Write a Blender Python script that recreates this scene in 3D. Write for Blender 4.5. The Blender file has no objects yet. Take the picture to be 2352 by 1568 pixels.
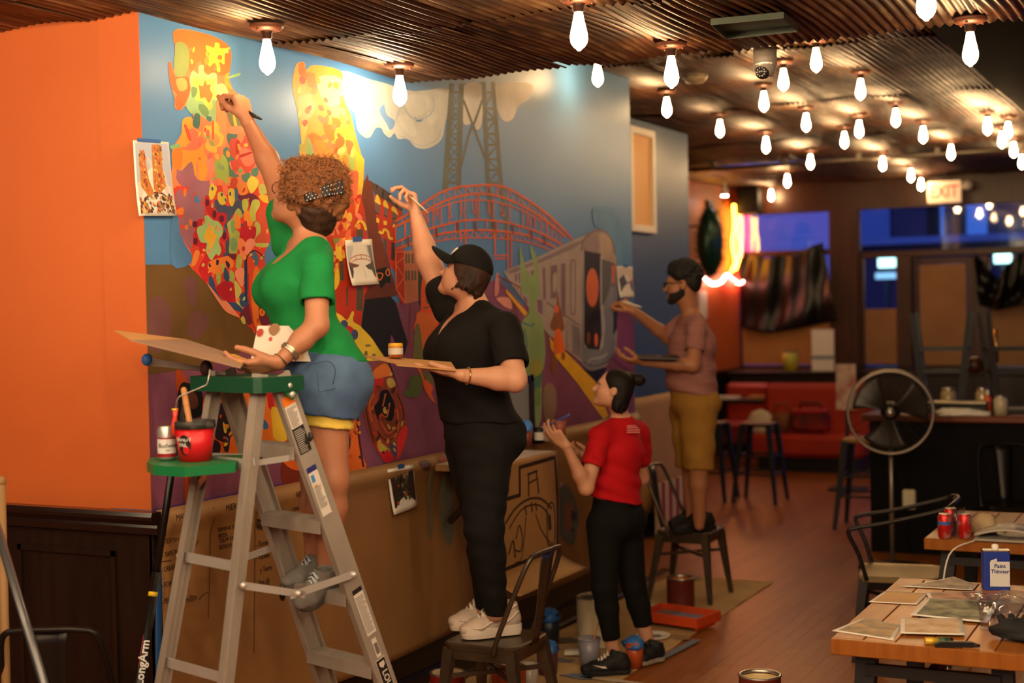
import bpy, bmesh, math, random
import numpy as np
from mathutils import Vector, Matrix, Quaternion
from mathutils.geometry import tessellate_polygon
random.seed(7)
SC = bpy.context.scene
COL = SC.collection

# ------------------------------------------------------------------ camera
# World: +Y runs along the painted wall into the room, +X to the right of it, Z up, metres.
CAM_H = 1.93
F_PX, W_PX, H_PX = 3267.0, 2352.0, 1568.0            # 50 mm lens on a 36 mm wide frame
_u = Vector((-0.0207, 1.0, -0.0245)).normalized()     # world up seen from the camera (right, up, forward)
_y = Vector((1637.0, 112.0, F_PX)); _y = (_y - _y.dot(_u) * _u).normalized()
_x = _y.cross(_u)
_x = Vector((_y.y*_u.z-_y.z*_u.y, _y.z*_u.x-_y.x*_u.z, _y.x*_u.y-_y.y*_u.x))
if _x.x < 0: _x = -_x
# rows give world X, Y, Z of a camera vector (right, up, forward)
RW = Matrix((_x, _y, _u))
EYE = Vector((0, 0, CAM_H))
cam_d = bpy.data.cameras.new('camera'); cam = bpy.data.objects.new('camera', cam_d); COL.objects.link(cam)
cam_d.sensor_width = 36.0; cam_d.lens = F_PX / W_PX * 36.0
cam_d.clip_start = 0.05; cam_d.clip_end = 200
right, up, fwd = RW @ Vector((1,0,0)), RW @ Vector((0,1,0)), RW @ Vector((0,0,1))
m3 = Matrix((right, up, -fwd)).transposed()
cam.matrix_world = Matrix.Translation(EYE) @ m3.to_4x4()
cam_d.dof.use_dof = True; cam_d.dof.focus_distance = 5.7; cam_d.dof.aperture_fstop = 1.7
SC.camera = cam

# ------------------------------------------------------------------ world, exposure
world = bpy.data.worlds.new('dusk_sky'); SC.world = world; world.use_nodes = True
bg = world.node_tree.nodes['Background']
bg.inputs[0].default_value = (0.05, 0.16, 0.70, 1); bg.inputs[1].default_value = 0.38
SC.view_settings.view_transform = 'Standard'; SC.view_settings.look = 'None'
SC.view_settings.gamma = 1.0; SC.view_settings.use_curve_mapping = False
SC.view_settings.exposure = 1.35
SC.cycles.max_bounces = 6; SC.cycles.diffuse_bounces = 3; SC.cycles.glossy_bounces = 3
SC.cycles.transmission_bounces = 5; SC.cycles.transparent_max_bounces = 8
SC.cycles.sample_clamp_indirect = 4.0; SC.cycles.caustics_reflective = False; SC.cycles.caustics_refractive = False
BULB_STRENGTH = 150.0
BULB_COL = (1.0, 0.74, 0.44)

# ------------------------------------------------------------------ survey helpers (sight lines met with real planes)
def ray(px, py):
    return (RW @ Vector(((px - W_PX/2), -(py - H_PX/2), F_PX))).normalized()
def at_z(px, py, z):
    r = ray(px, py); t = (z - CAM_H) / r.z; return EYE + r * t
def at_x(px, py, x):
    r = ray(px, py); t = x / r.x; return EYE + r * t
def at_y(px, py, y):
    r = ray(px, py); t = y / r.y; return EYE + r * t
def at_d(px, py, d):
    r = ray(px, py); t = d / r.dot(fwd); return EYE + r * t

# ------------------------------------------------------------------ materials
MATS = {}
def lin(c):
    return tuple((v/255/12.92 if v/255 <= 0.04045 else ((v/255+0.055)/1.055)**2.4) for v in c[:3]) + (1.0,)
def mat(name, col, rough=0.6, metal=0.0, spec=0.5, bump=0.0, bscale=60.0, col2=None, nscale=6.0, nmix=0.5, stretch=None,
        emit=None, estr=0.0, alpha=None, trans=0.0, ior=1.45, coat=0.0, sss=0.0, detail=4.0, rvar=0.0, sheen=0.0, anis=0.0):
    """plain principled material; colours in sRGB 0-255; col2 adds a noise-mixed second tone"""
    if name in MATS: return MATS[name]
    m = bpy.data.materials.new(name); m.use_nodes = True; nt = m.node_tree; b = nt.nodes['Principled BSDF']
    b.inputs['Base Color'].default_value = lin(col); b.inputs['Roughness'].default_value = rough
    b.inputs['Metallic'].default_value = metal; b.inputs['Specular IOR Level'].default_value = spec
    b.inputs['IOR'].default_value = ior
    if trans: b.inputs['Transmission Weight'].default_value = trans
    if coat: b.inputs['Coat Weight'].default_value = coat; b.inputs['Coat Roughness'].default_value = 0.15
    if sheen: b.inputs['Sheen Weight'].default_value = sheen
    if anis: b.inputs['Anisotropic'].default_value = anis
    if sss:
        b.inputs['Subsurface Weight'].default_value = sss; b.inputs['Subsurface Radius'].default_value = (0.02, 0.008, 0.004)
    if emit is not None:
        b.inputs['Emission Color'].default_value = lin(emit); b.inputs['Emission Strength'].default_value = estr
    if alpha is not None: b.inputs['Alpha'].default_value = alpha
    tc = None
    def coords(scale):
        nonlocal tc
        if tc is None: tc = nt.nodes.new('ShaderNodeTexCoord')
        mp = nt.nodes.new('ShaderNodeMapping')
        mp.inputs['Scale'].default_value = tuple(scale * s for s in (stretch or (1, 1, 1)))
        nt.links.new(tc.outputs['Object'], mp.inputs['Vector']); return mp
    if col2 is not None:
        n = nt.nodes.new('ShaderNodeTexNoise'); n.inputs['Scale'].default_value = 1.0; n.inputs['Detail'].default_value = detail
        nt.links.new(coords(nscale).outputs[0], n.inputs['Vector'])
        r = nt.nodes.new('ShaderNodeValToRGB'); r.color_ramp.elements[0].position = nmix-0.18; r.color_ramp.elements[1].position = nmix+0.18
        r.color_ramp.elements[0].color = lin(col); r.color_ramp.elements[1].color = lin(col2)
        nt.links.new(n.outputs['Fac'], r.inputs[0]); nt.links.new(r.outputs[0], b.inputs['Base Color'])
        if rvar:
            mr = nt.nodes.new('ShaderNodeMapRange'); mr.inputs['To Min'].default_value = rough-rvar; mr.inputs['To Max'].default_value = rough+rvar
            nt.links.new(n.outputs['Fac'], mr.inputs['Value']); nt.links.new(mr.outputs[0], b.inputs['Roughness'])
    if bump:
        n2 = nt.nodes.new('ShaderNodeTexNoise'); n2.inputs['Scale'].default_value = 1.0; n2.inputs['Detail'].default_value = 3.0
        nt.links.new(coords(bscale).outputs[0], n2.inputs['Vector'])
        bp = nt.nodes.new('ShaderNodeBump'); bp.inputs['Strength'].default_value = bump; bp.inputs['Distance'].default_value = 0.01
        nt.links.new(n2.outputs['Fac'], bp.inputs['Height']); nt.links.new(bp.outputs[0], b.inputs['Normal'])
    MATS[name] = m; return m

# ------------------------------------------------------------------ mesh builder
def frame(d, hint=(0, 0, 1)):
    d = Vector(d).normalized(); h = Vector(hint)
    if abs(d.dot(h.normalized())) > 0.98: h = Vector((1, 0, 0))
    a = h.cross(d).normalized(); b = d.cross(a).normalized(); return a, b, d
class MB:
    def __init__(s): s.v = []; s.f = []; s.sm = []
    def add(s, vs, fs, smooth=False):
        o = len(s.v); s.v += [tuple(v) for v in vs]; s.f += [tuple(i+o for i in f) for f in fs]; s.sm += [smooth]*len(fs); return s
    def box(s, c, size, rot=None, bev=0.0):
        x, y, z = [q/2 for q in size]; c = Vector(c)
        R = rot if isinstance(rot, Matrix) else (Matrix.Rotation(rot, 3, 'Z') if rot else Matrix.Identity(3))
        if bev and min(x, y, z) > bev*1.05:
            b = bev; vs = []; fs = []
            # chamfered box: 24 vertices
            idx = {}
            for sx in (-1, 1):
                for sy in (-1, 1):
                    for sz in (-1, 1):
                        for ax in range(3):
                            p = [sx*(x-b), sy*(y-b), sz*(z-b)]; p[ax] = (sx*x, sy*y, sz*z)[ax]
                            idx[(sx, sy, sz, ax)] = len(vs); vs.append(c + R @ Vector(p))
            I = lambda a, b_, c_, d: idx[(a, b_, c_, d)]
            for q in (-1, 1):
                fs.append((I(q,-1,-1,0), I(q,1,-1,0), I(q,1,1,0), I(q,-1,1,0))[::q])
                fs.append((I(-1,q,-1,1), I(-1,q,1,1), I(1,q,1,1), I(1,q,-1,1))[::q])
                fs.append((I(-1,-1,q,2), I(1,-1,q,2), I(1,1,q,2), I(-1,1,q,2))[::q])
            for a in (-1, 1):
                for b2 in (-1, 1):
                    fs.append((I(a,b2,-1,0), I(a,b2,-1,1), I(a,b2,1,1), I(a,b2,1,0)))
                    fs.append((I(a,-1,b2,0), I(a,-1,b2,2), I(a,1,b2,2), I(a,1,b2,0)))
                    fs.append((I(-1,a,b2,1), I(-1,a,b2,2), I(1,a,b2,2), I(1,a,b2,1)))
                    for c2 in (-1, 1): fs.append((I(a,b2,c2,0), I(a,b2,c2,1), I(a,b2,c2,2)))
            return s.add(vs, fs)
        vs = [c + R @ Vector((sx*x, sy*y, sz*z)) for sx in (-1, 1) for sy in (-1, 1) for sz in (-1, 1)]
        return s.add(vs, [(0,1,3,2),(4,6,7,5),(0,4,5,1),(2,3,7,6),(0,2,6,4),(1,5,7,3)])
    def bar(s, a, b, w, h, hint=(0, 0, 1), bev=0.0):
        """rectangular bar from a to b, w across, h along the hint direction"""
        a, b = Vector(a), Vector(b); d = b - a; A, B, D = frame(d, hint)
        R = Matrix((A, B, D)).transposed(); return s.box((a+b)/2, (w, h, d.length), R, bev)
    def tube(s, pts, r, n=8, cap=True, closed=False, smooth=True):
        pts = [Vector(p) for p in pts]; rs = r if isinstance(r, (list, tuple)) else [r]*len(pts)
        vs = []; N = len(pts); prev = None
        for i, p in enumerate(pts):
            if closed: d = pts[(i+1) % N] - pts[i-1]
            else: d = pts[min(i+1, N-1)] - pts[max(i-1, 0)]
            if d.length < 1e-9: d = Vector((0, 0, 1))
            d.normalize()
            if prev is None: A, B, _ = frame(d)
            else:
                A = prev - d*prev.dot(d)
                if A.length < 1e-6: A, _, _ = frame(d)
                A.normalize(); B = d.cross(A)
            prev = A
            for k in range(n):
                t = 2*math.pi*k/n; vs.append(p + (A*math.cos(t) + B*math.sin(t))*rs[i])
        fs = []
        for i in range(N if closed else N-1):
            j = (i+1) % N
            for k in range(n): fs.append((i*n+k, i*n+(k+1) % n, j*n+(k+1) % n, j*n+k))
        s.add(vs, fs, smooth)
        if cap and not closed:
            o = len(s.v) - len(vs); s.f.append(tuple(o+k for k in range(n))[::-1]); s.sm.append(False)
            s.f.append(tuple(o+(N-1)*n+k for k in range(n))); s.sm.append(False)
        return s
    def lathe(s, prof, c=(0, 0, 0), n=24, axis=(0, 0, 1), smooth=True, arc=None):
        """revolve (radius, height) pairs about an axis through c"""
        A, B, D = frame(axis, (0, 1, 0) if abs(Vector(axis).normalized().y) < .9 else (1, 0, 0)); c = Vector(c); vs = []; fs = []
        for r, h in prof:
            for k in range(n):
                t = 2*math.pi*k/n; vs.append(c + D*h + (A*math.cos(t) + B*math.sin(t))*max(r, 1e-5))
        for i in range(len(prof)-1):
            for k in range(n): fs.append((i*n+k, i*n+(k+1) % n, (i+1)*n+(k+1) % n, (i+1)*n+k))
        return s.add(vs, fs, smooth)
    def disc(s, c, r, axis=(0, 0, 1), n=24):
        A, B, D = frame(axis); c = Vector(c)
        return s.add([c + (A*math.cos(2*math.pi*k/n) + B*math.sin(2*math.pi*k/n))*r for k in range(n)], [tuple(range(n))])
    def plate(s, pts, off):
        """closed slab: polygon pts extruded by vector off"""
        pts = [Vector(p) for p in pts]; off = Vector(off); n = len(pts)
        tr = tessellate_polygon([pts]); vs = pts + [p + off for p in pts]
        fs = [tuple(t) for t in tr] + [tuple(i+n for i in t[::-1]) for t in tr]
        fs += [(i, (i+1) % n, (i+1) % n + n, i + n) for i in range(n)]
        return s.add(vs, fs)
    def ball(s, c, r, n=12, m=8, R=None):
        rr = r if isinstance(r, (list, tuple)) else (r, r, r); c = Vector(c); vs = []; fs = []
        for i in range(m+1):
            th = math.pi*i/m
            for k in range(n):
                t = 2*math.pi*k/n; p = Vector((rr[0]*math.sin(th)*math.cos(t), rr[1]*math.sin(th)*math.sin(t), rr[2]*math.cos(th)))
                vs.append(c + (R @ p if R else p))
        for i in range(m):
            for k in range(n): fs.append((i*n+k, (i+1)*n+k, (i+1)*n+(k+1) % n, i*n+(k+1) % n))
        return s.add(vs, fs, True)
    def grid(s, fn, nu, nv, smooth=True):
        vs = [fn(i/nu, j/nv) for j in range(nv+1) for i in range(nu+1)]
        fs = [(j*(nu+1)+i, j*(nu+1)+i+1, (j+1)*(nu+1)+i+1, (j+1)*(nu+1)+i) for j in range(nv) for i in range(nu)]
        return s.add(vs, fs, smooth)
    def mesh(s, name, fix=True, thick=0.0):
        me = bpy.data.meshes.new(name); me.from_pydata(s.v, [], s.f)
        me.polygons.foreach_set('use_smooth', s.sm)
        if fix:
            bm = bmesh.new(); bm.from_mesh(me); bmesh.ops.recalc_face_normals(bm, faces=bm.faces); bm.to_mesh(me); bm.free()
        me.update(); return me
    def build(s, name, material, parent=None, loc=None, fix=True, solid=0.0):
        me = s.mesh(name, fix); o = bpy.data.objects.new(name, me); COL.objects.link(o)
        for m in (material if isinstance(material, (list, tuple)) else [material]): me.materials.append(m)
        if parent is not None: o.parent = parent
        if loc is not None: o.location = loc
        if solid:
            md = o.modifiers.new('thickness', 'SOLIDIFY'); md.thickness = solid; md.offset = 0
        return o
def local(m, parent):
    """express a builder's world-space vertices in the frame of a thing's Empty"""
    inv = parent.matrix_basis.inverted(); m.v = [tuple(inv @ Vector(v)) for v in m.v]; return m
def thing(name, label, cat, loc=(0, 0, 0), rz=0.0, group=None, rot=None):
    o = bpy.data.objects.new(name, None); COL.objects.link(o); o.empty_display_size = 0.1
    o.location = loc; o.rotation_euler = rot if rot else (0, 0, rz)
    o['label'] = label; o['category'] = cat
    if group: o['group'] = group
    bpy.context.view_layer.update() if False else None
    return o
def tag(o, label, cat, group=None, kind=None):
    o['label'] = label; o['category'] = cat
    if group: o['group'] = group
    if kind: o['kind'] = kind
    return o
def struct(o): o['kind'] = 'structure'; return o
def copy_tree(o, parent=None, label=None, group=None):
    c = o.copy(); COL.objects.link(c); c.parent = parent
    if label: c['label'] = label
    if group: c['group'] = group
    for ch in list(o.children): copy_tree(ch, c)
    return c
def smooth_poly(pts, n=4, closed=True):
    P = [Vector(p) for p in pts]; N = len(P); out = []
    for i in range(N if closed else N-1):
        p0, p1, p2, p3 = (P[(i-1) % N], P[i], P[(i+1) % N], P[(i+2) % N]) if closed else (P[max(i-1, 0)], P[i], P[i+1], P[min(i+2, N-1)])
        for k in range(n):
            t = k/n
            out.append(0.5*((2*p1) + (p2-p0)*t + (2*p0-5*p1+4*p2-p3)*t*t + (3*p1-p0-3*p2+p3)*t**3))
    if not closed: out.append(P[-1])
    return out
def text_mesh(body, size, font_bold=False, align='CENTER', ext=0.0004):
    """lettering as a flat thin mesh in the XY plane, centred"""
    cu = bpy.data.curves.new('lettering', 'FONT'); cu.body = body; cu.size = size; cu.align_x = align; cu.align_y = 'CENTER'
    cu.extrude = ext; cu.resolution_u = 2
    if font_bold: cu.offset = size*0.02
    o = bpy.data.objects.new('lettering', cu); COL.objects.link(o)
    dg = bpy.context.evaluated_depsgraph_get(); dg.update()
    me = bpy.data.meshes.new_from_object(o.evaluated_get(dg)); bpy.data.objects.remove(o); bpy.data.curves.remove(cu)
    return me
def lettering(body, size, material, origin, xdir, ydir, name='lettering', parent=None, bold=False, align='CENTER', sx=1.0):
    me = text_mesh(body, size, bold, align); x = Vector(xdir).normalized(); y = Vector(ydir); y = (y - x*y.dot(x)).normalized(); z = x.cross(y)
    M = Matrix((x*sx, y, z)).transposed(); o = Vector(origin)
    inv = parent.matrix_basis.inverted() if parent is not None else Matrix.Identity(4)
    for v in me.vertices: v.co = inv @ (o + M @ v.co)
    me.name = name; me.materials.clear(); me.materials.append(material)
    ob = bpy.data.objects.new(name, me); COL.objects.link(ob)
    if parent is not None: ob.parent = parent
    return ob
# ================================================================== the room
XW = -3.60            # painted wall
Y0, Y1 = 4.14, 9.03   # its near corner and far end
ZL, ZH = 3.035, 3.44  # low soffit and high ceiling
YS = 6.08             # far edge of the soffit
XB, YB1 = -4.30, 12.17  # recessed blue wall
XO, YW = -5.85, 18.6  # orange wall at the far end, window wall
RAIL = 1.196
XR = 7.0
m_orange = mat('orange_wall_paint', (196, 98, 44), 0.55, col2=(190, 92, 40), nscale=1.2, bump=0.03, bscale=250)
m_blue = mat('blue_wall_paint', (86, 138, 192), 0.42, spec=.35, col2=(78, 128, 182), nscale=1.0, bump=0.03, bscale=200)
m_darkblue = mat('slate_blue_wall_paint', (66, 88, 118), 0.4, col2=(60, 82, 112), nscale=1.0)
m_dark = mat('dark_stained_wood', (38, 22, 16), 0.35, col2=(28, 15, 11), nscale=3.0, stretch=(6, 6, 0.6), bump=0.05, bscale=20)
m_darkwood = mat('brown_window_wood', (70, 36, 20), 0.4, col2=(52, 26, 14), nscale=4.0, stretch=(6, 6, 0.6))
m_black = mat('black_paint', (16, 15, 15), 0.5)
def slab(name, x0, x1, y0, y1, z0, z1, m, bev=0.0, parent=None):
    o = MB().box(((x0+x1)/2, (y0+y1)/2, (z0+z1)/2), (x1-x0, y1-y0, z1-z0), bev=bev).build(name, m, parent)
    if parent is None: struct(o)
    return o
slab('wall_mural', XW-0.2, XW, Y0, Y1, 0, ZH+0.1, m_blue)
slab('wall_orange', -9.0, XW-0.2, Y0, Y0+0.2, 0, ZH, m_orange)
slab('wall_orange_end', XW-0.2, XW, Y0-0.004, Y0, RAIL, ZL+.06, m_orange)
slab('wall_mural_end', XB-0.3, XW-0.2, Y1-0.2, Y1, 0, ZH, m_darkblue)
slab('wall_blue', XB-0.2, XB, Y1, YB1, 0, ZH, m_darkblue)
slab('wall_wainscot_blue', XB, XB+.02, Y1, YB1, 0, 1.15, m_dark); slab('wall_blue_end', XO-0.3, XB-0.2, YB1-0.2, YB1, 0, ZH, m_darkblue)
slab('wall_far_orange', XO-0.2, XO, YB1, YW, 0, ZH, m_orange)
slab('wall_right', XR, XR+0.2, 2.0, YW, 0, ZH, m_black)
# floor base and strip boards
m_fbase = mat('floor_joint_wood', (60, 28, 12), 0.6)
floor = slab('floor', -9, XR, -3.0, YW, -0.06, -0.012, m_fbase)
def floor_mats():
    out = []
    for i, (a, b) in enumerate((((156, 92, 42), (142, 80, 34)), ((162, 98, 46), (148, 86, 38)), ((148, 84, 36), (134, 74, 30)), ((154, 88, 40), (146, 82, 36)))):
        out.append(mat('oak_floor_board_%s' % 'abcd'[i], a, 0.36, col2=b, nscale=5.0, stretch=(12, 0.8, 1), bump=0.03, bscale=30, spec=.3))
    return out
m_floor = floor_mats()
BW = 0.083
rng = random.Random(3)
plank_me = {}
def plank_mesh(L, k):
    key = (round(L, 2), k)
    if key not in plank_me:
        me = MB().box((0, 0, 0), (BW-0.0008, L-0.0008, 0.012), bev=0.0006).mesh('floor_board'); me.materials.append(m_floor[k]); plank_me[key] = me
    return plank_me[key]
cands = []
for i in range(-27, int(7.6/BW)):
    x = XW + (i+0.5)*BW; y = (3.4 if i >= 0 else Y1) + rng.random()*0.8
    while y < 17.9:
        L = rng.choice((0.9, 1.2, 1.5, 1.8)); cands.append((x, y+L/2, L, rng.randrange(4))); y += L
def seen(x, y):
    p = Vector((x, y, 0)) - EYE; d = p.dot(fwd)
    if d < 1: return None
    u = p.dot(right)/d*F_PX + W_PX/2; v = -p.dot(up)/d*F_PX + H_PX/2
    return u, v, d
near = []; rest = []
for c in cands:
    s_ = seen(c[0], c[1])
    if s_ and 1250 < s_[0] < 2450 and s_[1] < 1720: near.append((s_[2], c))
    else: rest.append(c)
near.sort(); rest += [c for _, c in near[300:]]; near = near[:300]
for _, (x, y, L, k) in near:
    o = bpy.data.objects.new('floor_board', plank_mesh(L, k)); COL.objects.link(o); o.location = (x, y, -0.006); o.parent = floor
for k in range(4):
    mb = MB()
    for (x, y, L, kk) in rest:
        if kk == k: mb.box((x, y, -0.006), (BW-0.0015, L-0.0015, 0.012))
    for i in range(int((XW+9)/BW)):      # strip in front of the orange wall
        if i % 4 == k: mb.box((XW-(i+0.5)*BW, 1.0, -0.006), (BW-0.0015, 6.2, 0.012))
    o = mb.build('floor_boards_beyond', m_floor[k], floor); o['kind'] = 'stuff'
o = slab('floor_near_boards', XW, 4.0, -3.0, 3.42, -0.012, 0.0, m_floor[1], parent=floor); o['kind'] = 'stuff'
# wainscot, chair rail, baseboard
slab('wall_wainscot_orange', -9.0, XW+0.012, Y0-0.02, Y0, 0, RAIL-0.06, m_dark)
wm = slab('wall_wainscot_mural', XW, XW+0.02, Y0-0.02, Y1, 0, RAIL-0.05, m_dark)
def rail(name, prof, a, b, out, m):
    """moulding: profile of (outward, height) swept from a to b"""
    a, b, out = Vector(a), Vector(b), Vector(out); mb = MB(); n = len(prof)
    vs = [p + out*q[0] + Vector((0, 0, q[1])) for p in (a, b) for q in prof]
    mb.add(vs, [(i, (i+1) % n, n+(i+1) % n, n+i) for i in range(n)] + [tuple(range(n))[::-1], tuple(range(n, 2*n))], False)
    return struct(mb.build(name, m))
cr = [(0, -.085), (.022, -.085), (.026, -.06), (.022, -.05), (.034, -.035), (.05, -.03), (.056, -.015), (.05, 0), (0, 0)]
rail('trim_chair_rail_orange', cr, (-9, Y0-0.02, RAIL), (XW+0.06, Y0-0.02, RAIL), (0, -1, 0), mat('dark_gloss_wood', (34, 20, 18), 0.18))
bb = [(0, 0), (.03, 0), (.03, .02), (.018, .035), (.018, .11), (.008, .134), (0, .134)]
rail('baseboard_mural', bb, (XW+0.02, Y0, 0), (XW+0.02, Y1, 0), (1, 0, 0), m_dark)
rail('baseboard_orange', bb, (-9, Y0-0.02, 0), (XW, Y0-0.02, 0), (0, -1, 0), m_dark)
# wainscot stiles on the orange side
for x0, x1 in ((-9.0, XW-0.75), (XW-0.66, XW-0.16)):
    mb = MB()
    for (a, b, z0, z1) in ((x0, x0+.02, .18, RAIL-.16), (x1-.02, x1, .18, RAIL-.16), (x0, x1, .18, .2), (x0, x1, RAIL-.18, RAIL-.16)):
        mb.box(((a+b)/2, Y0-.026, (z0+z1)/2), (b-a, .012, z1-z0))
    struct(mb.build('trim_wainscot_panel', m_dark))

# ------------------------------------------------------------------ corrugated ceilings
PITCH = 0.0395
def rusty(name, a, b, c, seed):
    m = bpy.data.materials.new(name); m.use_nodes = True; nt = m.node_tree; bs = nt.nodes['Principled BSDF']
    bs.inputs['Metallic'].default_value = 0.25; bs.inputs['Roughness'].default_value = 0.5
    tc = nt.nodes.new('ShaderNodeTexCoord'); mp = nt.nodes.new('ShaderNodeMapping'); mp.inputs['Location'].default_value = (seed*3.1, seed*1.7, 0)
    oi = nt.nodes.new('ShaderNodeObjectInfo'); ad = nt.nodes.new('ShaderNodeVectorMath'); ad.operation = 'ADD'
    cm = nt.nodes.new('ShaderNodeCombineXYZ'); mu = nt.nodes.new('ShaderNodeMath'); mu.operation = 'MULTIPLY'; mu.inputs[1].default_value = 40
    nt.links.new(oi.outputs['Random'], mu.inputs[0]); nt.links.new(mu.outputs[0], cm.inputs[2])
    nt.links.new(tc.outputs['Object'], mp.inputs[0]); nt.links.new(mp.outputs[0], ad.inputs[0]); nt.links.new(cm.outputs[0], ad.inputs[1])
    n1 = nt.nodes.new('ShaderNodeTexNoise'); n1.inputs['Scale'].default_value = 3.0; n1.inputs['Detail'].default_value = 6
    mp2 = nt.nodes.new('ShaderNodeMapping'); mp2.inputs['Scale'].default_value = (16, 2.0, 1)
    nt.links.new(ad.outputs[0], mp2.inputs[0]); n2 = nt.nodes.new('ShaderNodeTexNoise'); n2.inputs['Scale'].default_value = 1.5; n2.inputs['Detail'].default_value = 5
    nt.links.new(ad.outputs[0], n1.inputs['Vector']); nt.links.new(mp2.outputs[0], n2.inputs['Vector'])
    r1 = nt.nodes.new('ShaderNodeValToRGB'); e = r1.color_ramp.elements; e[0].position = .35; e[1].position = .65; e[0].color = lin(a); e[1].color = lin(b)
    r2 = nt.nodes.new('ShaderNodeValToRGB'); e = r2.color_ramp.elements; e[0].position = .5; e[1].position = .72; e[0].color = (0, 0, 0, 1); e[1].color = (1, 1, 1, 1)
    mx = nt.nodes.new('ShaderNodeMixRGB'); mx.inputs[2].default_value = lin(c)
    nt.links.new(n1.outputs['Fac'], r1.inputs[0]); nt.links.new(n2.outputs['Fac'], r2.inputs[0])
    nt.links.new(r1.outputs[0], mx.inputs[1]); nt.links.new(r2.outputs[0], mx.inputs[0]); nt.links.new(mx.outputs[0], bs.inputs['Base Color'])
    mr = nt.nodes.new('ShaderNodeMapRange'); mr.inputs['To Min'].default_value = .34; mr.inputs['To Max'].default_value = .62
    nt.links.new(n1.outputs['Fac'], mr.inputs[0]); nt.links.new(mr.outputs[0], bs.inputs['Roughness'])
    return m
m_rust = [rusty('rusted_corrugated_steel', (92, 54, 34), (58, 36, 25), (140, 104, 72), 1), rusty('brown_corrugated_steel', (84, 48, 30), (56, 34, 23), (116, 80, 54), 2),
          rusty('weathered_corrugated_steel', (100, 68, 46), (68, 47, 36), (146, 116, 86), 3)]
def sheet_mesh(L, variant, W=0.66, amp=0.0075):
    """one corrugated sheet, ridges along Y, slightly bowed"""
    nW = int(W/PITCH)*6; rr = random.Random(variant*11+int(L*10)); nL = 8; ph = rr.random()*6; mb = MB()
    def fn(u, v):
        x = (u-.5)*W; y = (v-.5)*L
        bow = 0.010*math.sin(v*5+ph)*math.sin(u*3+ph) + 0.006*math.sin(u*7+ph)
        wig = 0.007*math.sin(v*6+ph+u*2)
        return (x + wig, y, amp*math.cos(2*math.pi*(u*W)/PITCH) + bow)
    mb.grid(fn, nW, nL); me = mb.mesh('corrugated_sheet', fix=False); me.materials.append(m_rust[variant % 3]); return me
def ceiling(name, x0, x1, rows, z, seed):
    base = slab(name, x0, x1, rows[0][0], rows[-1][1], z+0.035, z+0.06, m_black); rr = random.Random(seed)
    for y0, y1 in rows:
        L = y1-y0+0.06; meshes = [sheet_mesh(L, v) for v in range(6)]; x = x0 + rr.random()*0.2
        while x < x1-0.3:
            o = bpy.data.objects.new('corrugated_sheet', rr.choice(meshes)); COL.objects.link(o)
            o.location = (x+0.33, (y0+y1)/2+rr.uniform(-.01, .01), z+0.016+rr.uniform(-.004, .004))
            o.rotation_euler = (rr.uniform(.003, .007), rr.uniform(-.012, .004), rr.uniform(-.006, .006)); o.parent = base
            x += 0.635
    return base
ceiling('ceiling_soffit', -8.5, 4.0, ((1.3, 3.7), (3.7, 4.95), (4.95, YS)), ZL, 5)
ceiling('ceiling', XO-0.1, 3.4, ((YS, 8.5), (8.5, 10.9), (10.9, 13.3), (13.3, 15.7), (15.7, YW)), ZH, 9)
slab('wall_soffit_riser', -8.5, XR, YS-0.03, YS-0.005, ZL+0.05, ZH+0.05, m_black)
slab('ceiling_right', 3.4, XR, YS, YW, ZH, ZH+0.06, m_black)
# ================================================================== bare bulbs
m_canopy = mat('copper_brown_canopy', (96, 54, 36), 0.5, metal=0.2)
m_socket = mat('dark_bronze_socket', (58, 34, 24), 0.4, metal=0.6)
m_glow = bpy.data.materials.new('glowing_bulb_glass'); m_glow.use_nodes = True
nt = m_glow.node_tree; b_ = nt.nodes['Principled BSDF']
b_.inputs['Base Color'].default_value = (1, .85, .6, 1); b_.inputs['Emission Color'].default_value = BULB_COL + (1,)
b_.inputs['Emission Strength'].default_value = BULB_STRENGTH
def make_bulb():
    t = thing('ceiling_bulb', '', 'light bulb')
    mb = MB(); mb.lathe([(0, 0), (.066, 0), (.068, -.006), (.062, -.016), (.048, -.022), (.03, -.026), (.0, -.026)], n=20)
    for k in range(3): mb.ball((.05*math.cos(k*2.1+.4), .05*math.sin(k*2.1+.4), -.022), .006, 6, 4)
    mb.build('canopy', m_canopy, t)
    mb = MB(); mb.lathe([(.022, -.02), (.024, -.03), (.021, -.034), (.021, -.05), (.016, -.056)], n=14); mb.build('socket', m_socket, t)
    mb = MB(); mb.lathe([(.014, -.052), (.016, -.062), (.020, -.085), (.026, -.11), (.031, -.135), (.032, -.15), (.029, -.166), (.02, -.18), (.009, -.188), (.006, -.193), (0, -.194)], n=14)
    mb.build('glass_bulb', m_glow, t)
    return t
low = [(612, 62, 'bare bulb on the soffit above the woman in green'), (917, 150, 'bare bulb on the soffit nearest the cloud painted on the wall'),
       (1328, -2, 'bare bulb cut by the top edge left of the ceiling vent'), (1541, 103, 'bare bulb on the soffit left of the dome camera'),
       (2228, 46, 'large bare bulb at the right end of the soffit'), (2126, -82, 'bare bulb tip just showing at the top right edge')]
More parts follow.
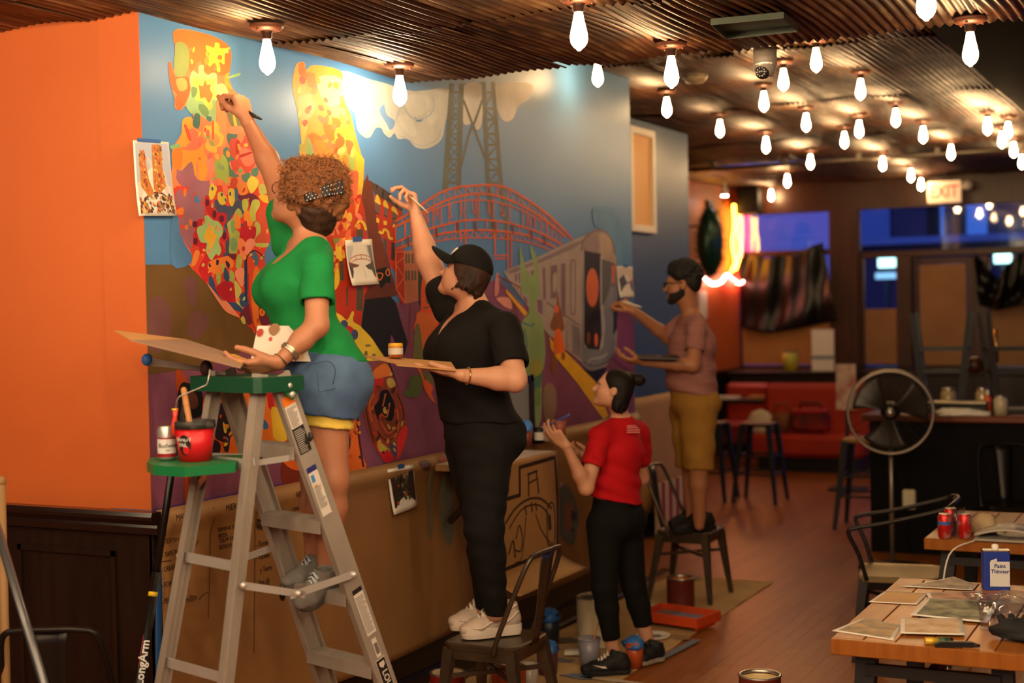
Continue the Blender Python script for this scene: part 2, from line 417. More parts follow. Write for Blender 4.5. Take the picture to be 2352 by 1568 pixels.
high = [(1372, 128, 'bulb mostly hidden behind the soffit edge above the painted wall end'), (1531, 209, 'bulb on the high ceiling beside the mural wall end'),
        (1653, 262, 'dim bulb above the slate blue wall end'), (1754, 195, 'bulb hanging just below the dome camera'), (1799, 141, 'bulb close right of the dome camera'),
        (1874, 92, 'bulb whose tip shows under the soffit right of the camera'), (1976, 165, 'dim bulb high on the ceiling right of the dome camera'),
        (1851, 247, 'bright bulb on the ceiling, below and right of the camera'), (1759, 303, 'bright bulb left of the middle of the far ceiling'),
        (2057, 236, 'dim bulb in the upper middle of the high ceiling'), (1973, 264, 'bright bulb in the upper middle of the high ceiling'),
        (1939, 291, 'dim bulb just left below the bright middle bulb'), (2120, 278, 'bright bulb right of the middle of the high ceiling'),
        (2268, 257, 'left bulb of the cluster at the right edge'), (2315, 268, 'upper right bulb of the cluster at the right edge'),
        (2301, 291, 'lower middle bulb of the cluster at the right edge'), (2328, 316, 'lower right bulb of the cluster at the right edge'),
        (2184, 322, 'bright bulb above and right of the exit sign'), (2027, 350, 'bulb above the conduit, left of the exit sign'),
        (1861, 345, 'bulb in the left middle of the far ceiling'), (1808, 392, 'bulb near the conduit above the left window'),
        (1771, 428, 'bulb nearest the left window top'), (2092, 379, 'bulb left of the exit sign, upper of two'), (2115, 402, 'bulb left of the exit sign, lower of two'),
        (2021, 418, 'bulb below the conduit over the middle window'), (2283, 406, 'bulb right of the exit sign near the window wall'),
        (2347, 346, 'bulb cut by the right edge of the picture')]
DIM = {612: .22, 917: .5, 1372: .9, 1531: .7, 1653: .3, 1976: .5, 2057: .5, 1939: .5, 1754: .6}
def glow_mat(k):
    if k == 1: return m_glow
    n = 'glowing_bulb_glass_%d' % int(k*100)
    if n not in bpy.data.materials:
        m = m_glow.copy(); m.name = n; m.node_tree.nodes['Principled BSDF'].inputs['Emission Strength'].default_value = BULB_STRENGTH*k
        if k < .5: m.node_tree.nodes['Principled BSDF'].inputs['Emission Color'].default_value = (1.0, .62, .28, 1)      # older, redder bulbs on the high ceiling
    return bpy.data.materials[n]
proto = make_bulb(); first = True
spots = [(at_z(x, y, ZL), l, DIM.get(x, 1)) for x, y, l in low] + [(at_z(x, y, ZH), l, DIM.get(x, 1)*.36) for x, y, l in high]
for X in (-5.9, -4.65, -3.4, -2.1, -.9, .35, 1.6):      # unseen bulbs continuing the grid behind the viewer, added as frontal fill
    for Y in (3.65, 2.6, 1.55, .5, -.6, -1.7):
        if (Y == 3.65 and X < -2.5) or (Y == 2.6 and X < -4): continue
        if X < -4 and Y < .6: continue
        spots.append((Vector((X, Y, ZL)), None, 1.2))
base_me = {}
for p, l, k in spots:
    o = proto if first else copy_tree(proto); first = False
    o.location = p + Vector((0, 0, .008)); o['group'] = 'bare ceiling bulbs'
    o['label'] = l or 'bare bulb added as fill over the viewer, outside the picture'
    if k != 1:
        g_ = [c for c in o.children if c.name.startswith('glass_bulb')][0]
        if k not in base_me: me = g_.data.copy(); me.materials.clear(); me.materials.append(glow_mat(k)); base_me[k] = me
        g_.data = base_me[k]
# ================================================================== the mural (flat paint on the wall plane)
mural = thing('mural', 'unfinished painted wall mural of flowers, red arch bridge, tower and grey train', 'mural', (XW, Y0, 0))
PAINT_N = 0
def paint_mat(c):
    k = 'mural_paint_%02x%02x%02x' % tuple(int(v) for v in c)
    return mat(k, c, 0.5, spec=.22, col2=tuple(max(0, v*0.9-2) for v in c), nscale=5.0, stretch=(1, 1, 1), bump=0.04, bscale=90, nmix=.55)
SECT = {'A': (340, 50, 3.92, 1.0), 'B': (380, 400, 4.356, 1.1), 'C': (640, 130, 3.648, 0.95), 'D': (740, 380, 4.126, 1.25), 'E': (740, 700, 3.734, 1.7),
        'F': (900, 400, 5.345, 1.2), 'G': (1120, 480, 3.136, 1.7), 'H': (340, 820, 4.356, 1.7), 'P': (0, 0, 1, 1.3), 'Z': (640, 150, 2.412, 1.3)}
def to_wall(sec, x, y):
    ox, oy, s, _ = SECT[sec]; p = at_x(ox + x/s, oy + y/s, XW)
    return p.y, min(max(p.z, RAIL - 0.02), ZH)
def albedo(c, g):
    l = lin(c); out = []
    for v, t in zip(l[:3], (0.92, 1.0, 1.12)):
        v = min(0.9, v*g*t); out.append(round((12.92*v if v < .0031308 else 1.055*v**(1/2.4)-.055)*255/6)*6)
    return tuple(min(255, o) for o in out)
def P(sec, name, c, pts, smooth=True, gain=None):
    """one painted patch: outline in wall metres, lying a hair proud of the wall"""
    global PAINT_N
    PAINT_N += 1
    v = [float(t) for t in pts.split()] if isinstance(pts, str) else [q for p in pts for q in p]
    q = [Vector((*to_wall(sec, v[i], v[i+1]), 0)) for i in range(0, len(v), 2)]
    q = [Vector((min(max(p.x, Y0), Y1-.002), p.y, 0)) for p in q]
    if smooth and len(q) > 3: q = smooth_poly(q, 3)
    pts3 = [(0.0006 + PAINT_N*0.000005, p.x - Y0, p.y) for p in q]
    tr = tessellate_polygon([[Vector(p) for p in pts3]])
    g = SECT[sec][3] if gain is None else gain
    return MB().add(pts3, [tuple(t) for t in tr]).build(name, paint_mat(albedo(c, g)), mural)
def EL(sec, name, c, x, y, rx, ry, gain=None):
    return P(sec, name, c, [(x + rx*math.cos(k*math.pi/5), y + ry*math.sin(k*math.pi/5)) for k in range(10)], True, gain)
def ST(sec, name, c, pts, w, closed=False, gain=None):
    """a brush stroke: polyline with a width"""
    v = [float(t) for t in pts.split()]; q = [Vector((v[i], v[i+1], 0)) for i in range(0, len(v), 2)]
    if len(q) > 2: q = smooth_poly(q, 4, closed)
    if closed: q.append(q[0])
    L = []; R = []
    for i, p in enumerate(q):
        d = (q[min(i+1, len(q)-1)] - q[max(i-1, 0)]); d.z = 0; d.normalize(); n = Vector((-d.y, d.x, 0))*w/2
        L.append((p + n)[:2]); R.append((p - n)[:2])
    global PAINT_N
    PAINT_N += 1
    mb = MB(); vs = []
    for a, b in zip(L, R):
        for t in (a, b):
            y, z = to_wall(sec, *t); vs.append((0.0006 + PAINT_N*0.000005, min(y, Y1-.002)-Y0, z))
    mb.add(vs, [(2*i, 2*i+1, 2*i+3, 2*i+2) for i in range(len(L)-1)])
    g = SECT[sec][3] if gain is None else gain
    return mb.build(name, paint_mat(albedo(c, g)), mural)
# ground colours
P('P', 'painted_ground', (98, 52, 68), '320 850 480 800 600 800 760 760 905 695 960 688 1010 690 1142 640 1200 700 1460 700 1460 1100 900 1200 320 1300', False, 2.5)
P('P', 'painted_undercoat', (104, 74, 42), '320 607 455 607 480 650 520 705 560 740 590 748 604 790 560 806 480 838 420 850 320 862', False, 1.25)
for q in ('345 690 380 690 395 740 380 800 345 800', '440 720 465 715 480 740 455 780 430 760', '425 640 450 640 450 700 430 690'):
    P('P', 'painted_undercoat', (112, 72, 66), q, True, 1.2)
ST('P', 'painted_edge', (96, 56, 116), '352 1172 600 1122 880 1068 1010 1043', 5)
# cloud
W1, W2, W3 = (226, 214, 196), (238, 228, 212), (196, 200, 202)
P('C', 'painted_cloud', W1, '520 120 760 190 900 225 1130 290 1425 270 1412 470 1390 580 1360 700 1250 768 1150 760 1080 690 1000 690 970 640 930 680 880 640 860 600 810 600 770 670 720 675 660 610 640 480 590 430 540 300')
P('C', 'painted_cloud', (120, 160, 196), '880 400 840 440 860 500 900 590 950 610 972 540 910 490 890 430', gain=1.15)
P('C', 'painted_cloud', (100, 142, 182), '1140 505 1180 530 1245 488 1215 520 1190 546 1150 540', gain=1.15)
for q in ('1000 520 1080 480 1150 600 1140 670 1080 640', '1060 330 1250 330 1260 440 1150 500 1080 450', '1240 470 1330 480 1300 560 1260 560', '690 560 760 580 830 480 900 560 930 640 860 580 800 560 740 640'):
    P('C', 'painted_cloud', W2, q)
ST('C', 'painted_cloud', W3, '980 560 1000 480 1040 420 1120 520 1250 500 1300 420 1290 340', 14)
ST('C', 'painted_cloud', W3, '1010 660 1100 700 1160 740 1240 740 1330 690 1360 600', 10)
ST('C', 'painted_cloud', W3, '800 300 860 290 900 420 960 500', 12)
P('Z', 'painted_cloud', W1, '1018 120 1125 110 1125 320 1095 356 1080 320 1040 330 1020 300', gain=1.1)
P('Z', 'painted_cloud', W1, '1198 110 1400 100 1390 180 1330 220 1300 290 1250 310 1210 240', gain=1.1)
# suspension tower
TW = (98, 100, 88)
P('Z', 'painted_tower', TW, '945 100 972 100 938 700 905 700', False); P('Z', 'painted_tower', TW, '1000 100 1026 100 1010 690 984 690', False)
P('Z', 'painted_tower', TW, '1122 90 1147 90 1172 690 1210 960 1185 960 1150 690', False); P('Z', 'painted_tower', TW, '1174 90 1197 90 1245 680 1278 960 1256 960 1222 690', False)
for i, y in enumerate((150, 240, 300, 380, 440, 520, 580, 650)):
    s_ = (y-100)/600
    ST('Z', 'painted_tower', TW, f'{960-30*s_} {y} {1012-12*s_} {y}', 14); ST('Z', 'painted_tower', TW, f'{1135+25*s_} {y} {1186+48*s_} {y}', 14)
    if i < 7:
        y2 = (240, 300, 380, 440, 520, 580, 650)[i]
        a, b = (960-30*s_, 1010-12*s_) if i % 2 else (1010-12*s_, 960-30*s_)
        ST('Z', 'painted_tower', TW, f'{a} {y} {b} {y2}', 10); ST('Z', 'painted_tower', TW, f'{b} {y} {a} {y2}', 8)
        a, b = (1135+25*s_, 1186+48*s_) if i % 2 else (1186+48*s_, 1135+25*s_)
        ST('Z', 'painted_tower', TW, f'{a} {y} {b} {y2}', 10)
ST('Z', 'painted_tower', TW, '1022 190 1060 290 1100 400 1150 530', 13); ST('Z', 'painted_tower', TW, '1128 190 1090 300 1050 400 1010 560', 13)
# brick house and tree trunk
RD, DR, OR, YE, TR = (188, 52, 32), (166, 40, 28), (226, 104, 40), (238, 182, 52), (110, 52, 36)
P('D', 'painted_house', RD, '60 210 380 230 420 620 480 1000 400 1270 360 1545 90 1560 60 1000 20 600', False)
P('D', 'painted_house', (84, 66, 58), '455 150 520 180 640 260 765 370 755 480 650 420 500 290', False)
P('D', 'painted_house', RD, '495 270 760 440 705 560 692 700 692 1010 620 930 590 760 500 500', False)
P('D', 'painted_tree_trunk', TR, '385 90 400 150 430 80 440 140 470 150 500 400 540 640 620 850 650 1000 710 1190 640 1250 410 1280 470 1100 480 900 430 650 400 420 365 300', False)
for q in ('510 180 530 190 510 230', '575 220 590 230 575 310 560 300', '630 260 660 290 640 340 610 320', '700 320 725 340 715 400 690 390'):
    P('D', 'painted_cornice', (46, 36, 34), q, False)
for (a, g, y2) in (('500 320 520 272 548 330 548 372 500 345', '500 345 546 375 540 460 505 440', '512 490 540 510 535 545 512 535'),
                   ('577 345 600 328 626 390 622 408 580 385', '584 388 621 408 614 500 583 480', '580 520 613 530 610 566 580 560'),
                   ('655 400 680 388 712 440 712 470 660 430', '664 430 706 460 700 560 662 580', '668 560 690 555 690 580 668 590')):
    P('D', 'painted_window', YE, a); P('D', 'painted_window', (108, 84, 80), g, False); P('D', 'painted_window', YE, y2, False)
ST('D', 'painted_window', (40, 28, 28), '498 440 545 470', 8); ST('D', 'painted_window', (40, 28, 28), '582 470 618 490', 8); ST('D', 'painted_window', (40, 28, 28), '662 500 704 510', 8)
ST('D', 'painted_ornament', YE, '535 625 570 640 585 605 620 625 635 685 668 692', 22)
P('D', 'painted_window', (90, 76, 78), '575 690 612 700 605 900 585 800', False); P('D', 'painted_window', (54, 46, 44), '655 720 685 740 685 900 650 890', False)
ST('D', 'painted_ornament', YE, '282 545 315 575 350 525 390 545 415 612', 24)
OL = (86, 74, 58)
for q in ('325 600 385 610 385 690 325 690', '165 900 200 900 210 1090 165 1090', '325 1150 390 1150 380 1380 320 1370', '226 1150 242 1150 242 1340 228 1330'):
    P('D', 'painted_strip', OL, q, False)
P('D', 'painted_strip', (130, 138, 62), '105 640 170 628 172 740 115 742')
P('D', 'painted_strip', YE, '185 640 220 620 220 690 185 770 190 900 150 910 165 1080 135 1165 110 1165 120 1000 130 860 125 745 170 740')
# second flower column
P('C', 'painted_flowers', (250, 172, 72), '150 60 215 50 230 110 300 70 520 120 530 260 560 400 600 480 640 640 700 850 715 900 705 1090 650 1330 600 1330 520 1320 440 1000 300 900 210 870 170 790 190 740 170 560 150 430 120 300 115 200')
for c, q in (((243, 128, 52), '370 520 480 500 560 640 480 700 400 680'), ((244, 130, 50), '250 650 300 640 370 700 360 820 290 810 240 690'), ((246, 130, 60), '165 60 210 55 240 180 210 190 170 140'),
             ((244, 140, 66), '240 130 330 170 330 260 250 250'), ((250, 196, 70), '480 600 600 620 590 740 480 740'), ((250, 196, 60), '620 730 650 790 715 860 705 960 702 1100 650 1060 650 900'),
             ((166, 182, 96), '550 820 625 830 632 930 600 962 560 930'), ((160, 186, 110), '230 740 280 740 305 820 240 850 225 800'), ((196, 180, 80), '170 740 220 730 240 780 190 802'),
             ((242, 120, 66), '560 700 620 720 620 800 580 820'), ((240, 112, 72), '560 960 660 960 664 1060 640 1310 600 1120 590 1000'), ((226, 78, 40), '500 1080 590 1070 645 1325 600 1500 400 1500 460 1300'),
             ((250, 214, 150), '330 170 520 180 525 380 420 420 340 300'), ((250, 190, 110), '170 330 300 330 290 480 200 540 170 450'), ((248, 200, 120), '420 420 540 430 560 500 460 510'),
             ((240, 120, 70), '430 740 520 740 550 800 480 830'), ((250, 150, 60), '300 700 400 720 470 800 400 850 300 830'), ((246, 200, 90), '190 560 240 560 215 700 190 735')):
    P('C', 'painted_petal', c, q)
for c, q in (((236, 120, 70), '100 470 160 460 165 560 120 600'), ((244, 160, 60), '190 450 235 440 240 600 200 590'), ((170, 160, 80), '50 520 100 490 105 590 60 612'), ((236, 100, 60), '220 640 270 600 265 700 225 720')):
    P('D', 'painted_petal', c, q)
rd = random.Random(21)
def dabs(sec, poly, n, cols, r0, r1):
    """loose brush dabs scattered inside an outline"""
    v = [float(t) for t in poly.split()]; q = list(zip(v[::2], v[1::2])); xs_, ys_ = [a for a, _ in q], [b for _, b in q]; k = 0
    while k < n:
        x, y = rd.uniform(min(xs_), max(xs_)), rd.uniform(min(ys_), max(ys_)); ins = False
        for (xa, ya), (xb, yb) in zip(q, q[1:]+q[:1]):
            if (ya > y) != (yb > y) and x < (xb-xa)*(y-ya)/(yb-ya)+xa: ins = not ins
        if not ins: continue
        k += 1; a, b, t = rd.uniform(r0, r1), rd.uniform(r0, r1)*.6, rd.uniform(.9, 2.2); P(sec, 'painted_dab', rd.choice(cols), [(x+a*math.cos(i*.9)*math.cos(t)-b*math.sin(i*.9)*math.sin(t)+rd.uniform(-3, 3), y+a*math.cos(i*.9)*math.sin(t)+b*math.sin(i*.9)*math.cos(t)+rd.uniform(-3, 3)) for i in range(7)])
WARM = [(246, 150, 60), (250, 186, 80), (240, 118, 60), (250, 206, 110), (244, 134, 80), (238, 170, 70), (226, 96, 56)]
dabs('C', '160 90 500 150 540 420 620 620 690 860 640 1000 480 860 260 820 180 700 160 420', 46, WARM + [(170, 184, 100)], 22, 48)
dabs('D', '60 240 360 250 400 600 300 560 240 900 160 1050 90 900 60 560', 40, [(206, 64, 40), (226, 90, 50), (236, 140, 60), (240, 176, 70), (180, 46, 34), (236, 120, 90)], 18, 46)
# first flower column and heart
P('A', 'painted_flowers', (246, 140, 84), '240 78 300 64 450 90 650 160 742 250 732 340 742 400 722 470 760 600 840 700 862 930 922 990 942 1150 962 1280 992 1320 1052 1450 1100 1560 1060 1700 900 2200 640 2400 300 2100 210 1700 200 1400 215 1300 215 1150 300 1000 310 880 410 870 340 760 300 790 240 780 235 690 200 560 180 400 200 370 230 430 240 200 225 150')
P('B', 'painted_flowers', (226, 70, 46), '110 120 1060 150 1085 300 1042 480 1052 560 1040 690 990 790 1005 1000 1030 1300 1050 1500 910 1562 800 1500 720 1430 560 1262 430 1112 330 1012 250 912 262 800 232 750 142 590 112 500 95 370')
for c, q in (((246, 118, 58), '240 80 450 90 650 160 742 250 740 400 700 480 520 460 470 350 380 450 360 300 340 210 240 200 225 140'), ((150, 164, 92), '250 200 290 180 345 210 370 310 350 440 310 500 255 490 230 380 240 280'),
             ((246, 108, 58), '180 380 210 375 240 490 360 500 388 600 350 690 300 780 260 790 240 690 260 660 200 570'), ((250, 168, 90), '250 520 330 510 350 600 280 620'),
             ((156, 192, 132), '455 400 500 390 500 450 540 480 570 460 615 470 620 560 640 690 605 720 605 890 540 890 470 840 390 830 340 760 360 690 380 600 370 520 400 440 450 470'),
             ((250, 204, 66), '520 210 590 235 600 190 640 195 650 240 742 232 690 290 685 385 640 360 650 440 620 450 600 370 550 405 535 350 550 290 525 260'),
             ((252, 216, 94), '400 520 440 500 480 540 500 450 520 520 610 510 590 590 620 690 570 700 580 770 540 790 490 720 420 700 440 620 395 560'),
             ((236, 124, 60), '455 570 490 580 510 525 530 570 560 560 555 610 580 660 545 730 510 680 470 690 460 620'), ((120, 150, 96), '390 590 440 600 430 660 395 680'),
             ((120, 150, 92), '455 740 520 760 545 820 520 860 460 800'), ((84, 120, 100), '420 830 465 840 455 960 400 930'), ((84, 120, 110), '530 850 570 860 560 900 525 880'),
             ((250, 206, 130), '620 570 680 560 720 640 660 700 620 660'), ((250, 170, 60), '690 480 735 460 715 520 760 610 690 560'),
             ((250, 160, 54), '310 880 390 860 400 960 440 970 480 1010 500 1130 540 1300 500 1430 460 1420 450 1280 430 1270 430 1410 380 1400 395 1250 340 1340 300 1340 310 1180 220 1150 270 1080 300 1000'),
             ((246, 122, 86), '350 990 400 960 450 1000 500 1070 440 1150 310 1150 300 1130 380 1080'), ((226, 84, 50), '320 935 345 935 388 1060 362 1062'),
             ((248, 134, 46), '215 1140 300 1150 290 1310 235 1320'), ((248, 156, 96), '610 730 690 740 702 1080 640 1100 620 900'),
             ((252, 192, 74), '495 970 520 930 560 940 600 895 640 940 640 990 680 1030 660 1110 620 1130 610 1180 540 1160 510 1120 530 1060 500 1030'), ((244, 158, 80), '540 1040 580 1000 630 1030 640 1090 590 1120 545 1100'),
             ((232, 100, 50), '570 905 590 900 592 1050 575 1050'), ((128, 126, 86), '700 680 780 680 800 830 862 920 800 945 740 930 700 790'), ((236, 200, 60), '760 840 775 840 802 940 776 946'),
             ((96, 128, 112), '710 1010 790 1000 800 1040 760 1060 740 1130 715 1080'), ((246, 150, 100), '730 950 850 940 860 990 800 1010 720 1000'),
             ((222, 86, 64), '740 1060 800 1050 840 1090 880 1000 920 990 910 1080 940 1160 960 1280 930 1330 880 1370 830 1300 800 1350 760 1340 740 1250 730 1150'),
             ((246, 128, 96), '830 1130 940 1170 950 1270 880 1300 830 1230'), ((192, 46, 40), '790 1080 820 1080 812 1200 786 1170'), ((196, 50, 44), '820 1200 920 1170 930 1185 825 1225'),
             ((100, 136, 112), '680 1140 720 1130 740 1200 780 1240 730 1260 750 1330 820 1390 730 1390 720 1270 675 1190'), ((100, 136, 116), '840 1380 920 1360 900 1430 860 1440'), ((100, 136, 116), '930 1330 990 1310 980 1390 930 1380'),
             ((172, 192, 84), '590 1300 620 1230 650 1240 660 1200 690 1210 720 1280 725 1420 690 1470 660 1420 620 1400'),
             ((170, 106, 114), '255 1330 300 1340 390 1260 430 1410 540 1430 550 1380 545 1560 440 1560 400 1500 340 1480 270 1440'), ((246, 142, 112), '520 1250 570 1230 600 1330 560 1400 600 1480 550 1540 550 1380'),
             ((156, 190, 120), '720 495 820 460 820 485 725 510'), ((130, 180, 120), '200 1115 280 1100 275 1130 205 1145')):
    P('A', 'painted_petal', c, q)
YB = (226, 196, 62); LM = (176, 180, 88); SL = (76, 82, 106); MR = (112, 42, 58); RE = (202, 38, 44)
SKY = (84, 128, 172)
for c, q in ((SKY, '60 420 130 430 150 600 230 760 260 800 240 900 60 905'), ((168, 102, 112), '95 205 140 145 180 200 230 150 285 150 275 290 380 300 380 430 270 490 290 560 280 620 250 760 215 700 150 620 140 560 190 520 120 480 180 400 100 300'),
             (SKY, '300 200 350 280 330 290 280 280'), ((240, 126, 50), '180 150 205 150 200 220 180 210'), ((240, 126, 50), '95 370 170 330 175 400 110 400'), ((240, 126, 50), '190 520 220 505 225 550 195 550'), ((238, 120, 50), '240 440 265 480 255 520 235 500'),
             ((168, 104, 114), '310 120 440 90 440 300 330 240'), ((170, 100, 110), '110 0 300 20 280 140 200 130 130 90'),
             (SL, '500 250 620 320 700 270 760 260 780 380 700 380 650 450 630 560 640 800 600 830 590 560 520 380 490 330'), (MR, '720 205 870 195 930 250 880 270 840 340 830 270 740 260'),
             (YB, '440 130 470 90 510 130 500 190 470 250 430 240'), (YB, '520 190 570 180 610 240 600 290 560 310 525 270'), (YB, '630 150 680 150 695 240 670 320 640 300 625 220'), ((236, 112, 82), '565 70 600 90 625 150 610 215 575 200'),
             ((236, 112, 82), '470 60 510 40 530 90 490 120'), ((206, 76, 50), '640 60 700 30 720 80 690 130 650 120'), ((240, 136, 60), '720 90 800 110 820 190 750 210 720 160'),
             ((232, 206, 74), '810 90 860 20 930 70 900 150 850 190'), ((204, 196, 96), '940 100 1000 110 1040 170 960 210 930 170'), ((240, 190, 60), '930 210 1060 220 1070 290 980 280'), ((70, 96, 140), '690 140 720 160 725 250 695 260'),
             (RE, '390 230 430 215 450 300 510 380 600 390 605 470 560 520 480 450 420 390 395 320'), (RE, '300 480 370 460 420 700 560 680 590 860 440 900 460 1010 400 1080 350 1010 330 930 400 800 340 790 330 720 280 710 275 600 300 560'),
             (RE, '540 560 600 545 632 600 600 670 550 662'), ((168, 194, 118), '320 530 390 490 385 430 420 410 470 460 520 470 560 520 575 590 530 660 555 760 530 815 500 800 460 860 430 830 400 760 410 690 350 680 315 590'),
             ((246, 176, 48), '420 530 470 520 480 590 510 610 490 670 470 720 430 750 430 690 385 640 400 580'), (LM, '620 480 670 440 690 380 730 340 770 410 740 440 700 420 690 540 740 590 720 700 730 770 660 800 630 770 640 650 615 520'),
             ((126, 164, 108), '650 650 690 640 718 710 690 760 650 750'), ((126, 160, 100), '650 480 690 470 690 570 660 580'), ((246, 140, 52), '700 390 740 430 750 520 720 550 690 520'), ((246, 146, 52), '780 390 820 360 860 400 870 500 830 520 790 470'),
             ((192, 190, 84), '765 260 800 245 825 260 820 340 780 380 765 320'), ((192, 190, 88), '870 260 930 260 940 320 900 390 900 460 860 470 840 360'), ((214, 84, 60), '940 370 970 320 1010 350 1040 470 1010 540 1040 640 1020 690 920 690 910 620 940 520 900 470'),
             (SKY, '1020 350 1090 340 1130 440 1110 560 1050 640 1045 520'), ((192, 190, 90), '890 480 940 500 945 580 910 620 890 680 960 690 1030 690 1010 730 900 720 885 640'),
             ((196, 36, 46), '780 480 810 470 825 550 890 520 905 570 890 640 840 650 790 690 760 725 750 670 745 570'), ((246, 140, 82), '730 640 800 690 790 860 720 790'), ((246, 142, 112), '800 680 860 640 895 700 830 790 800 800'),
             ((228, 76, 42), '820 860 860 840 900 900 920 1000 880 1150 850 1400 900 1560 870 1560 830 1200'), ((84, 110, 134), '840 800 890 770 930 850 905 942 870 850'), ((240, 120, 44), '880 960 930 940 1000 1200 1050 1500 910 1560 860 1300'),
             ((188, 180, 92), '920 1090 970 1130 960 1220 900 1200'), (MR, '930 1330 1000 1280 1050 1450 1040 1500 950 1500'), ((242, 130, 54), '430 880 560 830 640 820 680 890 660 940 600 930 560 1000 500 1000 430 960'),
             (MR, '620 800 700 800 690 860 640 830'), ((60, 40, 70), '505 860 530 860 525 905 505 905'), ((60, 40, 70), '600 860 640 900 630 940 605 910'), ((60, 40, 70), '430 890 450 900 450 930 430 920'),
             (LM, '555 900 590 910 600 1000 560 960'), (LM, '505 1000 550 990 545 1090 515 1100'), (LM, '640 950 690 1010 670 1100 640 1050'), ((200, 188, 100), '690 1060 760 1160 730 1240 775 1335 720 1312 690 1180'), (LM, '720 800 760 850 750 940 700 930'),
             ((62, 78, 112), '440 1010 480 1060 510 1180 570 1260 500 1240 430 1110'), ((62, 78, 112), '590 930 630 1000 640 1090 580 1040'), ((62, 78, 112), '800 1180 830 1300 760 1330 730 1230'), ((62, 78, 112), '610 1270 690 1280 770 1350 750 1380 640 1330'),
             ((58, 72, 104), '785 880 812 870 820 1200 790 1190'), ((192, 32, 46), '505 1130 560 1080 620 1070 680 1100 692 1270 620 1270 560 1230 510 1180'), ((242, 142, 102), '420 1110 450 1130 560 1260 610 1270 700 1380 740 1430 650 1400 570 1340'),
             ((246, 150, 112), '700 960 780 940 780 1060 760 1130 700 1030'), (MR, '760 1370 840 1300 870 1480 800 1500 740 1420'), ((190, 186, 80), '750 1440 780 1420 800 1490 770 1496'), ((240, 140, 60), '280 800 300 760 340 780 300 900 255 912')):
    P('B', 'painted_petal', c, q)
dabs('A', '260 90 640 170 720 260 700 480 560 440 380 430 360 280', 9, WARM, 18, 36); dabs('A', '330 1000 480 900 680 1080 880 1010 920 1280 700 1500 560 1480 320 1300', 22, WARM + [(236, 110, 90), (150, 176, 110)], 14, 34)
dabs('B', '420 200 1000 120 1040 680 960 1000 880 1400 560 1240 360 960 280 620', 44, [(236, 120, 60), (206, 48, 48), (190, 184, 90), (240, 160, 70), (76, 84, 112), (160, 190, 120), (244, 140, 110)], 12, 28)
for c, x, y, a, b in (((60, 80, 120), 465, 145, 10, 20), ((60, 80, 120), 560, 203, 10, 20), ((60, 80, 120), 643, 197, 10, 22), ((104, 30, 54), 415, 285, 20, 35), ((104, 30, 54), 485, 400, 20, 40), ((104, 30, 54), 558, 445, 25, 35),
                      ((104, 30, 54), 290, 500, 25, 32), ((104, 30, 54), 295, 670, 22, 35), ((104, 30, 54), 585, 615, 22, 40), ((200, 78, 30), 875, 1195, 15, 25), ((200, 78, 30), 945, 1260, 14, 25), ((200, 78, 30), 990, 1255, 12, 22), ((240, 126, 48), 962, 1378, 30, 42), ((200, 78, 30), 963, 1378, 13, 22), ((200, 78, 30), 920, 1465, 14, 25), ((240, 126, 48), 1015, 1350, 22, 50)):
    EL('B', 'painted_dot', c, x, y, a, b)
ST('B', 'painted_outline', (36, 26, 30), '800 1280 803 900 828 805 880 763 940 790 975 830', 9)
ST('B', 'painted_outline', (190, 60, 36), '825 1000 835 1250 870 1480 905 1565', 12)
# creatures low on the wall
BK = (24, 19, 18)
P('H', 'painted_mask', (150, 62, 28), '270 140 350 160 400 330 300 400'); P('H', 'painted_mask', BK, '290 400 310 300 350 250 420 262 490 215 522 300 545 440 520 590 350 600 305 480')
P('H', 'painted_mask', (80, 46, 34), '380 360 440 340 490 400 490 490 440 520 390 460'); P('H', 'painted_mask', (214, 92, 34), '430 250 490 228 500 290 450 290')
P('H', 'painted_creature', (214, 94, 30), '540 520 560 400 640 320 700 290 800 330 900 420 1000 310 1060 420 1020 820 940 970 640 960 560 700')
P('H', 'painted_flower', (44, 30, 42), '650 560 700 500 720 460 800 460 800 520 840 600 872 760 820 800 802 940 760 940 740 850 680 820 650 730'); P('H', 'painted_flower', (236, 176, 42), '745 650 775 690 782 750 757 752')
P('H', 'painted_flower', (90, 96, 120), '780 800 800 820 790 870 775 850'); P('H', 'painted_creature', (236, 170, 46), '690 300 750 310 770 420 720 440'); P('H', 'painted_creature', (44, 30, 42), '640 830 720 870 700 1000 650 1010')
P('H', 'painted_creature', (228, 104, 36), '1180 250 1250 400 1390 830 1130 830 1140 550'); P('H', 'painted_creature', (176, 34, 36), '1180 240 1230 350 1262 500 1200 500'); P('H', 'painted_creature', (234, 160, 46), '1230 500 1330 560 1385 820 1262 820 1240 700')
P('H', 'painted_creature', (52, 92, 142), '1145 620 1190 660 1196 710 1150 716'); P('H', 'painted_creature', (150, 60, 26), '370 1130 480 1120 430 1470 365 1460'); P('H', 'painted_creature', (112, 40, 28), '1340 1050 1480 1030 1550 1200 1490 1270 1340 1260')
ST('H', 'painted_outline', (70, 24, 20), '400 1140 410 1280 395 1440', 10); P('H', 'painted_creature', (214, 88, 30), '1350 1040 1470 1020 1520 1130 1420 1110')
P('E', 'painted_animal', (214, 94, 34), '270 330 340 470 305 640 305 940 330 1250 372 1400 210 1425 190 1230 200 960 260 850 290 600')
P('E', 'painted_animal', (236, 166, 46), '95 65 160 90 210 130 250 58 270 70 262 140 340 190 390 250 430 300 490 390 535 465 340 475 300 390 270 330 180 200')
P('E', 'painted_animal', (182, 40, 40), '180 190 230 180 280 230 262 330 190 250'); EL('E', 'painted_dot', (62, 66, 96), 185, 165, 32, 36); EL('E', 'painted_dot', (62, 66, 96), 275, 255, 30, 45)
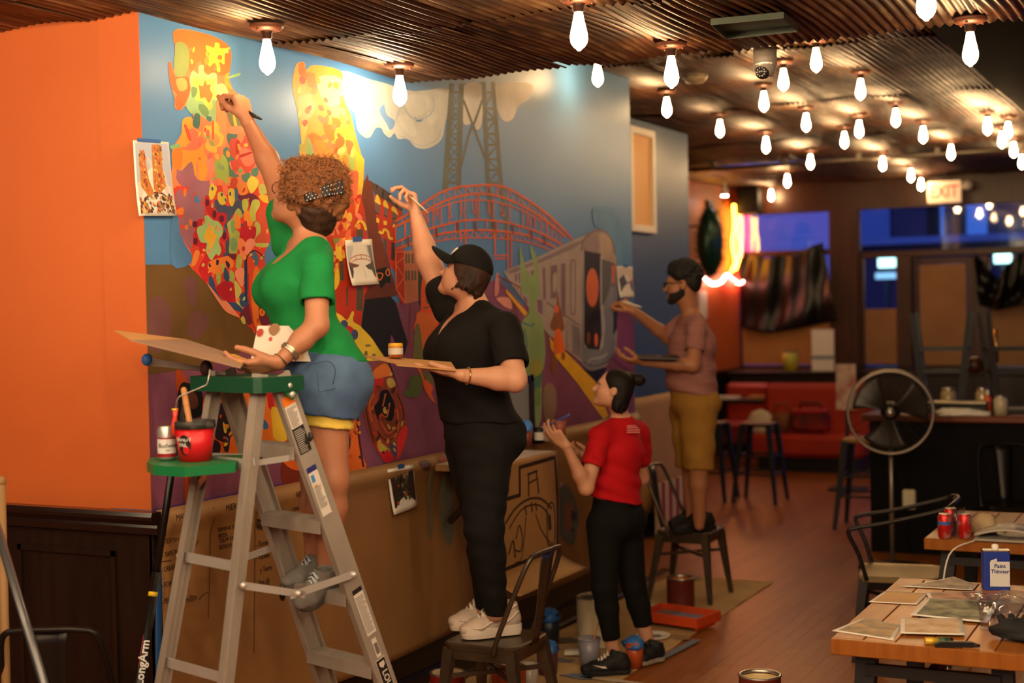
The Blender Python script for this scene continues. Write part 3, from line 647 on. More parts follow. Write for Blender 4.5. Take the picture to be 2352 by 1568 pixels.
for q in ('370 340 410 340 410 355 370 360', '360 400 385 400 380 460 355 460', '420 430 450 420 460 465 425 465'): P('E', 'painted_dot', (110, 96, 50), q)
P('E', 'painted_animal', (112, 50, 34), '290 400 320 390 345 640 300 620'); P('E', 'painted_animal', (74, 34, 50), '195 1080 240 1120 232 1235 190 1222'); ST('E', 'painted_outline', (66, 28, 28), '300 640 330 860 300 1000 320 1200 350 1390', 18)
EL('E', 'painted_eye', (70, 76, 110), 358, 600, 40, 72); EL('E', 'painted_eye', (226, 126, 40), 358, 605, 26, 56)
P('E', 'painted_shell', (128, 58, 38), '440 520 540 488 592 600 650 720 700 880 722 1060 690 1250 640 1320 560 1350 500 1300 430 1200 380 1060 350 900 345 800 380 720 400 640')
P('E', 'painted_shell', (190, 44, 38), '390 640 500 620 520 660 450 740 375 790'); P('E', 'painted_shell', (226, 110, 44), '440 560 540 500 592 590 520 620 440 632'); P('E', 'painted_shell', (150, 66, 42), '430 800 480 740 460 900 480 1050 560 1150 640 1080 620 1180 520 1200 430 1050')
P('E', 'painted_shell', BK, '500 740 560 730 592 790 620 860 602 980 560 992 500 950 480 990 440 880 480 820'); P('E', 'painted_shell', (202, 38, 44), '470 1160 560 1262 602 1260 602 1330 540 1352 500 1290 460 1220'); P('E', 'painted_shell', (200, 46, 40), '660 1090 722 1035 718 1140 650 1322 630 1240')
P('E', 'painted_shell', (182, 170, 72), '480 1170 500 1182 552 1222 540 1252 490 1256 470 1200'); P('E', 'painted_shell', (178, 150, 76), '550 640 600 630 625 690 570 710'); P('E', 'painted_shell', (74, 64, 84), '570 1200 630 1170 640 1300 610 1300')
for q in ('440 760 400 860 420 1000', '540 760 515 870', '575 840 550 960 500 930', '640 900 650 1050 600 1150 540 1140', '500 1000 560 1100 620 1060'): ST('E', 'painted_outline', (214, 96, 40), q, 10)
for q in ('360 800 390 1000 440 1180', '640 760 690 900 690 1020', '470 1080 540 1160 620 1140'): ST('E', 'painted_outline', (52, 24, 24), q, 10)
dabs('E', '420 540 560 520 640 740 700 1000 660 1240 520 1280 420 1100 370 860', 30, [(176, 60, 40), (214, 100, 44), (96, 44, 34), (60, 34, 40), (190, 150, 70)], 12, 30); dabs('H', '600 380 760 330 900 450 1000 420 1000 820 700 940 580 700', 26, [(226, 120, 40), (190, 70, 30), (236, 160, 50), (70, 36, 40)], 16, 36); dabs('E', '230 880 300 900 330 1240 350 1380 220 1400 210 1000', 16, [(230, 120, 44), (190, 76, 32), (84, 40, 40)], 12, 26)
# masked figure
P('E', 'painted_figure', BK, '360 -30 620 -30 660 100 730 320 700 430 650 380 590 250 580 330 562 460 600 560 655 725 560 490 490 390 430 290 330 190', False)
P('D', 'painted_figure', (100, 46, 30), '420 1180 480 1100 640 1090 712 1200 640 1250 410 1282'); P('D', 'painted_figure', BK, '400 1270 640 1240 690 1290 730 1420 370 1500 390 1350', False, 1.7)
P('D', 'painted_figure', BK, '505 990 600 960 640 1000 646 1110 600 1110 550 1168 525 1090', False)
ST('D', 'painted_mask_eye', (232, 120, 44), '520 1020 570 1030 545 1085 520 1060', 9, True); ST('D', 'painted_mask_eye', (232, 120, 44), '598 1010 620 980 634 1030 612 1042', 9, True)
# lattice pier, house, tree, orange figure
P('D', 'painted_pier', (186, 56, 34), '692 800 770 815 780 1305 700 1180'); P('D', 'painted_house', (190, 116, 80), '775 812 890 795 906 840 912 1280 785 1312', False)
for x in (790, 817, 850, 877):
    for y in (880, 1040): P('D', 'painted_window', (96, 88, 64), f'{x-9} {y-48} {x+9} {y-42} {x+9} {y+48} {x-9} {y+44}', False)
P('D', 'painted_tree', (52, 62, 42), '906 890 940 882 972 960 945 1280 908 1282')
for q in ('692 800 696 1180', '772 815 780 1305', '694 930 770 870', '694 940 772 1060', '696 1160 774 1060', '696 1170 778 1300', '692 820 770 815'): ST('D', 'painted_pier', (234, 112, 44), q, 9)
P('D', 'painted_figure', (226, 84, 40), '955 1000 1000 1010 1100 1160 1172 1250 1182 1340 1060 1565 870 1565 890 1440 930 1360 930 1200'); ST('D', 'painted_outline', (98, 98, 46), '1015 1155 1058 1215 1020 1300 985 1285 1000 1200', 18)
ST('D', 'painted_outline', (98, 98, 46), '950 1350 1000 1340 1040 1300', 12); ST('D', 'painted_outline', (84, 90, 50), '960 1440 1010 1470 1060 1420 1120 1430', 14)
P('E', 'painted_figure', (190, 92, 38), '800 110 830 60 1030 80 1060 0 1010 120 910 300 925 500 862 500 852 580 965 835 900 770 840 600 780 480 790 300'); P('E', 'painted_figure', (98, 92, 46), '790 200 830 180 860 420 850 490 785 470')
P('E', 'painted_leaf', (80, 92, 46), '740 630 800 600 850 620 852 720 800 792 690 770 732 710'); P('E', 'painted_leaf', (214, 84, 40), '860 640 940 680 930 762 880 740'); P('E', 'painted_leaf', (92, 92, 48), '850 580 900 570 950 640 945 690 880 630')
ST('E', 'painted_pole', (120, 56, 40), '755 0 748 300 760 370', 14)
# red arch bridge
AR = (218, 92, 40)
ARCS = ['30 580 200 480 400 340 600 220 800 160 1000 140 1200 132 1380 158 1520 230 1700 340 1900 490 2100 680 2212 805', '30 650 200 560 420 440 640 330 850 265 1040 240 1240 255 1420 310 1600 390 1800 510 2000 660 2130 770',
        '150 600 400 482 620 392 830 330 1040 318 1240 335 1440 390 1640 470 1810 570', '30 845 200 765 420 682 640 620 840 575 1040 560 1240 570 1440 600 1640 660 1840 730 2085 872',
        '50 920 260 840 480 760 640 722 840 697 1030 685 1240 690 1440 712 1640 745 1840 820 2010 905', '480 835 700 800 1000 780 1440 800 1700 850 1945 935']
def arc_y(k, x):
    v = [float(t) for t in ARCS[k].split()]; p = [(v[i], v[i+1]) for i in range(0, len(v), 2)]
    for a, b in zip(p, p[1:]):
        if a[0] <= x <= b[0]: return a[1] + (b[1]-a[1])*(x-a[0])/(b[0]-a[0])
    return p[0][1] if x < p[0][0] else p[-1][1]
for i, (a, w) in enumerate(zip(ARCS, (26, 26, 16, 24, 24, 14))): ST('F', 'painted_arch', AR, a, w)
xs = [40, 150, 260, 400, 500, 600, 690, 835, 890, 1035, 1060, 1240, 1440, 1600, 1655, 1750, 1820, 1900, 1960, 2010, 2060]
for x in xs: ST('F', 'painted_arch', AR, f'{x} {arc_y(1, x)} {x} {arc_y(3, x)}', 12)
for x in range(120, 2050, 130):
    ST('F', 'painted_arch', AR, f'{x} {arc_y(0, x)} {x} {arc_y(1, x)}', 11); ST('F', 'painted_arch', AR, f'{x+10} {arc_y(0, x+10)} {x+90} {arc_y(1, x+90)}', 9)
    ST('F', 'painted_arch', AR, f'{x} {arc_y(3, x)} {x} {arc_y(4, x)}', 10)
for x in range(500, 1900, 100): ST('F', 'painted_arch', AR, f'{x} {arc_y(4, x)} {x+50} {arc_y(5, x+50)}', 9); ST('F', 'painted_arch', AR, f'{x+50} {arc_y(5, x+50)} {x+100} {arc_y(4, x+100)}', 9)
for x in range(60, 300, 60): ST('F', 'painted_arch', AR, f'{x} {arc_y(4, x)} {x-30} {arc_y(4, x)+40}', 9)
for x, y in ((540, 712), (800, 645), (1020, 645), (1250, 648), (1475, 678), (1705, 745), (1870, 815), (190, 820)): P('F', 'painted_arch', (126, 58, 34), f'{x-16} {y-55} {x+14} {y-55} {x+18} {y+55} {x-8} {y+55}', False)
for q in ('835 700 840 850', '890 700 900 860', '1250 690 1262 980', '1412 700 1420 1180', '1460 700 1462 1190', '1235 1000 1420 995', '1250 1040 1400 1030'): ST('F', 'painted_arch', AR, q, 18)
for ch, x, y, hgt in (('I', 160, 690, 150), ('L', 228, 670, 150), ('A', 432, 560, 170), ('M', 545, 500, 180), ('S', 712, 470, 180), ('B', 845, 435, 180), ('U', 1000, 412, 190), ('R', 1188, 425, 190), ('G', 1352, 450, 180), ('I', 1597, 560, 190), ('N', 1690, 590, 150), ('R', 1745, 590, 130), ('I', 1850, 640, 130), ('T', 1890, 660, 120), ('I', 1935, 700, 110)):
    y0, z0 = to_wall('F', x, y); _, z1 = to_wall('F', x, y-hgt/2); PAINT_N += 1
    lettering(ch, (z1-z0)*2.6, paint_mat(albedo(AR, 1.2)), (XW+0.0012+PAINT_N*0.000005, y0, z0), (0, 1, 0), (0, 0, 1), 'painted_letter', mural, sx=0.62)
# train, rail, figures
GB = (148, 128, 116)
P('G', 'painted_train', GB, '110 450 370 340 600 230 690 190 780 150 860 170 910 260 925 400 932 700 925 1000 900 1062 850 1130 780 1162 700 1140 670 1100 560 1010 430 900 300 720 180 560', False)
P('G', 'painted_train', (116, 100, 96), '120 452 370 362 600 252 690 215 690 235 600 290 380 385 160 466', False)
P('G', 'painted_train', (114, 106, 112), '690 250 740 172 830 165 900 260 922 600 915 1000 880 1080 780 1160 690 1130 672 1000'); P('G', 'painted_train', (152, 126, 108), '795 180 850 180 900 260 915 390 815 350 795 300')
P('G', 'painted_train', (132, 110, 104), '690 260 720 200 790 170 795 320 695 300'); ST('G', 'painted_train', (110, 84, 80), '672 300 690 220 760 160 830 155 890 220 915 330', 14)
P('G', 'painted_train', (30, 27, 25), '694 265 700 300 812 322 815 980 800 1012 720 1006 692 960', False); EL('G', 'painted_train_sign', (186, 90, 44), 750, 565, 45, 140)
EL('G', 'painted_train_light', (110, 60, 40), 723, 930, 13, 46); EL('G', 'painted_train_light', (220, 90, 40), 778, 942, 13, 50)
P('G', 'painted_train', (150, 140, 142), '808 330 830 350 830 700 845 850 830 990 800 1020 820 900 808 700', False); P('G', 'painted_train', (84, 78, 72), '818 358 888 382 884 560 832 690 820 690', False)
P('G', 'painted_train', (70, 64, 66), '890 380 915 400 905 560 892 550', False); P('G', 'painted_train', (206, 88, 44), '892 400 912 410 905 540 894 530', False); P('G', 'painted_train', (30, 26, 26), '900 680 935 670 930 860 900 910', False)
for q in ('390 425 410 420 416 650 396 652', '450 410 496 402 492 640 450 645', '525 395 556 388 556 780 525 765', '275 452 290 448 290 480 278 482', '305 446 328 440 328 476 308 480', '190 470 205 466 206 520 194 520', '215 462 228 460 228 530 218 530', '250 620 280 640 285 690 255 670', '350 650 390 660 390 760 360 740'):
    P('G', 'painted_train_window', (112, 86, 92), q, False)
P('G', 'painted_train_window', (156, 136, 122), '466 480 492 460 492 560 470 600'); ST('G', 'painted_train_door', (114, 94, 88), '596 400 612 372 626 400 626 720 612 755 596 720', 10, True)
ST('G', 'painted_train', (112, 92, 88), '420 670 560 770 660 840', 12); P('G', 'painted_train', (110, 98, 104), '560 800 660 860 670 1080 560 1000', False); P('G', 'painted_train', (140, 122, 116), '565 810 605 830 608 1040 570 1010', False)
ST('G', 'painted_train', (148, 138, 136), '710 1120 740 1080 810 1070 860 1040', 16); ST('G', 'painted_train', (86, 78, 78), '690 1100 760 1130 860 1100 900 1040', 12); P('G', 'painted_train', (26, 23, 26), '676 1140 740 1168 850 1140 780 1245')
P('G', 'painted_platform_line', (206, 146, 28), '440 915 470 960 570 1040 770 1240 868 1490 830 1515 640 1250 490 1070 450 1000', False); P('G', 'painted_platform_line', (204, 140, 30), '130 575 285 750 262 772 128 600', False)
P('G', 'painted_path', (196, 128, 108), '60 640 150 640 172 720 120 705 90 680'); P('G', 'painted_path', (176, 110, 100), '55 470 80 480 75 600 45 620')
ST('G', 'painted_railing', (110, 50, 38), '66 480 150 520 232 566', 10)
for x in range(80, 240, 22): ST('G', 'painted_railing', (110, 56, 44), f'{x} {490+(x-80)*.5} {x} {560+(x-80)*.62}', 5)
ST('G', 'painted_railing', (110, 50, 40), '180 680 240 840', 8)
GF = (120, 138, 84)
P('G', 'painted_green_figure', GF, '230 255 265 420 300 470 330 450 300 262 350 360 372 600 340 660 345 740 390 800 412 1000 402 1130 385 1200 382 1500 340 1560 330 1220 290 1190 235 1150 240 830 290 750 290 620 240 600 228 400')
ST('G', 'painted_green_figure', (70, 110, 96), '250 820 310 840 330 820', 14); ST('G', 'painted_green_figure', (70, 110, 96), '260 860 280 1000', 12); P('G', 'painted_green_figure', (66, 104, 76), '330 1220 390 1170 372 1300 345 1400'); EL('G', 'painted_green_figure', (136, 126, 50), 345, 1140, 45, 62); EL('G', 'painted_green_figure', (100, 124, 60), 355, 1350, 26, 70)
P('G', 'painted_orange_figure', (124, 68, 38), '500 590 512 680 540 800 550 860 510 900 480 880 445 850 470 760 490 690'); P('G', 'painted_orange_figure', (212, 88, 40), '480 880 520 870 545 960 552 1030 510 1040 470 1036'); EL('G', 'painted_orange_figure', (206, 84, 48), 492, 720, 16, 28); EL('G', 'painted_orange_figure', (120, 70, 40), 470, 1110, 18, 80); EL('G', 'painted_orange_figure', (130, 70, 40), 540, 1060, 15, 30)
P('G', 'painted_blob', (126, 98, 78), '400 1290 450 1250 492 1330 482 1480 430 1545 398 1450'); P('G', 'painted_ground', (104, 50, 78), '932 700 1090 690 1090 1200 900 1080 925 1000', False, 2.2)
P('G', 'painted_haze', (100, 146, 186), '760 -10 900 -10 960 100 1000 300 960 420 925 380 900 230 830 150 770 120', True, 1.05)
# ================================================================== window wall, street, far end of the room
def yrect(x0, y0, x1, y1, Y):
    a, b = at_y(x0, (y0+y1)/2, Y), at_y(x1, (y0+y1)/2, Y); t, u = at_y((x0+x1)/2, y0, Y), at_y((x0+x1)/2, y1, Y)
    return a.x, b.x, u.z, t.z
def ybox(name, r, Y, dy, m, parent=None, bev=0.0, off=0.0):
    x0, x1, z0, z1 = r
    mb = MB().box(((x0+x1)/2, Y+off, (z0+z1)/2), (x1-x0, dy, z1-z0), bev=bev)
    if parent is not None and parent.matrix_basis != Matrix.Identity(4): local(mb, parent)
    return mb.build(name, m, parent)
m_glass = bpy.data.materials.new('window_glass'); m_glass.use_nodes = True
nt = m_glass.node_tree; nt.nodes.remove(nt.nodes['Principled BSDF']); out_ = nt.nodes['Material Output']
tr_ = nt.nodes.new('ShaderNodeBsdfTransparent'); gl_ = nt.nodes.new('ShaderNodeBsdfGlossy'); gl_.inputs['Roughness'].default_value = 0.03
mx_ = nt.nodes.new('ShaderNodeMixShader'); mx_.inputs[0].default_value = 0.10; tr_.inputs[0].default_value = (.93, .95, 1, 1)
nt.links.new(tr_.outputs[0], mx_.inputs[1]); nt.links.new(gl_.outputs[0], mx_.inputs[2]); nt.links.new(mx_.outputs[0], out_.inputs[0])
m_kraft = mat('brown_kraft_paper', (150, 108, 66), 0.6, col2=(138, 98, 58), nscale=2.5, bump=0.12, bscale=7)
m_board = mat('tan_cardboard_sheet', (176, 122, 66), 0.7, col2=(164, 112, 60), nscale=2)
m_white = mat('white_paint', (226, 220, 210), 0.5)
XL = XO
zt = ZH + 0.02
def wbar(name, x0, y0, x1, y1, dy=0.12, m=None, bev=0.01):
    return struct(ybox(name, yrect(x0, y0, x1, y1, YW), YW, dy, m or m_darkwood, None, bev))
wbar('wall_window_header', 1650, 395, 2460, 478, 0.2, bev=0); wbar('wall_window_base', 1650, 842, 2460, 1100, 0.2, m_dark, bev=0)
wbar('trim_1', 1686, 478, 1704, 842); wbar('trim_2', 1909, 470, 1976, 842, 0.18); wbar('trim_3', 1704, 575, 1909, 588); wbar('trim_4', 1976, 570, 2460, 586)
wbar('trim_5', 2062, 586, 2098, 842, 0.16); wbar('trim_6', 2236, 586, 2274, 842, 0.16); wbar('trim_7', 1976, 586, 1986, 842); wbar('trim_8', 1704, 838, 1909, 850, 0.25)
for i, (x0, y0, x1, y1) in enumerate(((1704, 478, 1909, 575), (1704, 588, 1909, 838), (1976, 470, 2460, 570), (1986, 586, 2062, 838), (2274, 586, 2460, 842))):
    w = struct(ybox('window_%d' % (i+1), yrect(x0, y0, x1, y1, YW), YW, 0.008, m_glass))
d1 = struct(ybox('door_1', yrect(2100, 590, 2112, 842, YW), YW, 0.06, m_darkwood, None, 0.008))
for q in ((2222, 590, 2236, 842), (2112, 590, 2222, 604), (2112, 830, 2222, 842)): ybox('door_stile', yrect(*q, YW), YW, 0.06, m_darkwood, d1, 0.008)
ybox('pane', yrect(2112, 604, 2222, 830, YW), YW, 0.008, m_glass, d1)
def sheet(name, label, cat, x0, y0, x1, y1, Y, m, thick=0.004):
    r = yrect(x0, y0, x1, y1, Y); return tag(ybox(name, r, Y, thick, m), label, cat)
sheet('kraft_paper_sheet', 'brown paper sheet covering the glass of the door', 'paper', 2113, 606, 2220, 838, YW-0.045, m_kraft)
sheet('kraft_paper_sheet', 'brown paper sheet on the lower half of the narrow pane left of the door', 'paper', 1987, 709, 2061, 836, YW-0.03, m_kraft)
sheet('cardboard_sheet', 'tan cardboard sheet in the lower left window under the black plastic', 'cardboard', 1706, 735, 1908, 837, YW-0.06, m_board)
sheet('kraft_paper_sheet', 'brown paper sheet in the pane right of the door', 'paper', 2276, 690, 2420, 840, YW-0.03, m_kraft)
# black plastic drapes
m_plastic = mat('black_plastic_sheet', (13, 12, 11), 0.34, spec=0.45)
def drape(name, label, pts_top, pts_bot, Y, fold, seed):
    rr = random.Random(seed); ph = [rr.random()*6 for _ in range(6)]; T = [at_y(x, y, Y) for x, y in pts_top]; B = [at_y(x, y, Y) for x, y in pts_bot]
    def lerp(P, u):
        k = min(int(u*(len(P)-1)), len(P)-2); f = u*(len(P)-1)-k; return P[k].lerp(P[k+1], f)
    def fn(u, v):
        p = lerp(T, u).lerp(lerp(B, u), v)
        p.y += fold*(math.sin(u*14+ph[0]+v*3)*.5 + math.sin(u*27+v*5+ph[1])*.3 + math.sin(v*9+u*5+ph[2])*.6*v)
        p.z += -0.05*math.sin(u*math.pi)*math.sin(v*math.pi)*1.2
        return p
    return tag(MB().grid(fn, 40, 26).build(name, m_plastic, solid=0.004), label, 'plastic sheet')
drape('plastic_sheet', 'black plastic sheet sagging across the left window', [(1702, 580), (1760, 592), (1820, 585), (1888, 556)], [(1702, 752), (1770, 764), (1840, 752), (1922, 735)], YW-0.2, 0.06, 2)
drape('plastic_sheet', 'crumpled black plastic draped at the right end of the windows', [(2238, 576), (2290, 640), (2330, 590), (2400, 540)], [(2246, 700), (2290, 712), (2340, 700), (2400, 690)], YW-0.35, 0.14, 5)
# exit sign, emergency lamp, wall speaker, conduit
ex = thing('exit_sign', 'lit white exit sign with red letters above the door', 'exit sign', at_y(2169, 441, YW-0.5))
mb = MB().box((0, 0, 0), (0.40, 0.06, 0.27), bev=.01); mb.build('housing', mat('exit_sign_face', (250, 226, 200), 0.5, emit=(255, 200, 150), estr=0.16), ex)
lettering('EXIT', 0.21, mat('exit_red', (230, 70, 50), .5, emit=(255, 70, 40), estr=0.35), ex.location + Vector((0, -.034, 0)), (1, 0, 0), (0, 0, 1), 'lettering', ex, True, sx=.8)
MB().bar((0, 0, .13), (0, 0, .45), .03, .03).build('stem', m_black, ex)
el = thing('emergency_lamp', 'small white emergency spot beside the exit sign', 'lamp', at_y(2222, 425, YW-0.4))
MB().ball((0, 0, 0), .06).build('head', m_white, el); MB().box((-.14, .02, -.02), (.2, .05, .05)).build('bracket', m_white, el)
sp = thing('wall_speaker', 'black loudspeaker in the ceiling corner left of the windows', 'speaker', at_y(1722, 462, YW-0.3))
MB().box((0, 0, 0), (.3, .24, .36), bev=.02).build('cabinet', m_black, sp); MB().disc((0, -.125, -.02), .11, (0, 1, 0)).build('cone', mat('speaker_cone', (28, 28, 28), .7), sp)
m_pipe = mat('galvanised_pipe', (120, 112, 100), 0.45, metal=.7)
def conduit(label, x0, y0, x1, y1, z):
    a, b = at_z(x0, y0, z), at_z(x1, y1, z); b.y = a.y
    o = thing('conduit_pipe', label, 'pipe', a); MB().tube([(0, 0, 0), b-a], .025).build('pipe', m_pipe, o)
    for k in range(5): MB().box((b-a)*((k+.5)/5) + Vector((0, 0, .035)), (.05, .07, .1)).build('clamp', m_pipe, o)
conduit('metal conduit running across the far ceiling above the bulbs', 1560, 392, 2460, 352, ZH-.05)
conduit('short metal conduit on the ceiling left of the exit sign', 1905, 436, 2140, 424, ZH-.03)
tl = thing('track_spot', 'small white spotlight on the ceiling over the neon sign', 'lamp', at_z(1664, 416, ZH))
MB().tube([(0, 0, 0), (0, 0, -.1)], .02).build('stem', m_white, tl); MB().lathe([(.03, -.08), (.05, -.16), (.045, -.18), (0, -.18)]).build('shade', m_white, tl)
MB().disc((0, 0, -.183), .042).build('lens', mat('spot_lens_glow', (255, 255, 255), .4, emit=(230, 250, 255), estr=60), tl)
# street outside
m_siding = mat('pale_lilac_siding', (200, 196, 226), 0.7); m_shop = mat('dusk_brick_front', (70, 60, 84), 0.8, col2=(54, 46, 70), nscale=1.2)
struct(slab('ground_street', -30, 30, YW+.3, 45, -0.3, -0.15, mat('asphalt', (50, 50, 56), .8)))
hb = thing('street_building', 'pale sided building across the street seen through the left window', 'building', (-11.8, 30, 0))
MB().box((0, 1.0, 3.9), (9.0, 2, 8.1)).build('wall', m_siding, hb)
for k in range(26): MB().box((0, -.015, 1.4+k*.16), (9.0, .03, .15)).build('siding_board', m_siding, hb)
h2 = thing('street_building', 'dark brick shop across the street seen through the wide transom', 'building', (-1.1, 30, -.15))
MB().box((0, 1.0, 1.6), (12, 2, 3.2)).build('wall', m_shop, h2); MB().box((0, -.1, 3.27), (12, .3, .14)).build('cornice', mat('blue_grey_cornice', (110, 130, 170), .6), h2)
for xx, ww in ((-5.55, .8), (-4.75, .7), (-3.95, .2), (1.4, 9.2)): MB().box((xx, 1, 4.3), (ww, 1.6, 2.0)).build('upper_pier', m_shop if xx > -5 else mat('blue_grey_cornice', ()), h2)
MB().box((0, 1, 5.6), (12, 1.8, .7)).build('upper_wall', m_shop, h2)
def sign_at(label, x0, y0, x1, y1, Y, col, st):
    r = yrect(x0, y0, x1, y1, Y); t = thing('lit_sign', label, 'sign', ((r[0]+r[1])/2, Y, -.15)); r = (r[0]-t.location.x, r[1]-t.location.x, r[2]+.15, r[3]+.15)
    MB().tube([(0, .06, 0), (0, .06, r[3])], .04).build('post', m_black, t); MB().box(((r[0]+r[1])/2, 0, (r[2]+r[3])/2), (r[1]-r[0], .1, r[3]-r[2])).build('face', mat('lit_sign_%d' % x0, (240, 255, 250), .5, emit=col, estr=st), t); return t
    return tag(ybox('lit_sign', r, Y, .1, mat('lit_sign_%d' % x0, (240, 255, 250), .5, emit=col, estr=st)), label, 'sign')
sign_at('bright green-white lit sign outside the narrow pane', 2018, 588, 2056, 614, 27, (190, 255, 235), 1.4)
sign_at('dim white lit sign under the bright one outside the narrow pane', 2012, 626, 2058, 640, 26.5, (150, 220, 235), .45)
sign_at('white-green lit sign outside the right-hand pane', 2284, 582, 2322, 604, 27, (190, 255, 235), 1.5)
sl = thing('siding_fill_lamp', 'street lamp outside, hidden above the window head', 'street lamp', (-8.0, 22.5, 0))
MB().tube([(0, 0, -.15), (0, 0, 7.2)], .06).build('pole', m_black, sl); MB().ball((0, 0, 7.3), .25).build('globe', mat('siding_fill_globe', (220, 220, 255), .5, emit=(150, 150, 255), estr=130), sl)  # unseen lamp added outdoors to brighten the pale siding
# orange wall: neon, tinsel pod
nw = thing('neon_sign', 'yellow and red neon tubes glowing on the far orange wall', 'neon sign', at_x(1678, 560, XO))
m_ny = mat('neon_yellow', (255, 220, 120), .4, emit=(255, 170, 50), estr=9); m_nr = mat('neon_red', (255, 120, 110), .4, emit=(255, 70, 60), estr=7); m_nw = mat('neon_white', (255, 240, 230), .4, emit=(255, 190, 170), estr=7)
def neon(px, m, name):
    pts = smooth_poly([at_x(x, y, XO) + Vector((.08, 0, 0)) for x, y in px], 5, False); local(MB().tube(pts, .022), nw).build(name, m, nw)
neon([(1672, 470), (1674, 520), (1670, 560), (1676, 600), (1668, 622)], m_ny, 'tube'); neon([(1684, 474), (1682, 530), (1686, 580), (1676, 618)], m_ny, 'tube'); neon([(1690, 480), (1692, 540), (1688, 590)], m_nr, 'tube')
neon([(1606, 640), (1622, 652), (1642, 648), (1656, 632), (1668, 642), (1684, 650), (1700, 644)], m_nw, 'tube'); neon([(1656, 632), (1672, 646), (1702, 650)], m_nr, 'tube')
for q in ((1625, 470), (1680, 470)): MB().box((0, 0, 0), (.05, .2, .1)).build('transformer', m_black, nw, loc=at_x(*q, XO) - nw.location + Vector((.03, 0, 0)))
pc = at_x(1631, 556, XO+.29) + Vector((-.16, 0, 0)); pod = thing('tinsel_pod', 'dark green tinsel pod hanging on the far orange wall beside the neon', 'wall decoration', pc)
MB().bar((XO-pc.x, 0, .2), (.1, 0, .2), .02, .02).build('bracket', m_black, pod); rr = random.Random(4); mb = MB().ball((.16, 0, 0), (.14, .26, .42)); mb.build('core', mat('dark_green_tinsel', (26, 62, 52), .3, metal=.4), pod)
mb = MB()
for k in range(900):
    th = math.acos(rr.uniform(-1, 1)); ph_ = rr.random()*6.283; n_ = Vector((math.sin(th)*math.cos(ph_), math.sin(th)*math.sin(ph_), math.cos(th)))
    p = Vector((.16+.14*n_.x, .26*n_.y, .42*n_.z)); q = p + n_*rr.uniform(.04, .08) + Vector((0, 0, rr.uniform(-.03, .03))); w = Vector((rr.uniform(-1, 1), rr.uniform(-1, 1), rr.uniform(-1, 1)))*.006
    mb.add([p-w, p+w, q], [(0, 1, 2)])
o = mb.build('tinsel', mat('dark_green_tinsel', (26, 62, 52)), pod, fix=False); o['kind'] = 'stuff'
tag(MB().box(at_x(1612, 700, XO)+Vector((.01, 0, 0)), (.015, .3, .35)).build('wall_notice', mat('paper_white', (226, 216, 200), .7)), 'small white notice on the far orange wall behind the man', 'notice')
slab('wall_far_wainscot', XO, XO+.05, YB1, YW, 0, 1.05, m_dark)
# ledge, banquette, sofa and what is on it
lb = thing('window_bench', 'dark wooden bench box below the left window', 'bench', (-3.9, 17.95, 0))
MB().box((0, 0, .5), (3.6, .7, 1.0), bev=.01).build('box', m_dark, lb); MB().box((0, -.02, 1.02), (3.66, .76, .04), bev=.008).build('top_board', m_dark, lb)
tc_ = thing('paint_tin', 'yellow-green paint tin on the bench below the left window', 'paint can', at_y(1815, 840, 17.9) * Vector((1, 1, 0)) + Vector((0, 0, 1.04)) if False else (at_y(1815, 840, 17.9).x, 17.9, 1.04))
MB().lathe([(0, 0), (.1, 0), (.1, .24), (0, .24)], n=18).build('body', mat('yellow_green_tin', (150, 160, 60), .4, col2=(210, 180, 60), nscale=9), tc_); MB().lathe([(.102, .23), (.104, .25), (.09, .25)], n=18).build('rim', m_pipe, tc_)
m_sofa = mat('red_sofa_vinyl', (178, 52, 30), .45, col2=(160, 42, 26), nscale=3)
a_, b_s = at_z(1722, 1082, 0), at_z(1926, 1078, 0); sx0, sx1, sy = a_.x, a_.x + 1.28, a_.y
sofa = thing('sofa', 'low red vinyl sofa under the left window', 'sofa', ((sx0+sx1)/2, sy+.4, 0)); sw = sx1-sx0
MB().box((0, 0, .08), (sw*.9, .6, .16)).build('base', m_black, sofa); MB().box((0, -.05, .30), (sw, .72, .26), bev=.05).build('seat', m_sofa, sofa); MB().box((0, .27, .66), (sw, .2, .62), bev=.06).build('backrest', m_sofa, sofa)
wb = thing('white_card', 'tall white card with a grey stripe standing behind the red sofa', 'card', (at_y(1873, 900, 17.4).x, 17.8, 1.04))
MB().box((0, 0, .26), (.28, .03, .52)).build('card', m_white, wb); MB().box((0, -.018, .17), (.285, .006, .04)).build('stripe', mat('grey_blue_stripe', (110, 130, 150), .5), wb)
def at_seat(px): return Vector((at_y(px, 1000, sy+.2).x, sy+.2, .432))
cl = thing('white_cloth', 'crumpled white cloth on the red sofa seat', 'cloth', at_seat(1748)); rr = random.Random(8)
def blob(mb, rx, ry, rz, seed, n=16, m=10, amp=.25):
    r2 = random.Random(seed); ph2 = [r2.random()*6 for _ in range(6)]; vs = []; fs = []
    for i in range(m+1):
        th = math.pi*i/m
        for k in range(n):
            t = 2*math.pi*k/n; f = 1 + amp*(math.sin(3*t+ph2[0]+2*th)*.5 + math.sin(5*t+4*th+ph2[1])*.3 + math.sin(7*th+ph2[2]+2*t)*.3)*math.sin(th)
            vs.append((rx*f*math.sin(th)*math.cos(t), ry*f*math.sin(th)*math.sin(t), max(-.3*rz, rz*f*math.cos(th))+.3*rz))
    for i in range(m):
        for k in range(n): fs.append((i*n+k, (i+1)*n+k, (i+1)*n+(k+1) % n, i*n+(k+1) % n))
    return mb.add(vs, fs, True)
blob(MB(), .16, .13, .2, 3).build('cloth', mat('white_rag', (206, 192, 168), .8), cl)
bk = thing('wicker_basket', 'brown basket on the red sofa beside the white cloth', 'basket', at_seat(1797))
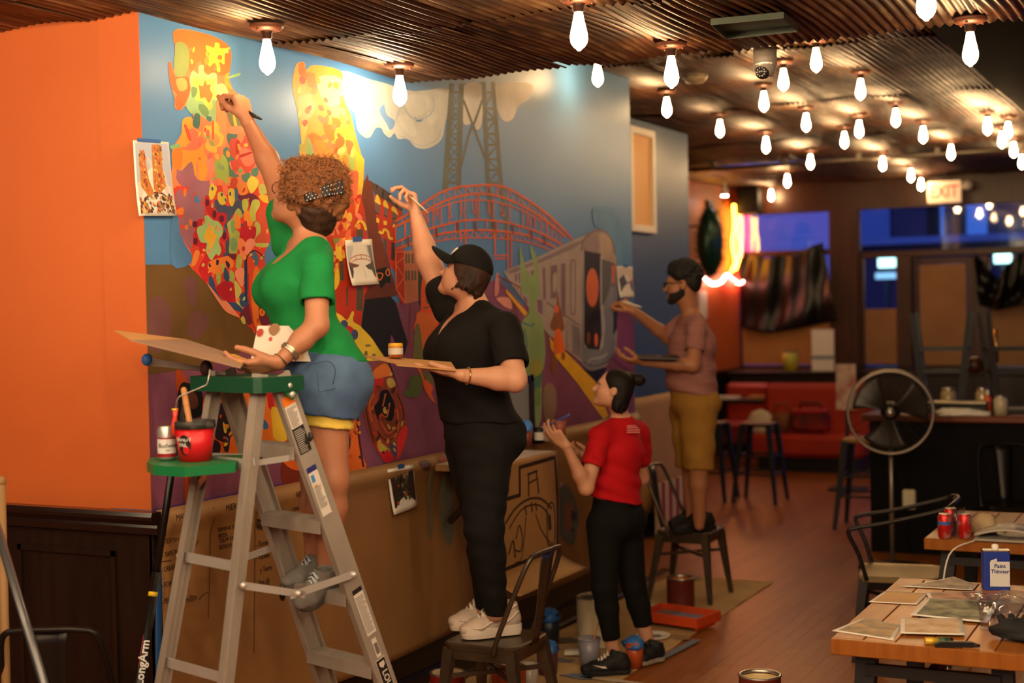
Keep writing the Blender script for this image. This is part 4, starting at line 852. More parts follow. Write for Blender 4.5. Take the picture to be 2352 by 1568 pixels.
MB().lathe([(0, 0), (.08, 0), (.1, .22), (.09, .22), (.08, .05)], n=16).build('basket', mat('brown_wicker', (120, 70, 36), .7, bump=.4, bscale=120), bk); MB().tube([(-.095, 0, .2), (-.07, 0, .33), (.07, 0, .33), (.095, 0, .2)], .012).build('handle', mat('brown_wicker', ()), bk)
bg_ = thing('tool_bag', 'red and black tool bag lying on the red sofa', 'bag', at_seat(1862))
MB().box((0, 0, .13), (.42, .22, .22), bev=.04).build('body', mat('red_black_bag', (60, 20, 18), .6, col2=(150, 30, 26), nscale=7), bg_); MB().box((0, 0, .25), (.4, .2, .05), bev=.02).build('flap', mat('red_bag_flap', (170, 40, 34), .5), bg_); MB().tube([(-.14, 0, .25), (-.1, 0, .34), (.1, 0, .34), (.14, 0, .25)], .014).build('handle', m_black, bg_)
# low table with papers at far left
ft = thing('side_table', 'dark low table with papers beside the far stools', 'table', (-5.2, at_z(1665, 1040, 0).y-.85, 0))
MB().box((0, 0, .74), (.9, .6, .05), bev=.01).build('table_top', m_dark, ft); 
for sx_ in (-1, 1):
    for sy_ in (-1, 1): MB().bar((sx_*.38, sy_*.24, 0), (sx_*.38, sy_*.24, .72), .05, .05).build('leg', m_black, ft)
for i, (dx, dy, l) in enumerate(((-.2, -.1, 'white paper stack on the dark low table beside the far stools'), (.2, .05, 'cardboard folder on the dark low table beside the far stools'))):
    tag(MB().box((ft.location.x+dx, ft.location.y+dy, .78+.0*i), (.3, .22, .03)).build('paper_stack' if i == 0 else 'folder', m_white if i == 0 else m_board), l, 'paper' if i == 0 else 'folder')
ch_ = thing('red_armchair', 'red low armchair half hidden behind the man', 'armchair', (-5.42, at_z(1640, 1050, 0).y+.35, 0))
MB().box((0, 0, .3), (.6, .5, .28), bev=.05).build('seat', m_sofa, ch_); MB().box((0, .22, .6), (.6, .14, .6), bev=.05).build('backrest', m_sofa, ch_)
# recessed blue wall window, papered wainscot, striped panel
def xrect(x0, y0, x1, y1, X):
    a, b = at_x(x0, (y0+y1)/2, X), at_x(x1, (y0+y1)/2, X); t, u = at_x((x0+x1)/2, y0, X), at_x((x0+x1)/2, y1, X); return a.y, b.y, u.z, t.z
y0_, y1_, z0_, z1_ = xrect(1440, 292, 1497, 532, XB)
z0_, z1_ = at_x(1486, 536, XB).z, at_x(1486, 300, XB).z
wn = struct(MB().box((XB+.004, (y0_+y1_)/2, (z0_+z1_)/2), (.01, y1_-y0_-.06, z1_-z0_-.06)).build('window_6', mat('tan_blind', (206, 150, 84), .6, emit=(214, 150, 80), estr=.05)))
mb = MB(); yy = (y0_+y1_)/2; zz = (z0_+z1_)/2
for (cy, cz, dy, dz) in ((y1_-.03, zz, .06, z1_-z0_-.1), (y0_+.03, zz, .06, z1_-z0_-.1), (yy, z1_-.03, y1_-y0_, .06), (yy, z0_+.03, y1_-y0_, .06)): mb.box((XB+.02, cy, cz), (.04, dy, dz), bev=.006)
mb.build('window_frame', m_white, wn)
def pw(u, v, Y0p, Y1p, z0, z1, X, amp=.012):
    y = Y0p+(Y1p-Y0p)*u; z = z0+(z1-z0)*v
    return (X + amp*math.sin(y*5+z*3) + .5*amp*math.sin(y*13-z*7), y, z)
tag(MB().grid(lambda u, v: pw(u, v, Y1+.02, YB1-.02, .2, 1.17, XB+.04), 30, 12).build('kraft_paper_sheet', mat('pale_kraft_paper', (186, 142, 88), .6, bump=.1, bscale=8), solid=.002), 'pale brown paper taped over the lower recessed blue wall behind the man', 'paper')
sp_ = thing('striped_board', 'red and white striped board leaning at the wall behind the second chair', 'board', (XB+.12, at_x(1545, 1150, XB+.12).y, .01))
for k in range(9): MB().box((.0, (k-4)*.085, .22), (.03, .084, .44)).build('stripe', mat('stripe_red', (150, 44, 28), .6) if k % 2 else mat('stripe_cream', (214, 190, 160), .6), sp_)
# dark bulkhead at the right
bx_ = at_z(2200, 112, ZH).x
slab('ceiling_bulkhead', bx_, XR, YS+.3, YW, ZH-.03, ZH, mat('matt_black', (9, 9, 9), .8, spec=.1))
slab('wall_back_left', -9.2, -9.0, -3, Y0, 0, ZL+.1, m_black); slab('wall_back_right', XR, XR+.2, -3, 2.0, 0, ZL+.1, m_black)
slab('ceiling_near', -9, XR, -3, 1.3, ZL, ZL+.1, m_black); slab('ceiling_near_right', 4.0, XR, 1.3, YS, ZL, ZL+.1, m_black)
m_back = mat('warm_plaster', (176, 150, 120), .7)
slab('wall_back_low', -9, XR, -3.2, -3, 0, .8, m_back); slab('wall_back_high', -9, XR, -3.2, -3, 2.6, ZL+.1, m_back)
for a, b in ((-9, -4.2), (-1.8, 3.4), (5.8, XR)): slab('wall_back', a, b, -3.2, -3, .8, 2.6, m_back)
# dome camera, ceiling vent, small fixtures on the ceiling
p = at_z(1757, 122, ZL) + Vector((0, 0, .02)); dc = thing('dome_camera', 'grey dome security camera on the soffit edge', 'security camera', p); m_cam = mat('grey_camera_shell', (120, 112, 104), .4)
MB().lathe([(0, 0), (.052, 0), (.052, -.05), (.05, -.075)], n=24).build('base', m_cam, dc); MB().lathe([(.052, -.062), (.054, -.07), (.05, -.08)], n=24).build('ring', mat('camera_ring', (170, 165, 155), .3, metal=.6), dc)
MB().lathe([(.05, -.075), (.046, -.1), (.034, -.122), (.0, -.13)], n=24).build('dome', m_cam, dc); MB().ball((-.005, -.022, -.105), .034).build('eyeball', mat('dark_camera_eye', (34, 32, 32), .25), dc)
mb = MB()
for k in range(10): mb.ball((-.005+.018*math.cos(k*.628), -.05, -.11+.018*math.sin(k*.628)), .0035, 6, 4)
mb.build('infrared_ring', mat('led_grey', (190, 190, 190), .3), dc)
vt = [at_z(*q, ZL-.0) for q in ((1632, 40), (1667, 74), (1835, 56), (1800, 24))]; c_ = sum(vt, Vector())/4
vo = thing('ceiling_vent', 'rectangular shiny sheet metal duct opening in the corrugated soffit', 'vent', c_); m_duct = mat('bright_sheet_metal', (52, 57, 48), .3, metal=.7)
vt = [v - c_ for v in vt]
for a, b in zip(vt, vt[1:]+vt[:1]): MB().plate([a+Vector((0, 0, -.006)), b+Vector((0, 0, -.006)), b+Vector((0, 0, -.03)), a+Vector((0, 0, -.03))], (b-a).cross(Vector((0, 0, 1))).normalized()*.004).build('flange', m_duct, vo)
MB().plate([v*.96+Vector((0, 0, -.004)) for v in vt], (0, 0, -.003)).build('inner_face', m_duct, vo)
p = at_z(1597, 172, ZH); sd = thing('smoke_detector', 'small white smoke detector on the high ceiling beyond the soffit', 'smoke detector', p)
MB().lathe([(0, 0), (.08, 0), (.08, -.02), (.06, -.05), (0, -.055)], n=20).build('body', mat('dim_white_plastic', (150, 130, 105), .5), sd); MB().lathe([(.082, -.008), (.084, -.014), (.08, -.02)], n=20).build('ring', m_pipe, sd)
# ================================================================== kraft paper on the wainscot, notes, taped photographs
XK = XW + 0.045
def paper_x(y, z):
    t = RAIL - z; b = 0.026*max(0.0, 1-abs(t-.05)/.06)
    return XK + b + 0.005*math.sin(y*2.3+z*1.7) + .0025*math.sin(y*5.1+2-z*4) + (0.012*math.sin(y*7)*max(0, .45-z) if z < .45 else 0) - (0.02*max(0, 1-t/.03) if t < .03 else 0)
m_kraftw = mat('kraft_wall_paper', (158, 116, 72), .55, col2=(142, 102, 62), nscale=1.6, bump=.1, bscale=6)
ya, yb = at_x(372, 1300, XK).y, Y1-.04
def kfn(u, v):
    y = ya+(yb-ya)*u; z0 = .27 + .012*math.sin(y*3); z = z0 + (RAIL-z0)*v**.9; return (paper_x(y, z), y, z)
kp = thing('kraft_paper_covering', 'long brown kraft paper covering the wainscot below the mural, written notes on it', 'paper', (0, 0, 0))
MB().grid(kfn, 90, 40).build('paper', m_kraftw, kp, solid=.0015)
m_ink = mat('dark_marker_ink', (62, 38, 22), .8); m_ink2 = mat('faint_marker_ink', (104, 70, 42), .8)
def kpix(x, y, off=.003):
    p = at_x(x, y, XK+.01); p.x = paper_x(p.y, p.z)+off; return p
def note(body, x, y, hpx, m=m_ink, slant=.0):
    p = kpix(x, y); q = kpix(x, y-hpx); lettering(body, (q.z-p.z)*1.3, m, p, (0, 1, slant), (0, 0, 1), 'handwriting', kp, align='LEFT', sx=.8)
for b, x, y, h in (('MAR', 400, 1190, 17), ('MIERCO', 512, 1167, 17), ('VIERNES', 672, 1136, 16), ('- TERMIN', 378, 1246, 14), ('- TAPE IN', 378, 1276, 13), ('- CREAR', 376, 1310, 13), ('- FONDO', 376, 1346, 14), ('- PEL', 376, 1384, 14), ('TERMINAR TAPE', 503, 1218, 10), ('RECESS', 505, 1232, 10), ('COLOR TAPE', 507, 1243, 10), ('RETOQUE', 507, 1258, 10),
                   ('- Termin', 592, 1252, 14), ('- Termin', 592, 1282, 14), ('y Termi', 602, 1310, 14), ('- Rep @', 594, 1342, 14), ('- Pintar', 668, 1170, 14)): note(b, x, y, h)
def kstroke(pts, w, m, name='marker_stroke'):
    v = [float(t) for t in pts.split()]; q = [Vector((v[i], v[i+1], 0)) for i in range(0, len(v), 2)]
    if len(q) > 2: q = smooth_poly(q, 4, False)
    vs = []
    for i, p in enumerate(q):
        d = q[min(i+1, len(q)-1)]-q[max(i-1, 0)]; d.normalize(); n = Vector((-d.y, d.x, 0))*w/2
        for s_ in (1, -1): vs.append(kpix((p+n*s_).x, (p+n*s_).y, .0028))
    MB().add(vs, [(2*i, 2*i+1, 2*i+3, 2*i+2) for i in range(len(q)-1)]).build(name, m, kp)
for q, w in (('488 1165 486 1300 484 1420', 2), ('588 1150 590 1300 590 1500', 2), ('438 1255 442 1268 460 1242', 3), ('420 1348 440 1335', 3), ('463 1378 468 1368 486 1358', 3), ('378 1290 400 1287', 3), ('425 1374 440 1378 455 1372 440 1370', 8)): kstroke(q, w, m_ink2)
rr = random.Random(6); pts = ' '.join(f'{600+rr.uniform(-9, 9):.0f} {1203+rr.uniform(-18, 16):.0f}' for _ in range(26)); kstroke(pts, 2, m_ink, 'scribble')
def smear(pts, c, name='paint_smear'):
    v = [float(t) for t in pts.split()]; q = smooth_poly([kpix(v[i], v[i+1], .0034) for i in range(0, len(v), 2)], 3)
    for p in q: p.x = paper_x(p.y, p.z)+.0034
    # fan of small cells so that the smear hugs the paper
    c0 = sum(q, Vector())/len(q); c0.x = paper_x(c0.y, c0.z)+.0034; n = len(q); vs = [c0] + [c0.lerp(p, .5) for p in q] + list(q)
    for p in vs: p.x = paper_x(p.y, p.z)+.0034
    MB().add(vs, [(0, 1+i, 1+(i+1) % n) for i in range(n)] + [(1+i, 1+n+i, 1+n+(i+1) % n, 1+(i+1) % n) for i in range(n)]).build(name, mat('smear_%d_%d_%d' % c, c, .6, col2=tuple(int(a*.8+b*.2) for a, b in zip(c, (158, 116, 72))), nscale=6), kp)
for q, c in (('960 1062 984 1056 982 1080 968 1078', (78, 50, 66)), ('1008 1050 1024 1047 1022 1060 1010 1062', (150, 60, 40)), ('985 1090 1000 1086 996 1150 1000 1200 992 1240 985 1200', (112, 104, 84)), ('1018 1090 1040 1080 1046 1200 1040 1250 1024 1240 1012 1160', (104, 108, 94)), ('1280 1110 1310 1120 1330 1180 1320 1250 1290 1230 1278 1170', (94, 100, 104)), ('1312 1172 1326 1178 1322 1196 1312 1190', (50, 58, 86)), ('1312 1212 1320 1215 1318 1225', (60, 50, 60)), ('1274 1112 1290 1106 1296 1114 1278 1122', (176, 148, 120)), ('1274 1132 1286 1130 1286 1146 1276 1146', (176, 148, 120)), ('1300 1160 1316 1160 1310 1220 1300 1210', (140, 86, 60))): smear(q, c)
# blue masking tape at the paper's left edge and lower edge
m_tape = mat('blue_masking_tape', (40, 96, 168), .5)
yA, yB = at_x(351, 1400, XW+.03).y, at_x(366, 1400, XW+.03).y
tag(MB().grid(lambda u, v: (XK-.004+.004*math.sin(v*9), yA+(yB-yA)*u, .12+.9*v), 3, 20).build('masking_tape', m_tape, solid=.001), 'long vertical strip of blue masking tape at the left edge of the brown paper', 'tape')
def wallpiece(x, y, w, h, X, tilt=0.0, curl=0.0):
    """frame for a sheet hung on a wall of constant X: centre, width along Y, height along Z"""
    c = at_x(x, y, X); return c, w, h
def photo(name, label, corners, X, draw, tape=None, curl=.012, m=m_white):
    """taped photograph; corners are the sheet's four corners (tl, tr, br, bl) on the wall"""
    C = [at_x(x, y, X) for x, y in corners]; base = (C[0]+C[2])/2; t = thing(name, label, 'photograph', base)
    def sp(u, v, off=0.0):
        p = C[0].lerp(C[1], u).lerp(C[3].lerp(C[2], u), v); p.x += off + .003 + curl*(v**3) + curl*.5*math.sin(u*3.0)*v; return p - base
    MB().grid(lambda u, v: sp(u, v), 6, 10).build('sheet', m, t, solid=.0008)
    k = 0
    for c, poly in draw:
        k += 1; q = [float(a) for a in poly.split()]; P2 = [Vector((q[i], q[i+1], 0)) for i in range(0, len(q), 2)]
        tr = tessellate_polygon([P2]); MB().add([sp(p.x, p.y, .0012+.00002*k) for p in P2], [tuple(f) for f in tr]).build('printed_area', mat('print_%d_%d_%d' % c, c, .45), t)
    if tape:
        T = [at_x(x, y, X) + Vector((.0065, 0, 0)) - base for x, y in tape]; MB().add(T, [(0, 1, 2, 3)]).build('tape_strip', m_tape, t, solid=.0006)
    return t
rr = random.Random(12)
def speckle(n, x0, x1, y0, y1, cols, s=.03):
    out = []
    for _ in range(n):
        x, y = rr.uniform(x0, x1), rr.uniform(y0, y1); a, b = rr.uniform(.5, 1.2)*s, rr.uniform(.5, 1.2)*s
        out.append((rr.choice(cols), f'{x-a} {y-b*.3} {x} {y-b} {x+a} {y+b*.2} {x+a*.2} {y+b}'))
    return out
fl = [(196, 110, 50), (214, 150, 60), (190, 70, 50), (160, 120, 60), (226, 190, 110), (120, 60, 40)]
photo('taped_photograph', 'photo of two flowered towers taped over the orange wall corner', [(304, 322), (386, 326), (399, 496), (312, 496)], XW+.012,
      [((176, 184, 206), '.04 .03 .96 .03 .96 .6 .04 .6'), ((206, 196, 190), '.1 .1 .8 .4 .9 .75 .05 .8 .05 .5'), ((190, 120, 60), '.12 .13 .27 .12 .34 .5 .45 .7 .3 .75 .13 .6'), ((196, 124, 60), '.5 .05 .7 .04 .75 .35 .8 .6 .6 .7 .45 .65'), ((120, 62, 42), '.06 .86 .3 .7 .6 .66 .92 .78 .95 .97 .05 .97')]
      + speckle(60, .13, .30, .14, .66, fl) + speckle(70, .49, .76, .06, .66, fl) + speckle(110, .07, .92, .72, .95, fl + [(60, 40, 40), (120, 130, 70), (90, 50, 40)]), [(312, 317), (366, 321), (366, 329), (312, 325)])
photo('taped_photograph', 'photo of the arched bridge taped beside the woman in green', [(791, 551), (853, 549), (861, 652), (800, 656)], XW+.012,
      [((196, 196, 196), '.03 .13 .95 .13 .95 .5 .03 .5'), ((70, 62, 66), '.03 .5 .95 .45 .95 .84 .05 .84'), ((196, 110, 84), '.05 .47 .12 .4 .3 .34 .5 .325 .7 .34 .86 .4 .86 .42 .7 .36 .5 .345 .3 .36 .12 .42'), ((196, 110, 84), '.05 .53 .12 .48 .3 .43 .5 .415 .7 .43 .86 .48 .86 .5 .7 .45 .5 .435 .3 .45 .12 .5'), ((150, 96, 76), '.06 .46 .08 .45 .08 .62 .06 .62'), ((150, 96, 76), '.3 .35 .315 .35 .315 .45 .3 .45'), ((150, 96, 76), '.5 .34 .515 .34 .515 .44 .5 .44'), ((150, 96, 76), '.68 .35 .695 .35 .695 .45 .68 .45'), ((176, 172, 164), '.5 .6 .51 .6 .54 .84 .52 .84'), ((110, 84, 70), '.1 .5 .4 .56 .3 .6 .08 .62'), ((50, 46, 50), '.6 .58 .93 .5 .93 .7 .7 .66'), ((120, 116, 112), '.78 .13 .92 .13 .95 .5 .85 .5'), ((226, 150, 60), '.88 .14 .95 .2 .95 .3')], [(808, 544), (829, 543), (829, 554), (808, 555)], .02)
photo('taped_photograph', 'dark crowd photo taped on the brown paper left of the woman in black', [(889, 1078), (949, 1066), (954, 1160), (899, 1182)], XK+.02,
      [((56, 46, 40), '.05 .1 .95 .08 .95 .85 .08 .88')] + speckle(60, .1, .9, .15, .8, [(30, 26, 26), (150, 130, 110), (96, 80, 66), (170, 84, 50), (70, 84, 60)], .06), [(911, 1067), (926, 1064), (927, 1074), (912, 1077)])
photo('taped_photograph', 'small photo taped on the mural end beside the painted train', [(1416, 611), (1452, 613), (1452, 683), (1420, 684)], XW+.01,
      [((214, 196, 176), '.03 .03 .97 .03 .97 .5 .03 .5'), ((60, 54, 54), '.08 .4 .3 .3 .4 .25 .55 .5 .95 .45 .95 .8 .1 .8'), ((190, 100, 70), '.85 .4 .97 .4 .97 .6 .85 .6')], [(1430, 608), (1440, 608), (1440, 614), (1430, 614)])
# shelf with supplies, hanging sketch
zS = 1.15; fr = at_z(1277, 1036, zS); ys1 = fr.y; xs1 = fr.x; ys0 = ys1-.76
sh = thing('supply_shelf', 'paper covered shelf ledge against the wall holding paint supplies', 'shelf', (XW+.075, ys0, 0))
MB().box(((xs1-XW-.08)/2, .38, zS-.015), (xs1-XW-.08, .76, .03)).build('board', m_kraftw, sh); MB().box(((xs1-XW-.08)/2, .38, zS+.002), (xs1-XW-.09, .74, .003)).build('liner', mat('paint_splashed_liner', (206, 190, 170), .6, col2=(120, 130, 160), nscale=9, nmix=.62), sh)
for yb_ in (.1, .66): MB().bar((.02, yb_, zS-.04), (xs1-XW-.1, yb_, zS-.04), .03, .04).build('bracket', m_dark, sh); MB().bar((.02, yb_, zS-.3), (xs1-XW-.12, yb_, zS-.05), .03, .03).build('bracket', m_dark, sh)
def sk(u, v, off=0.0):
    """hanging sketch sheet, curling out at the bottom"""
    y = ys0 + (ys1-ys0)*u; z = zS+.004 - .66*v; x = xs1+.006 + .01*math.sin(v*4) + (.5*(v-.82)**2*9 if v > .82 else 0) + off
    if v > .82: z = zS+.004-.66*(.82+(v-.82)*.75); y += (v-.82)*.35*u
    return Vector((x, y, z))
hs = thing('hanging_sketch', 'brown paper sketch of the bridge scene hanging from the supply shelf', 'drawing', (0, 0, 0))
MB().grid(lambda u, v: sk(u, v), 12, 30).build('sheet', mat('sketch_kraft_paper', (164, 122, 74), .6), hs, solid=.001)
def sk_line(pts, w, m=m_ink):
    v = [float(t) for t in pts.split()]; q = [Vector((v[i], v[i+1], 0)) for i in range(0, len(v), 2)]
    if len(q) > 2: q = smooth_poly(q, 4, False)
    else: q = [q[0].lerp(q[1], k/8) for k in range(9)]
    vs = []
    for i, p in enumerate(q):
        d = q[min(i+1, len(q)-1)]-q[max(i-1, 0)]; d.normalize(); n = Vector((-d.y, d.x, 0))*w/2
        for s_ in (1, -1): vs.append(sk((p+n*s_).x, (p+n*s_).y, .002))
    MB().add(vs, [(2*i, 2*i+1, 2*i+3, 2*i+2) for i in range(len(q)-1)]).build('drawn_line', m, hs)
m_thick = mat('thick_black_marker', (40, 24, 18), .7)
for q, w in (('.38 .06 .96 .05', .03), ('.95 .05 .97 .8', .025), ('.97 .79 .1 .8', .03), ('.39 .06 .37 .27', .03), ('.38 .27 .1 .27', .03)): sk_line(q, w, m_thick)
for q, w in (('.15 .45 .3 .36 .5 .32 .7 .35 .86 .45', .02), ('.2 .5 .35 .4 .5 .37 .68 .4 .82 .5', .015), ('.5 .3 .52 .12', .02), ('.66 .3 .64 .12', .02), ('.5 .2 .66 .18', .015), ('.5 .13 .66 .12', .02), ('.78 .45 .8 .7 .86 .75 .92 .7 .9 .45 .84 .4 .78 .45', .015), ('.82 .5 .84 .62', .05), ('.3 .6 .35 .5 .4 .6 .38 .7 .3 .68', .015), ('.2 .7 .26 .6 .3 .74', .02), ('.45 .45 .4 .75 .3 .78', .012), ('.6 .45 .7 .6 .92 .78', .012), ('.12 .5 .1 .7', .015), ('.44 .36 .46 .44', .02), ('.54 .35 .55 .43', .02), ('.6 .36 .62 .43', .02)): sk_line(q, w, m_ink)
# things on the shelf
def sx(px, py): p = at_z(px, py, zS+.004); return Vector((min(p.x, xs1-.06), p.y, zS+.004))
m_blue_t = mat('blue_painters_plastic', (64, 130, 214), .35); m_jar = mat('murky_plastic_cup', (150, 92, 70), .35)
def cup(name, label, p, r, h, m, rag=None):
    t = thing(name, label, 'paint cup', p); MB().lathe([(0, 0), (r*.85, 0), (r, h), (r*.93, h), (r*.8, h*.5), (0, h*.5)], n=18).build('cup', m, t); MB().lathe([(r*.99, h-.008), (r*1.06, h-.004), (r*1.02, h+.003)], n=18).build('rim', m, t)
    if rag: blob(MB(), r*1.15, r*1.15, .05, int(p[1]*100)).build('tape_wrap', rag, t, loc=(0, 0, h-.02))
    return t
cup('paint_cup', 'paint cup wrapped in blue tape on the shelf behind the woman in black', sx(1185, 1030), .04, .10, m_jar, m_blue_t)
cup('paint_cup', 'second paint cup with crumpled blue tape on the supply shelf', sx(1208, 1024), .04, .10, mat('brick_red_cup', (150, 80, 66), .4), m_blue_t)
tj = thing('black_jar', 'small black jar with white label on the supply shelf', 'jar', sx(1238, 1018)); MB().lathe([(0, 0), (.028, 0), (.028, .085), (.02, .09), (0, .09)], n=16).build('jar', m_black, tj); MB().lathe([(.0285, .02), (.0285, .065)], n=16).build('label_band', m_white, tj)
cup('paint_cup', 'clear plastic cup at the end of the supply shelf', sx(1254, 1012), .03, .08, mat('cloudy_plastic', (196, 186, 176), .3))
fm = thing('leaning_frame', 'dark framed grey panel standing on the supply shelf against the wall', 'frame', (XW+.08, at_x(1196, 980, XW+.08).y, zS+.003)); hz = at_x(1205, 862, XW+.08).z - zS
yl, yr2 = at_x(1150, 930, XW+.08).y-fm.location.y, at_x(1220, 930, XW+.08).y-fm.location.y
MB().box((0, (yl+yr2)/2, hz/2), (.012, yr2-yl, hz)).build('panel', mat('grey_frosted_panel', (150, 150, 144), .35), fm)
for (cy, cz, dy, dz) in ((yr2-.02, hz/2, .04, hz), (yl+.02, hz/2, .04, hz), ((yl+yr2)/2, hz-.02, yr2-yl, .04), ((yl+yr2)/2, .02, yr2-yl, .04)): MB().box((.01, cy, cz), (.025, dy, dz), bev=.003).build('frame_bar', m_dark, fm)
sc_ = thing('phone_screen', 'small lit pale blue screen on the shelf beside the frame', 'screen', sx(1174, 1030)+Vector((-.1, -.04, 0))); MB().box((0, 0, .17), (.012, .09, .16)).build('case', m_black, sc_); MB().box((.007, 0, .17), (.002, .08, .15)).build('display', mat('lit_screen', (210, 235, 245), .3, emit=(200, 235, 250), estr=1.2), sc_); MB().box((-.02, 0, .045), (.05, .05, .09)).build('stand', m_black, sc_)
# ================================================================== furniture
m_gun = mat('gunmetal_chair_steel', (92, 78, 64), .34, metal=.6, col2=(74, 62, 50), nscale=8, rvar=.08)
m_gund = mat('dark_chair_steel', (36, 32, 30), .35, metal=.6)
m_seatw = mat('worn_brass_seat', (150, 132, 96), .35, metal=.6)
def rrect(w, d, r, z, n=4, cx=0, cy=0):
    out = []
    for (sx_, sy_, a0) in ((1, 1, 0), (-1, 1, 90), (-1, -1, 180), (1, -1, 270)):
        for k in range(n+1):
            a = math.radians(a0+90*k/n); out.append(Vector((cx+sx_*(w/2-r)+r*math.cos(a), cy+sy_*(d/2-r)+r*math.sin(a), z)))
    return out
def loft(mb, rings, cap=True, smooth=False):
    n = len(rings[0]); vs = [v for r in rings for v in r]
    fs = [(i*n+k, i*n+(k+1) % n, (i+1)*n+(k+1) % n, (i+1)*n+k) for i in range(len(rings)-1) for k in range(n)]
    if cap: fs += [tuple(range(n))[::-1], tuple(range((len(rings)-1)*n, len(rings)*n))]
    return mb.add(vs, fs, smooth)
def steel_leg(t, a, b, w0, w1, m):
    """tapered folded-steel leg from a (top) to b (floor)"""
    mb = MB(); A = [Vector(a) + Vector((x*w0, y*w0, 0)) for x, y in ((-.5, -.5), (.5, -.5), (.5, .5), (-.5, .5))]; B = [Vector(b) + Vector((x*w1, y*w1, 0)) for x, y in ((-.5, -.5), (.5, -.5), (.5, .5), (-.5, .5))]
    loft(mb, [A, B]).build('leg', m, t)
def metal_chair(label, loc, rz, mt, ms=None, sw=.36, hgt=.455, arms=False):
    """pressed-steel cafe chair, front towards local +Y"""
    t = thing('metal_chair', label, 'chair', loc, rz); h = sw/2
    mb = MB(); loft(mb, [rrect(sw, sw, .05, hgt-.03), rrect(sw+.006, sw+.006, .05, hgt-.008), rrect(sw-.01, sw-.01, .045, hgt), rrect(sw-.05, sw-.05, .03, hgt-.004)]).build('seat', ms or mt, t)
    mb = MB(); loft(mb, [rrect(sw-.03, sw-.03, .03, hgt-.075), rrect(sw-.008, sw-.008, .045, hgt-.025)]).build('apron', mt, t)
    for sx_ in (-1, 1):
        for sy_ in (-1, 1): steel_leg(t, (sx_*(h-.03), sy_*(h-.03), hgt-.02), (sx_*(h+.035), sy_*(h+.045 if sy_ < 0 else h+.02), 0), .05, .026, mt)
    mb = MB(); mb.bar((-h+.02, -h+.02, .30), (h-.02, h-.02, .30), .012, .02).bar((-h+.02, h-.02, .30), (h-.02, -h+.02, .30), .012, .02).build('cross_brace', mt, t)
    yb = -h-.07
    hoop = smooth_poly([(-h-.008, -h+.10, hgt-.04), (-h-.012, -h+.07, hgt+.05), (-h-.005, yb+.05, hgt+.26), (-h+.02, yb, hgt+.38), (-h+.08, yb-.01, hgt+.402), (0, yb-.015, hgt+.405), (h-.08, yb-.01, hgt+.402), (h-.02, yb, hgt+.38), (h+.005, yb+.05, hgt+.26), (h+.012, -h+.07, hgt+.05), (h+.008, -h+.10, hgt-.04)], 5, False)
    if arms:
        half = [(-h-.01, h-.05, hgt-.02), (-h-.02, h-.01, hgt+.12), (-h-.03, h+.04, hgt+.235), (-h-.03, h+.0, hgt+.262), (-h-.02, h-.15, hgt+.29), (-h-.01, yb+.06, hgt+.36), (-h+.04, yb, hgt+.39)]; hoop = smooth_poly(half + [(0, yb-.03, hgt+.40)] + [(-a, b, c) for a, b, c in half[::-1]], 5, False)
    MB().tube(hoop, .0115).build('back_hoop', mt, t)
    def sp(u, v): w_ = (.055 + .05*v)*(1.5 if arms else 1); return Vector(((u-.5)*2*w_*.62, -h-.01+(yb-.015+h+.01)*v**.8 + .01*math.sin(math.pi*u), hgt-.02+.42*v))
    MB().grid(sp, 4, 8).build('back_splat', mt, t, solid=.004)
    return t
def lf(px, py, z): return at_z(px, py, z)
# the chair the woman in black stands on, the chair the man stands on, the armchair by the tables, the one cut by the left edge
CW = (lf(1157, 1491, .455) + lf(1015, 1476, .455) + lf(1260, 1447, .455)); 
cwc = (lf(1015, 1476, .455) + lf(1260, 1447, .455))/2
metal_chair('dull metal chair the woman in black stands on', (cwc.x, cwc.y, 0), math.pi/2, m_gun)
cmc = (lf(1650, 1389, 0) + lf(1677, 1360, 0) + lf(1498, 1376, 0) + lf(1533, 1357, 0))/4
metal_chair('dull metal chair the man stands on', (cmc.x, cmc.y, 0), -math.pi/2, m_gun)
arc_ = (lf(1968, 1309, .455) + lf(2222, 1301, .455))/2
metal_chair('dark metal armchair with pale seat between the two plank tables', (arc_.x-.05, arc_.y-.08, 0), math.pi/2+.15, m_gund, m_seatw, sw=.42, arms=True)
pl = at_z(110, 1446, .86); metal_chair('dark metal chair back cut by the lower left corner', (pl.x-.119, pl.y+.237, 0), math.radians(26.6), m_gund)
bc = at_z(2310, 1170, .455); metal_chair('black metal chair in the dark beyond the right table', (bc.x, bc.y+.3, 0), math.radians(200), m_gund)
# bar stools
def bar_stool(label, loc, rz=0, flip=False, hgt=.76, top=None):
    t = thing('bar_stool', label, 'bar stool', loc, rz, group='black metal bar stools', rot=(math.pi, 0, rz) if flip else None); h = .15
    if flip: t.location.z += hgt
    loft(MB(), [rrect(.30, .30, .04, hgt-.03), rrect(.31, .31, .04, hgt-.006), rrect(.30, .30, .04, hgt)]).build('seat', top or m_black, t)
    for sx_ in (-1, 1):
        for sy_ in (-1, 1): steel_leg(t, (sx_*(h-.02), sy_*(h-.02), hgt-.02), (sx_*(h+.06), sy_*(h+.06), 0), .055, .03, m_black)
    for z, s_ in ((.28, .185), (.45, .17)):
        for a, b in (((-1, -1), (1, -1)), ((1, -1), (1, 1)), ((1, 1), (-1, 1)), ((-1, 1), (-1, -1))): MB().bar((a[0]*s_, a[1]*s_, z), (b[0]*s_, b[1]*s_, z), .012, .02).build('foot_rail', m_black, t)
    return t
m_woodseat = mat('pale_wood_seat', (170, 130, 80), .45)
p = (lf(1685, 1162, 0) + lf(1790, 1147, 0))/2; bar_stool('black bar stool standing left of the red sofa', (p.x, p.y+.12, 0))
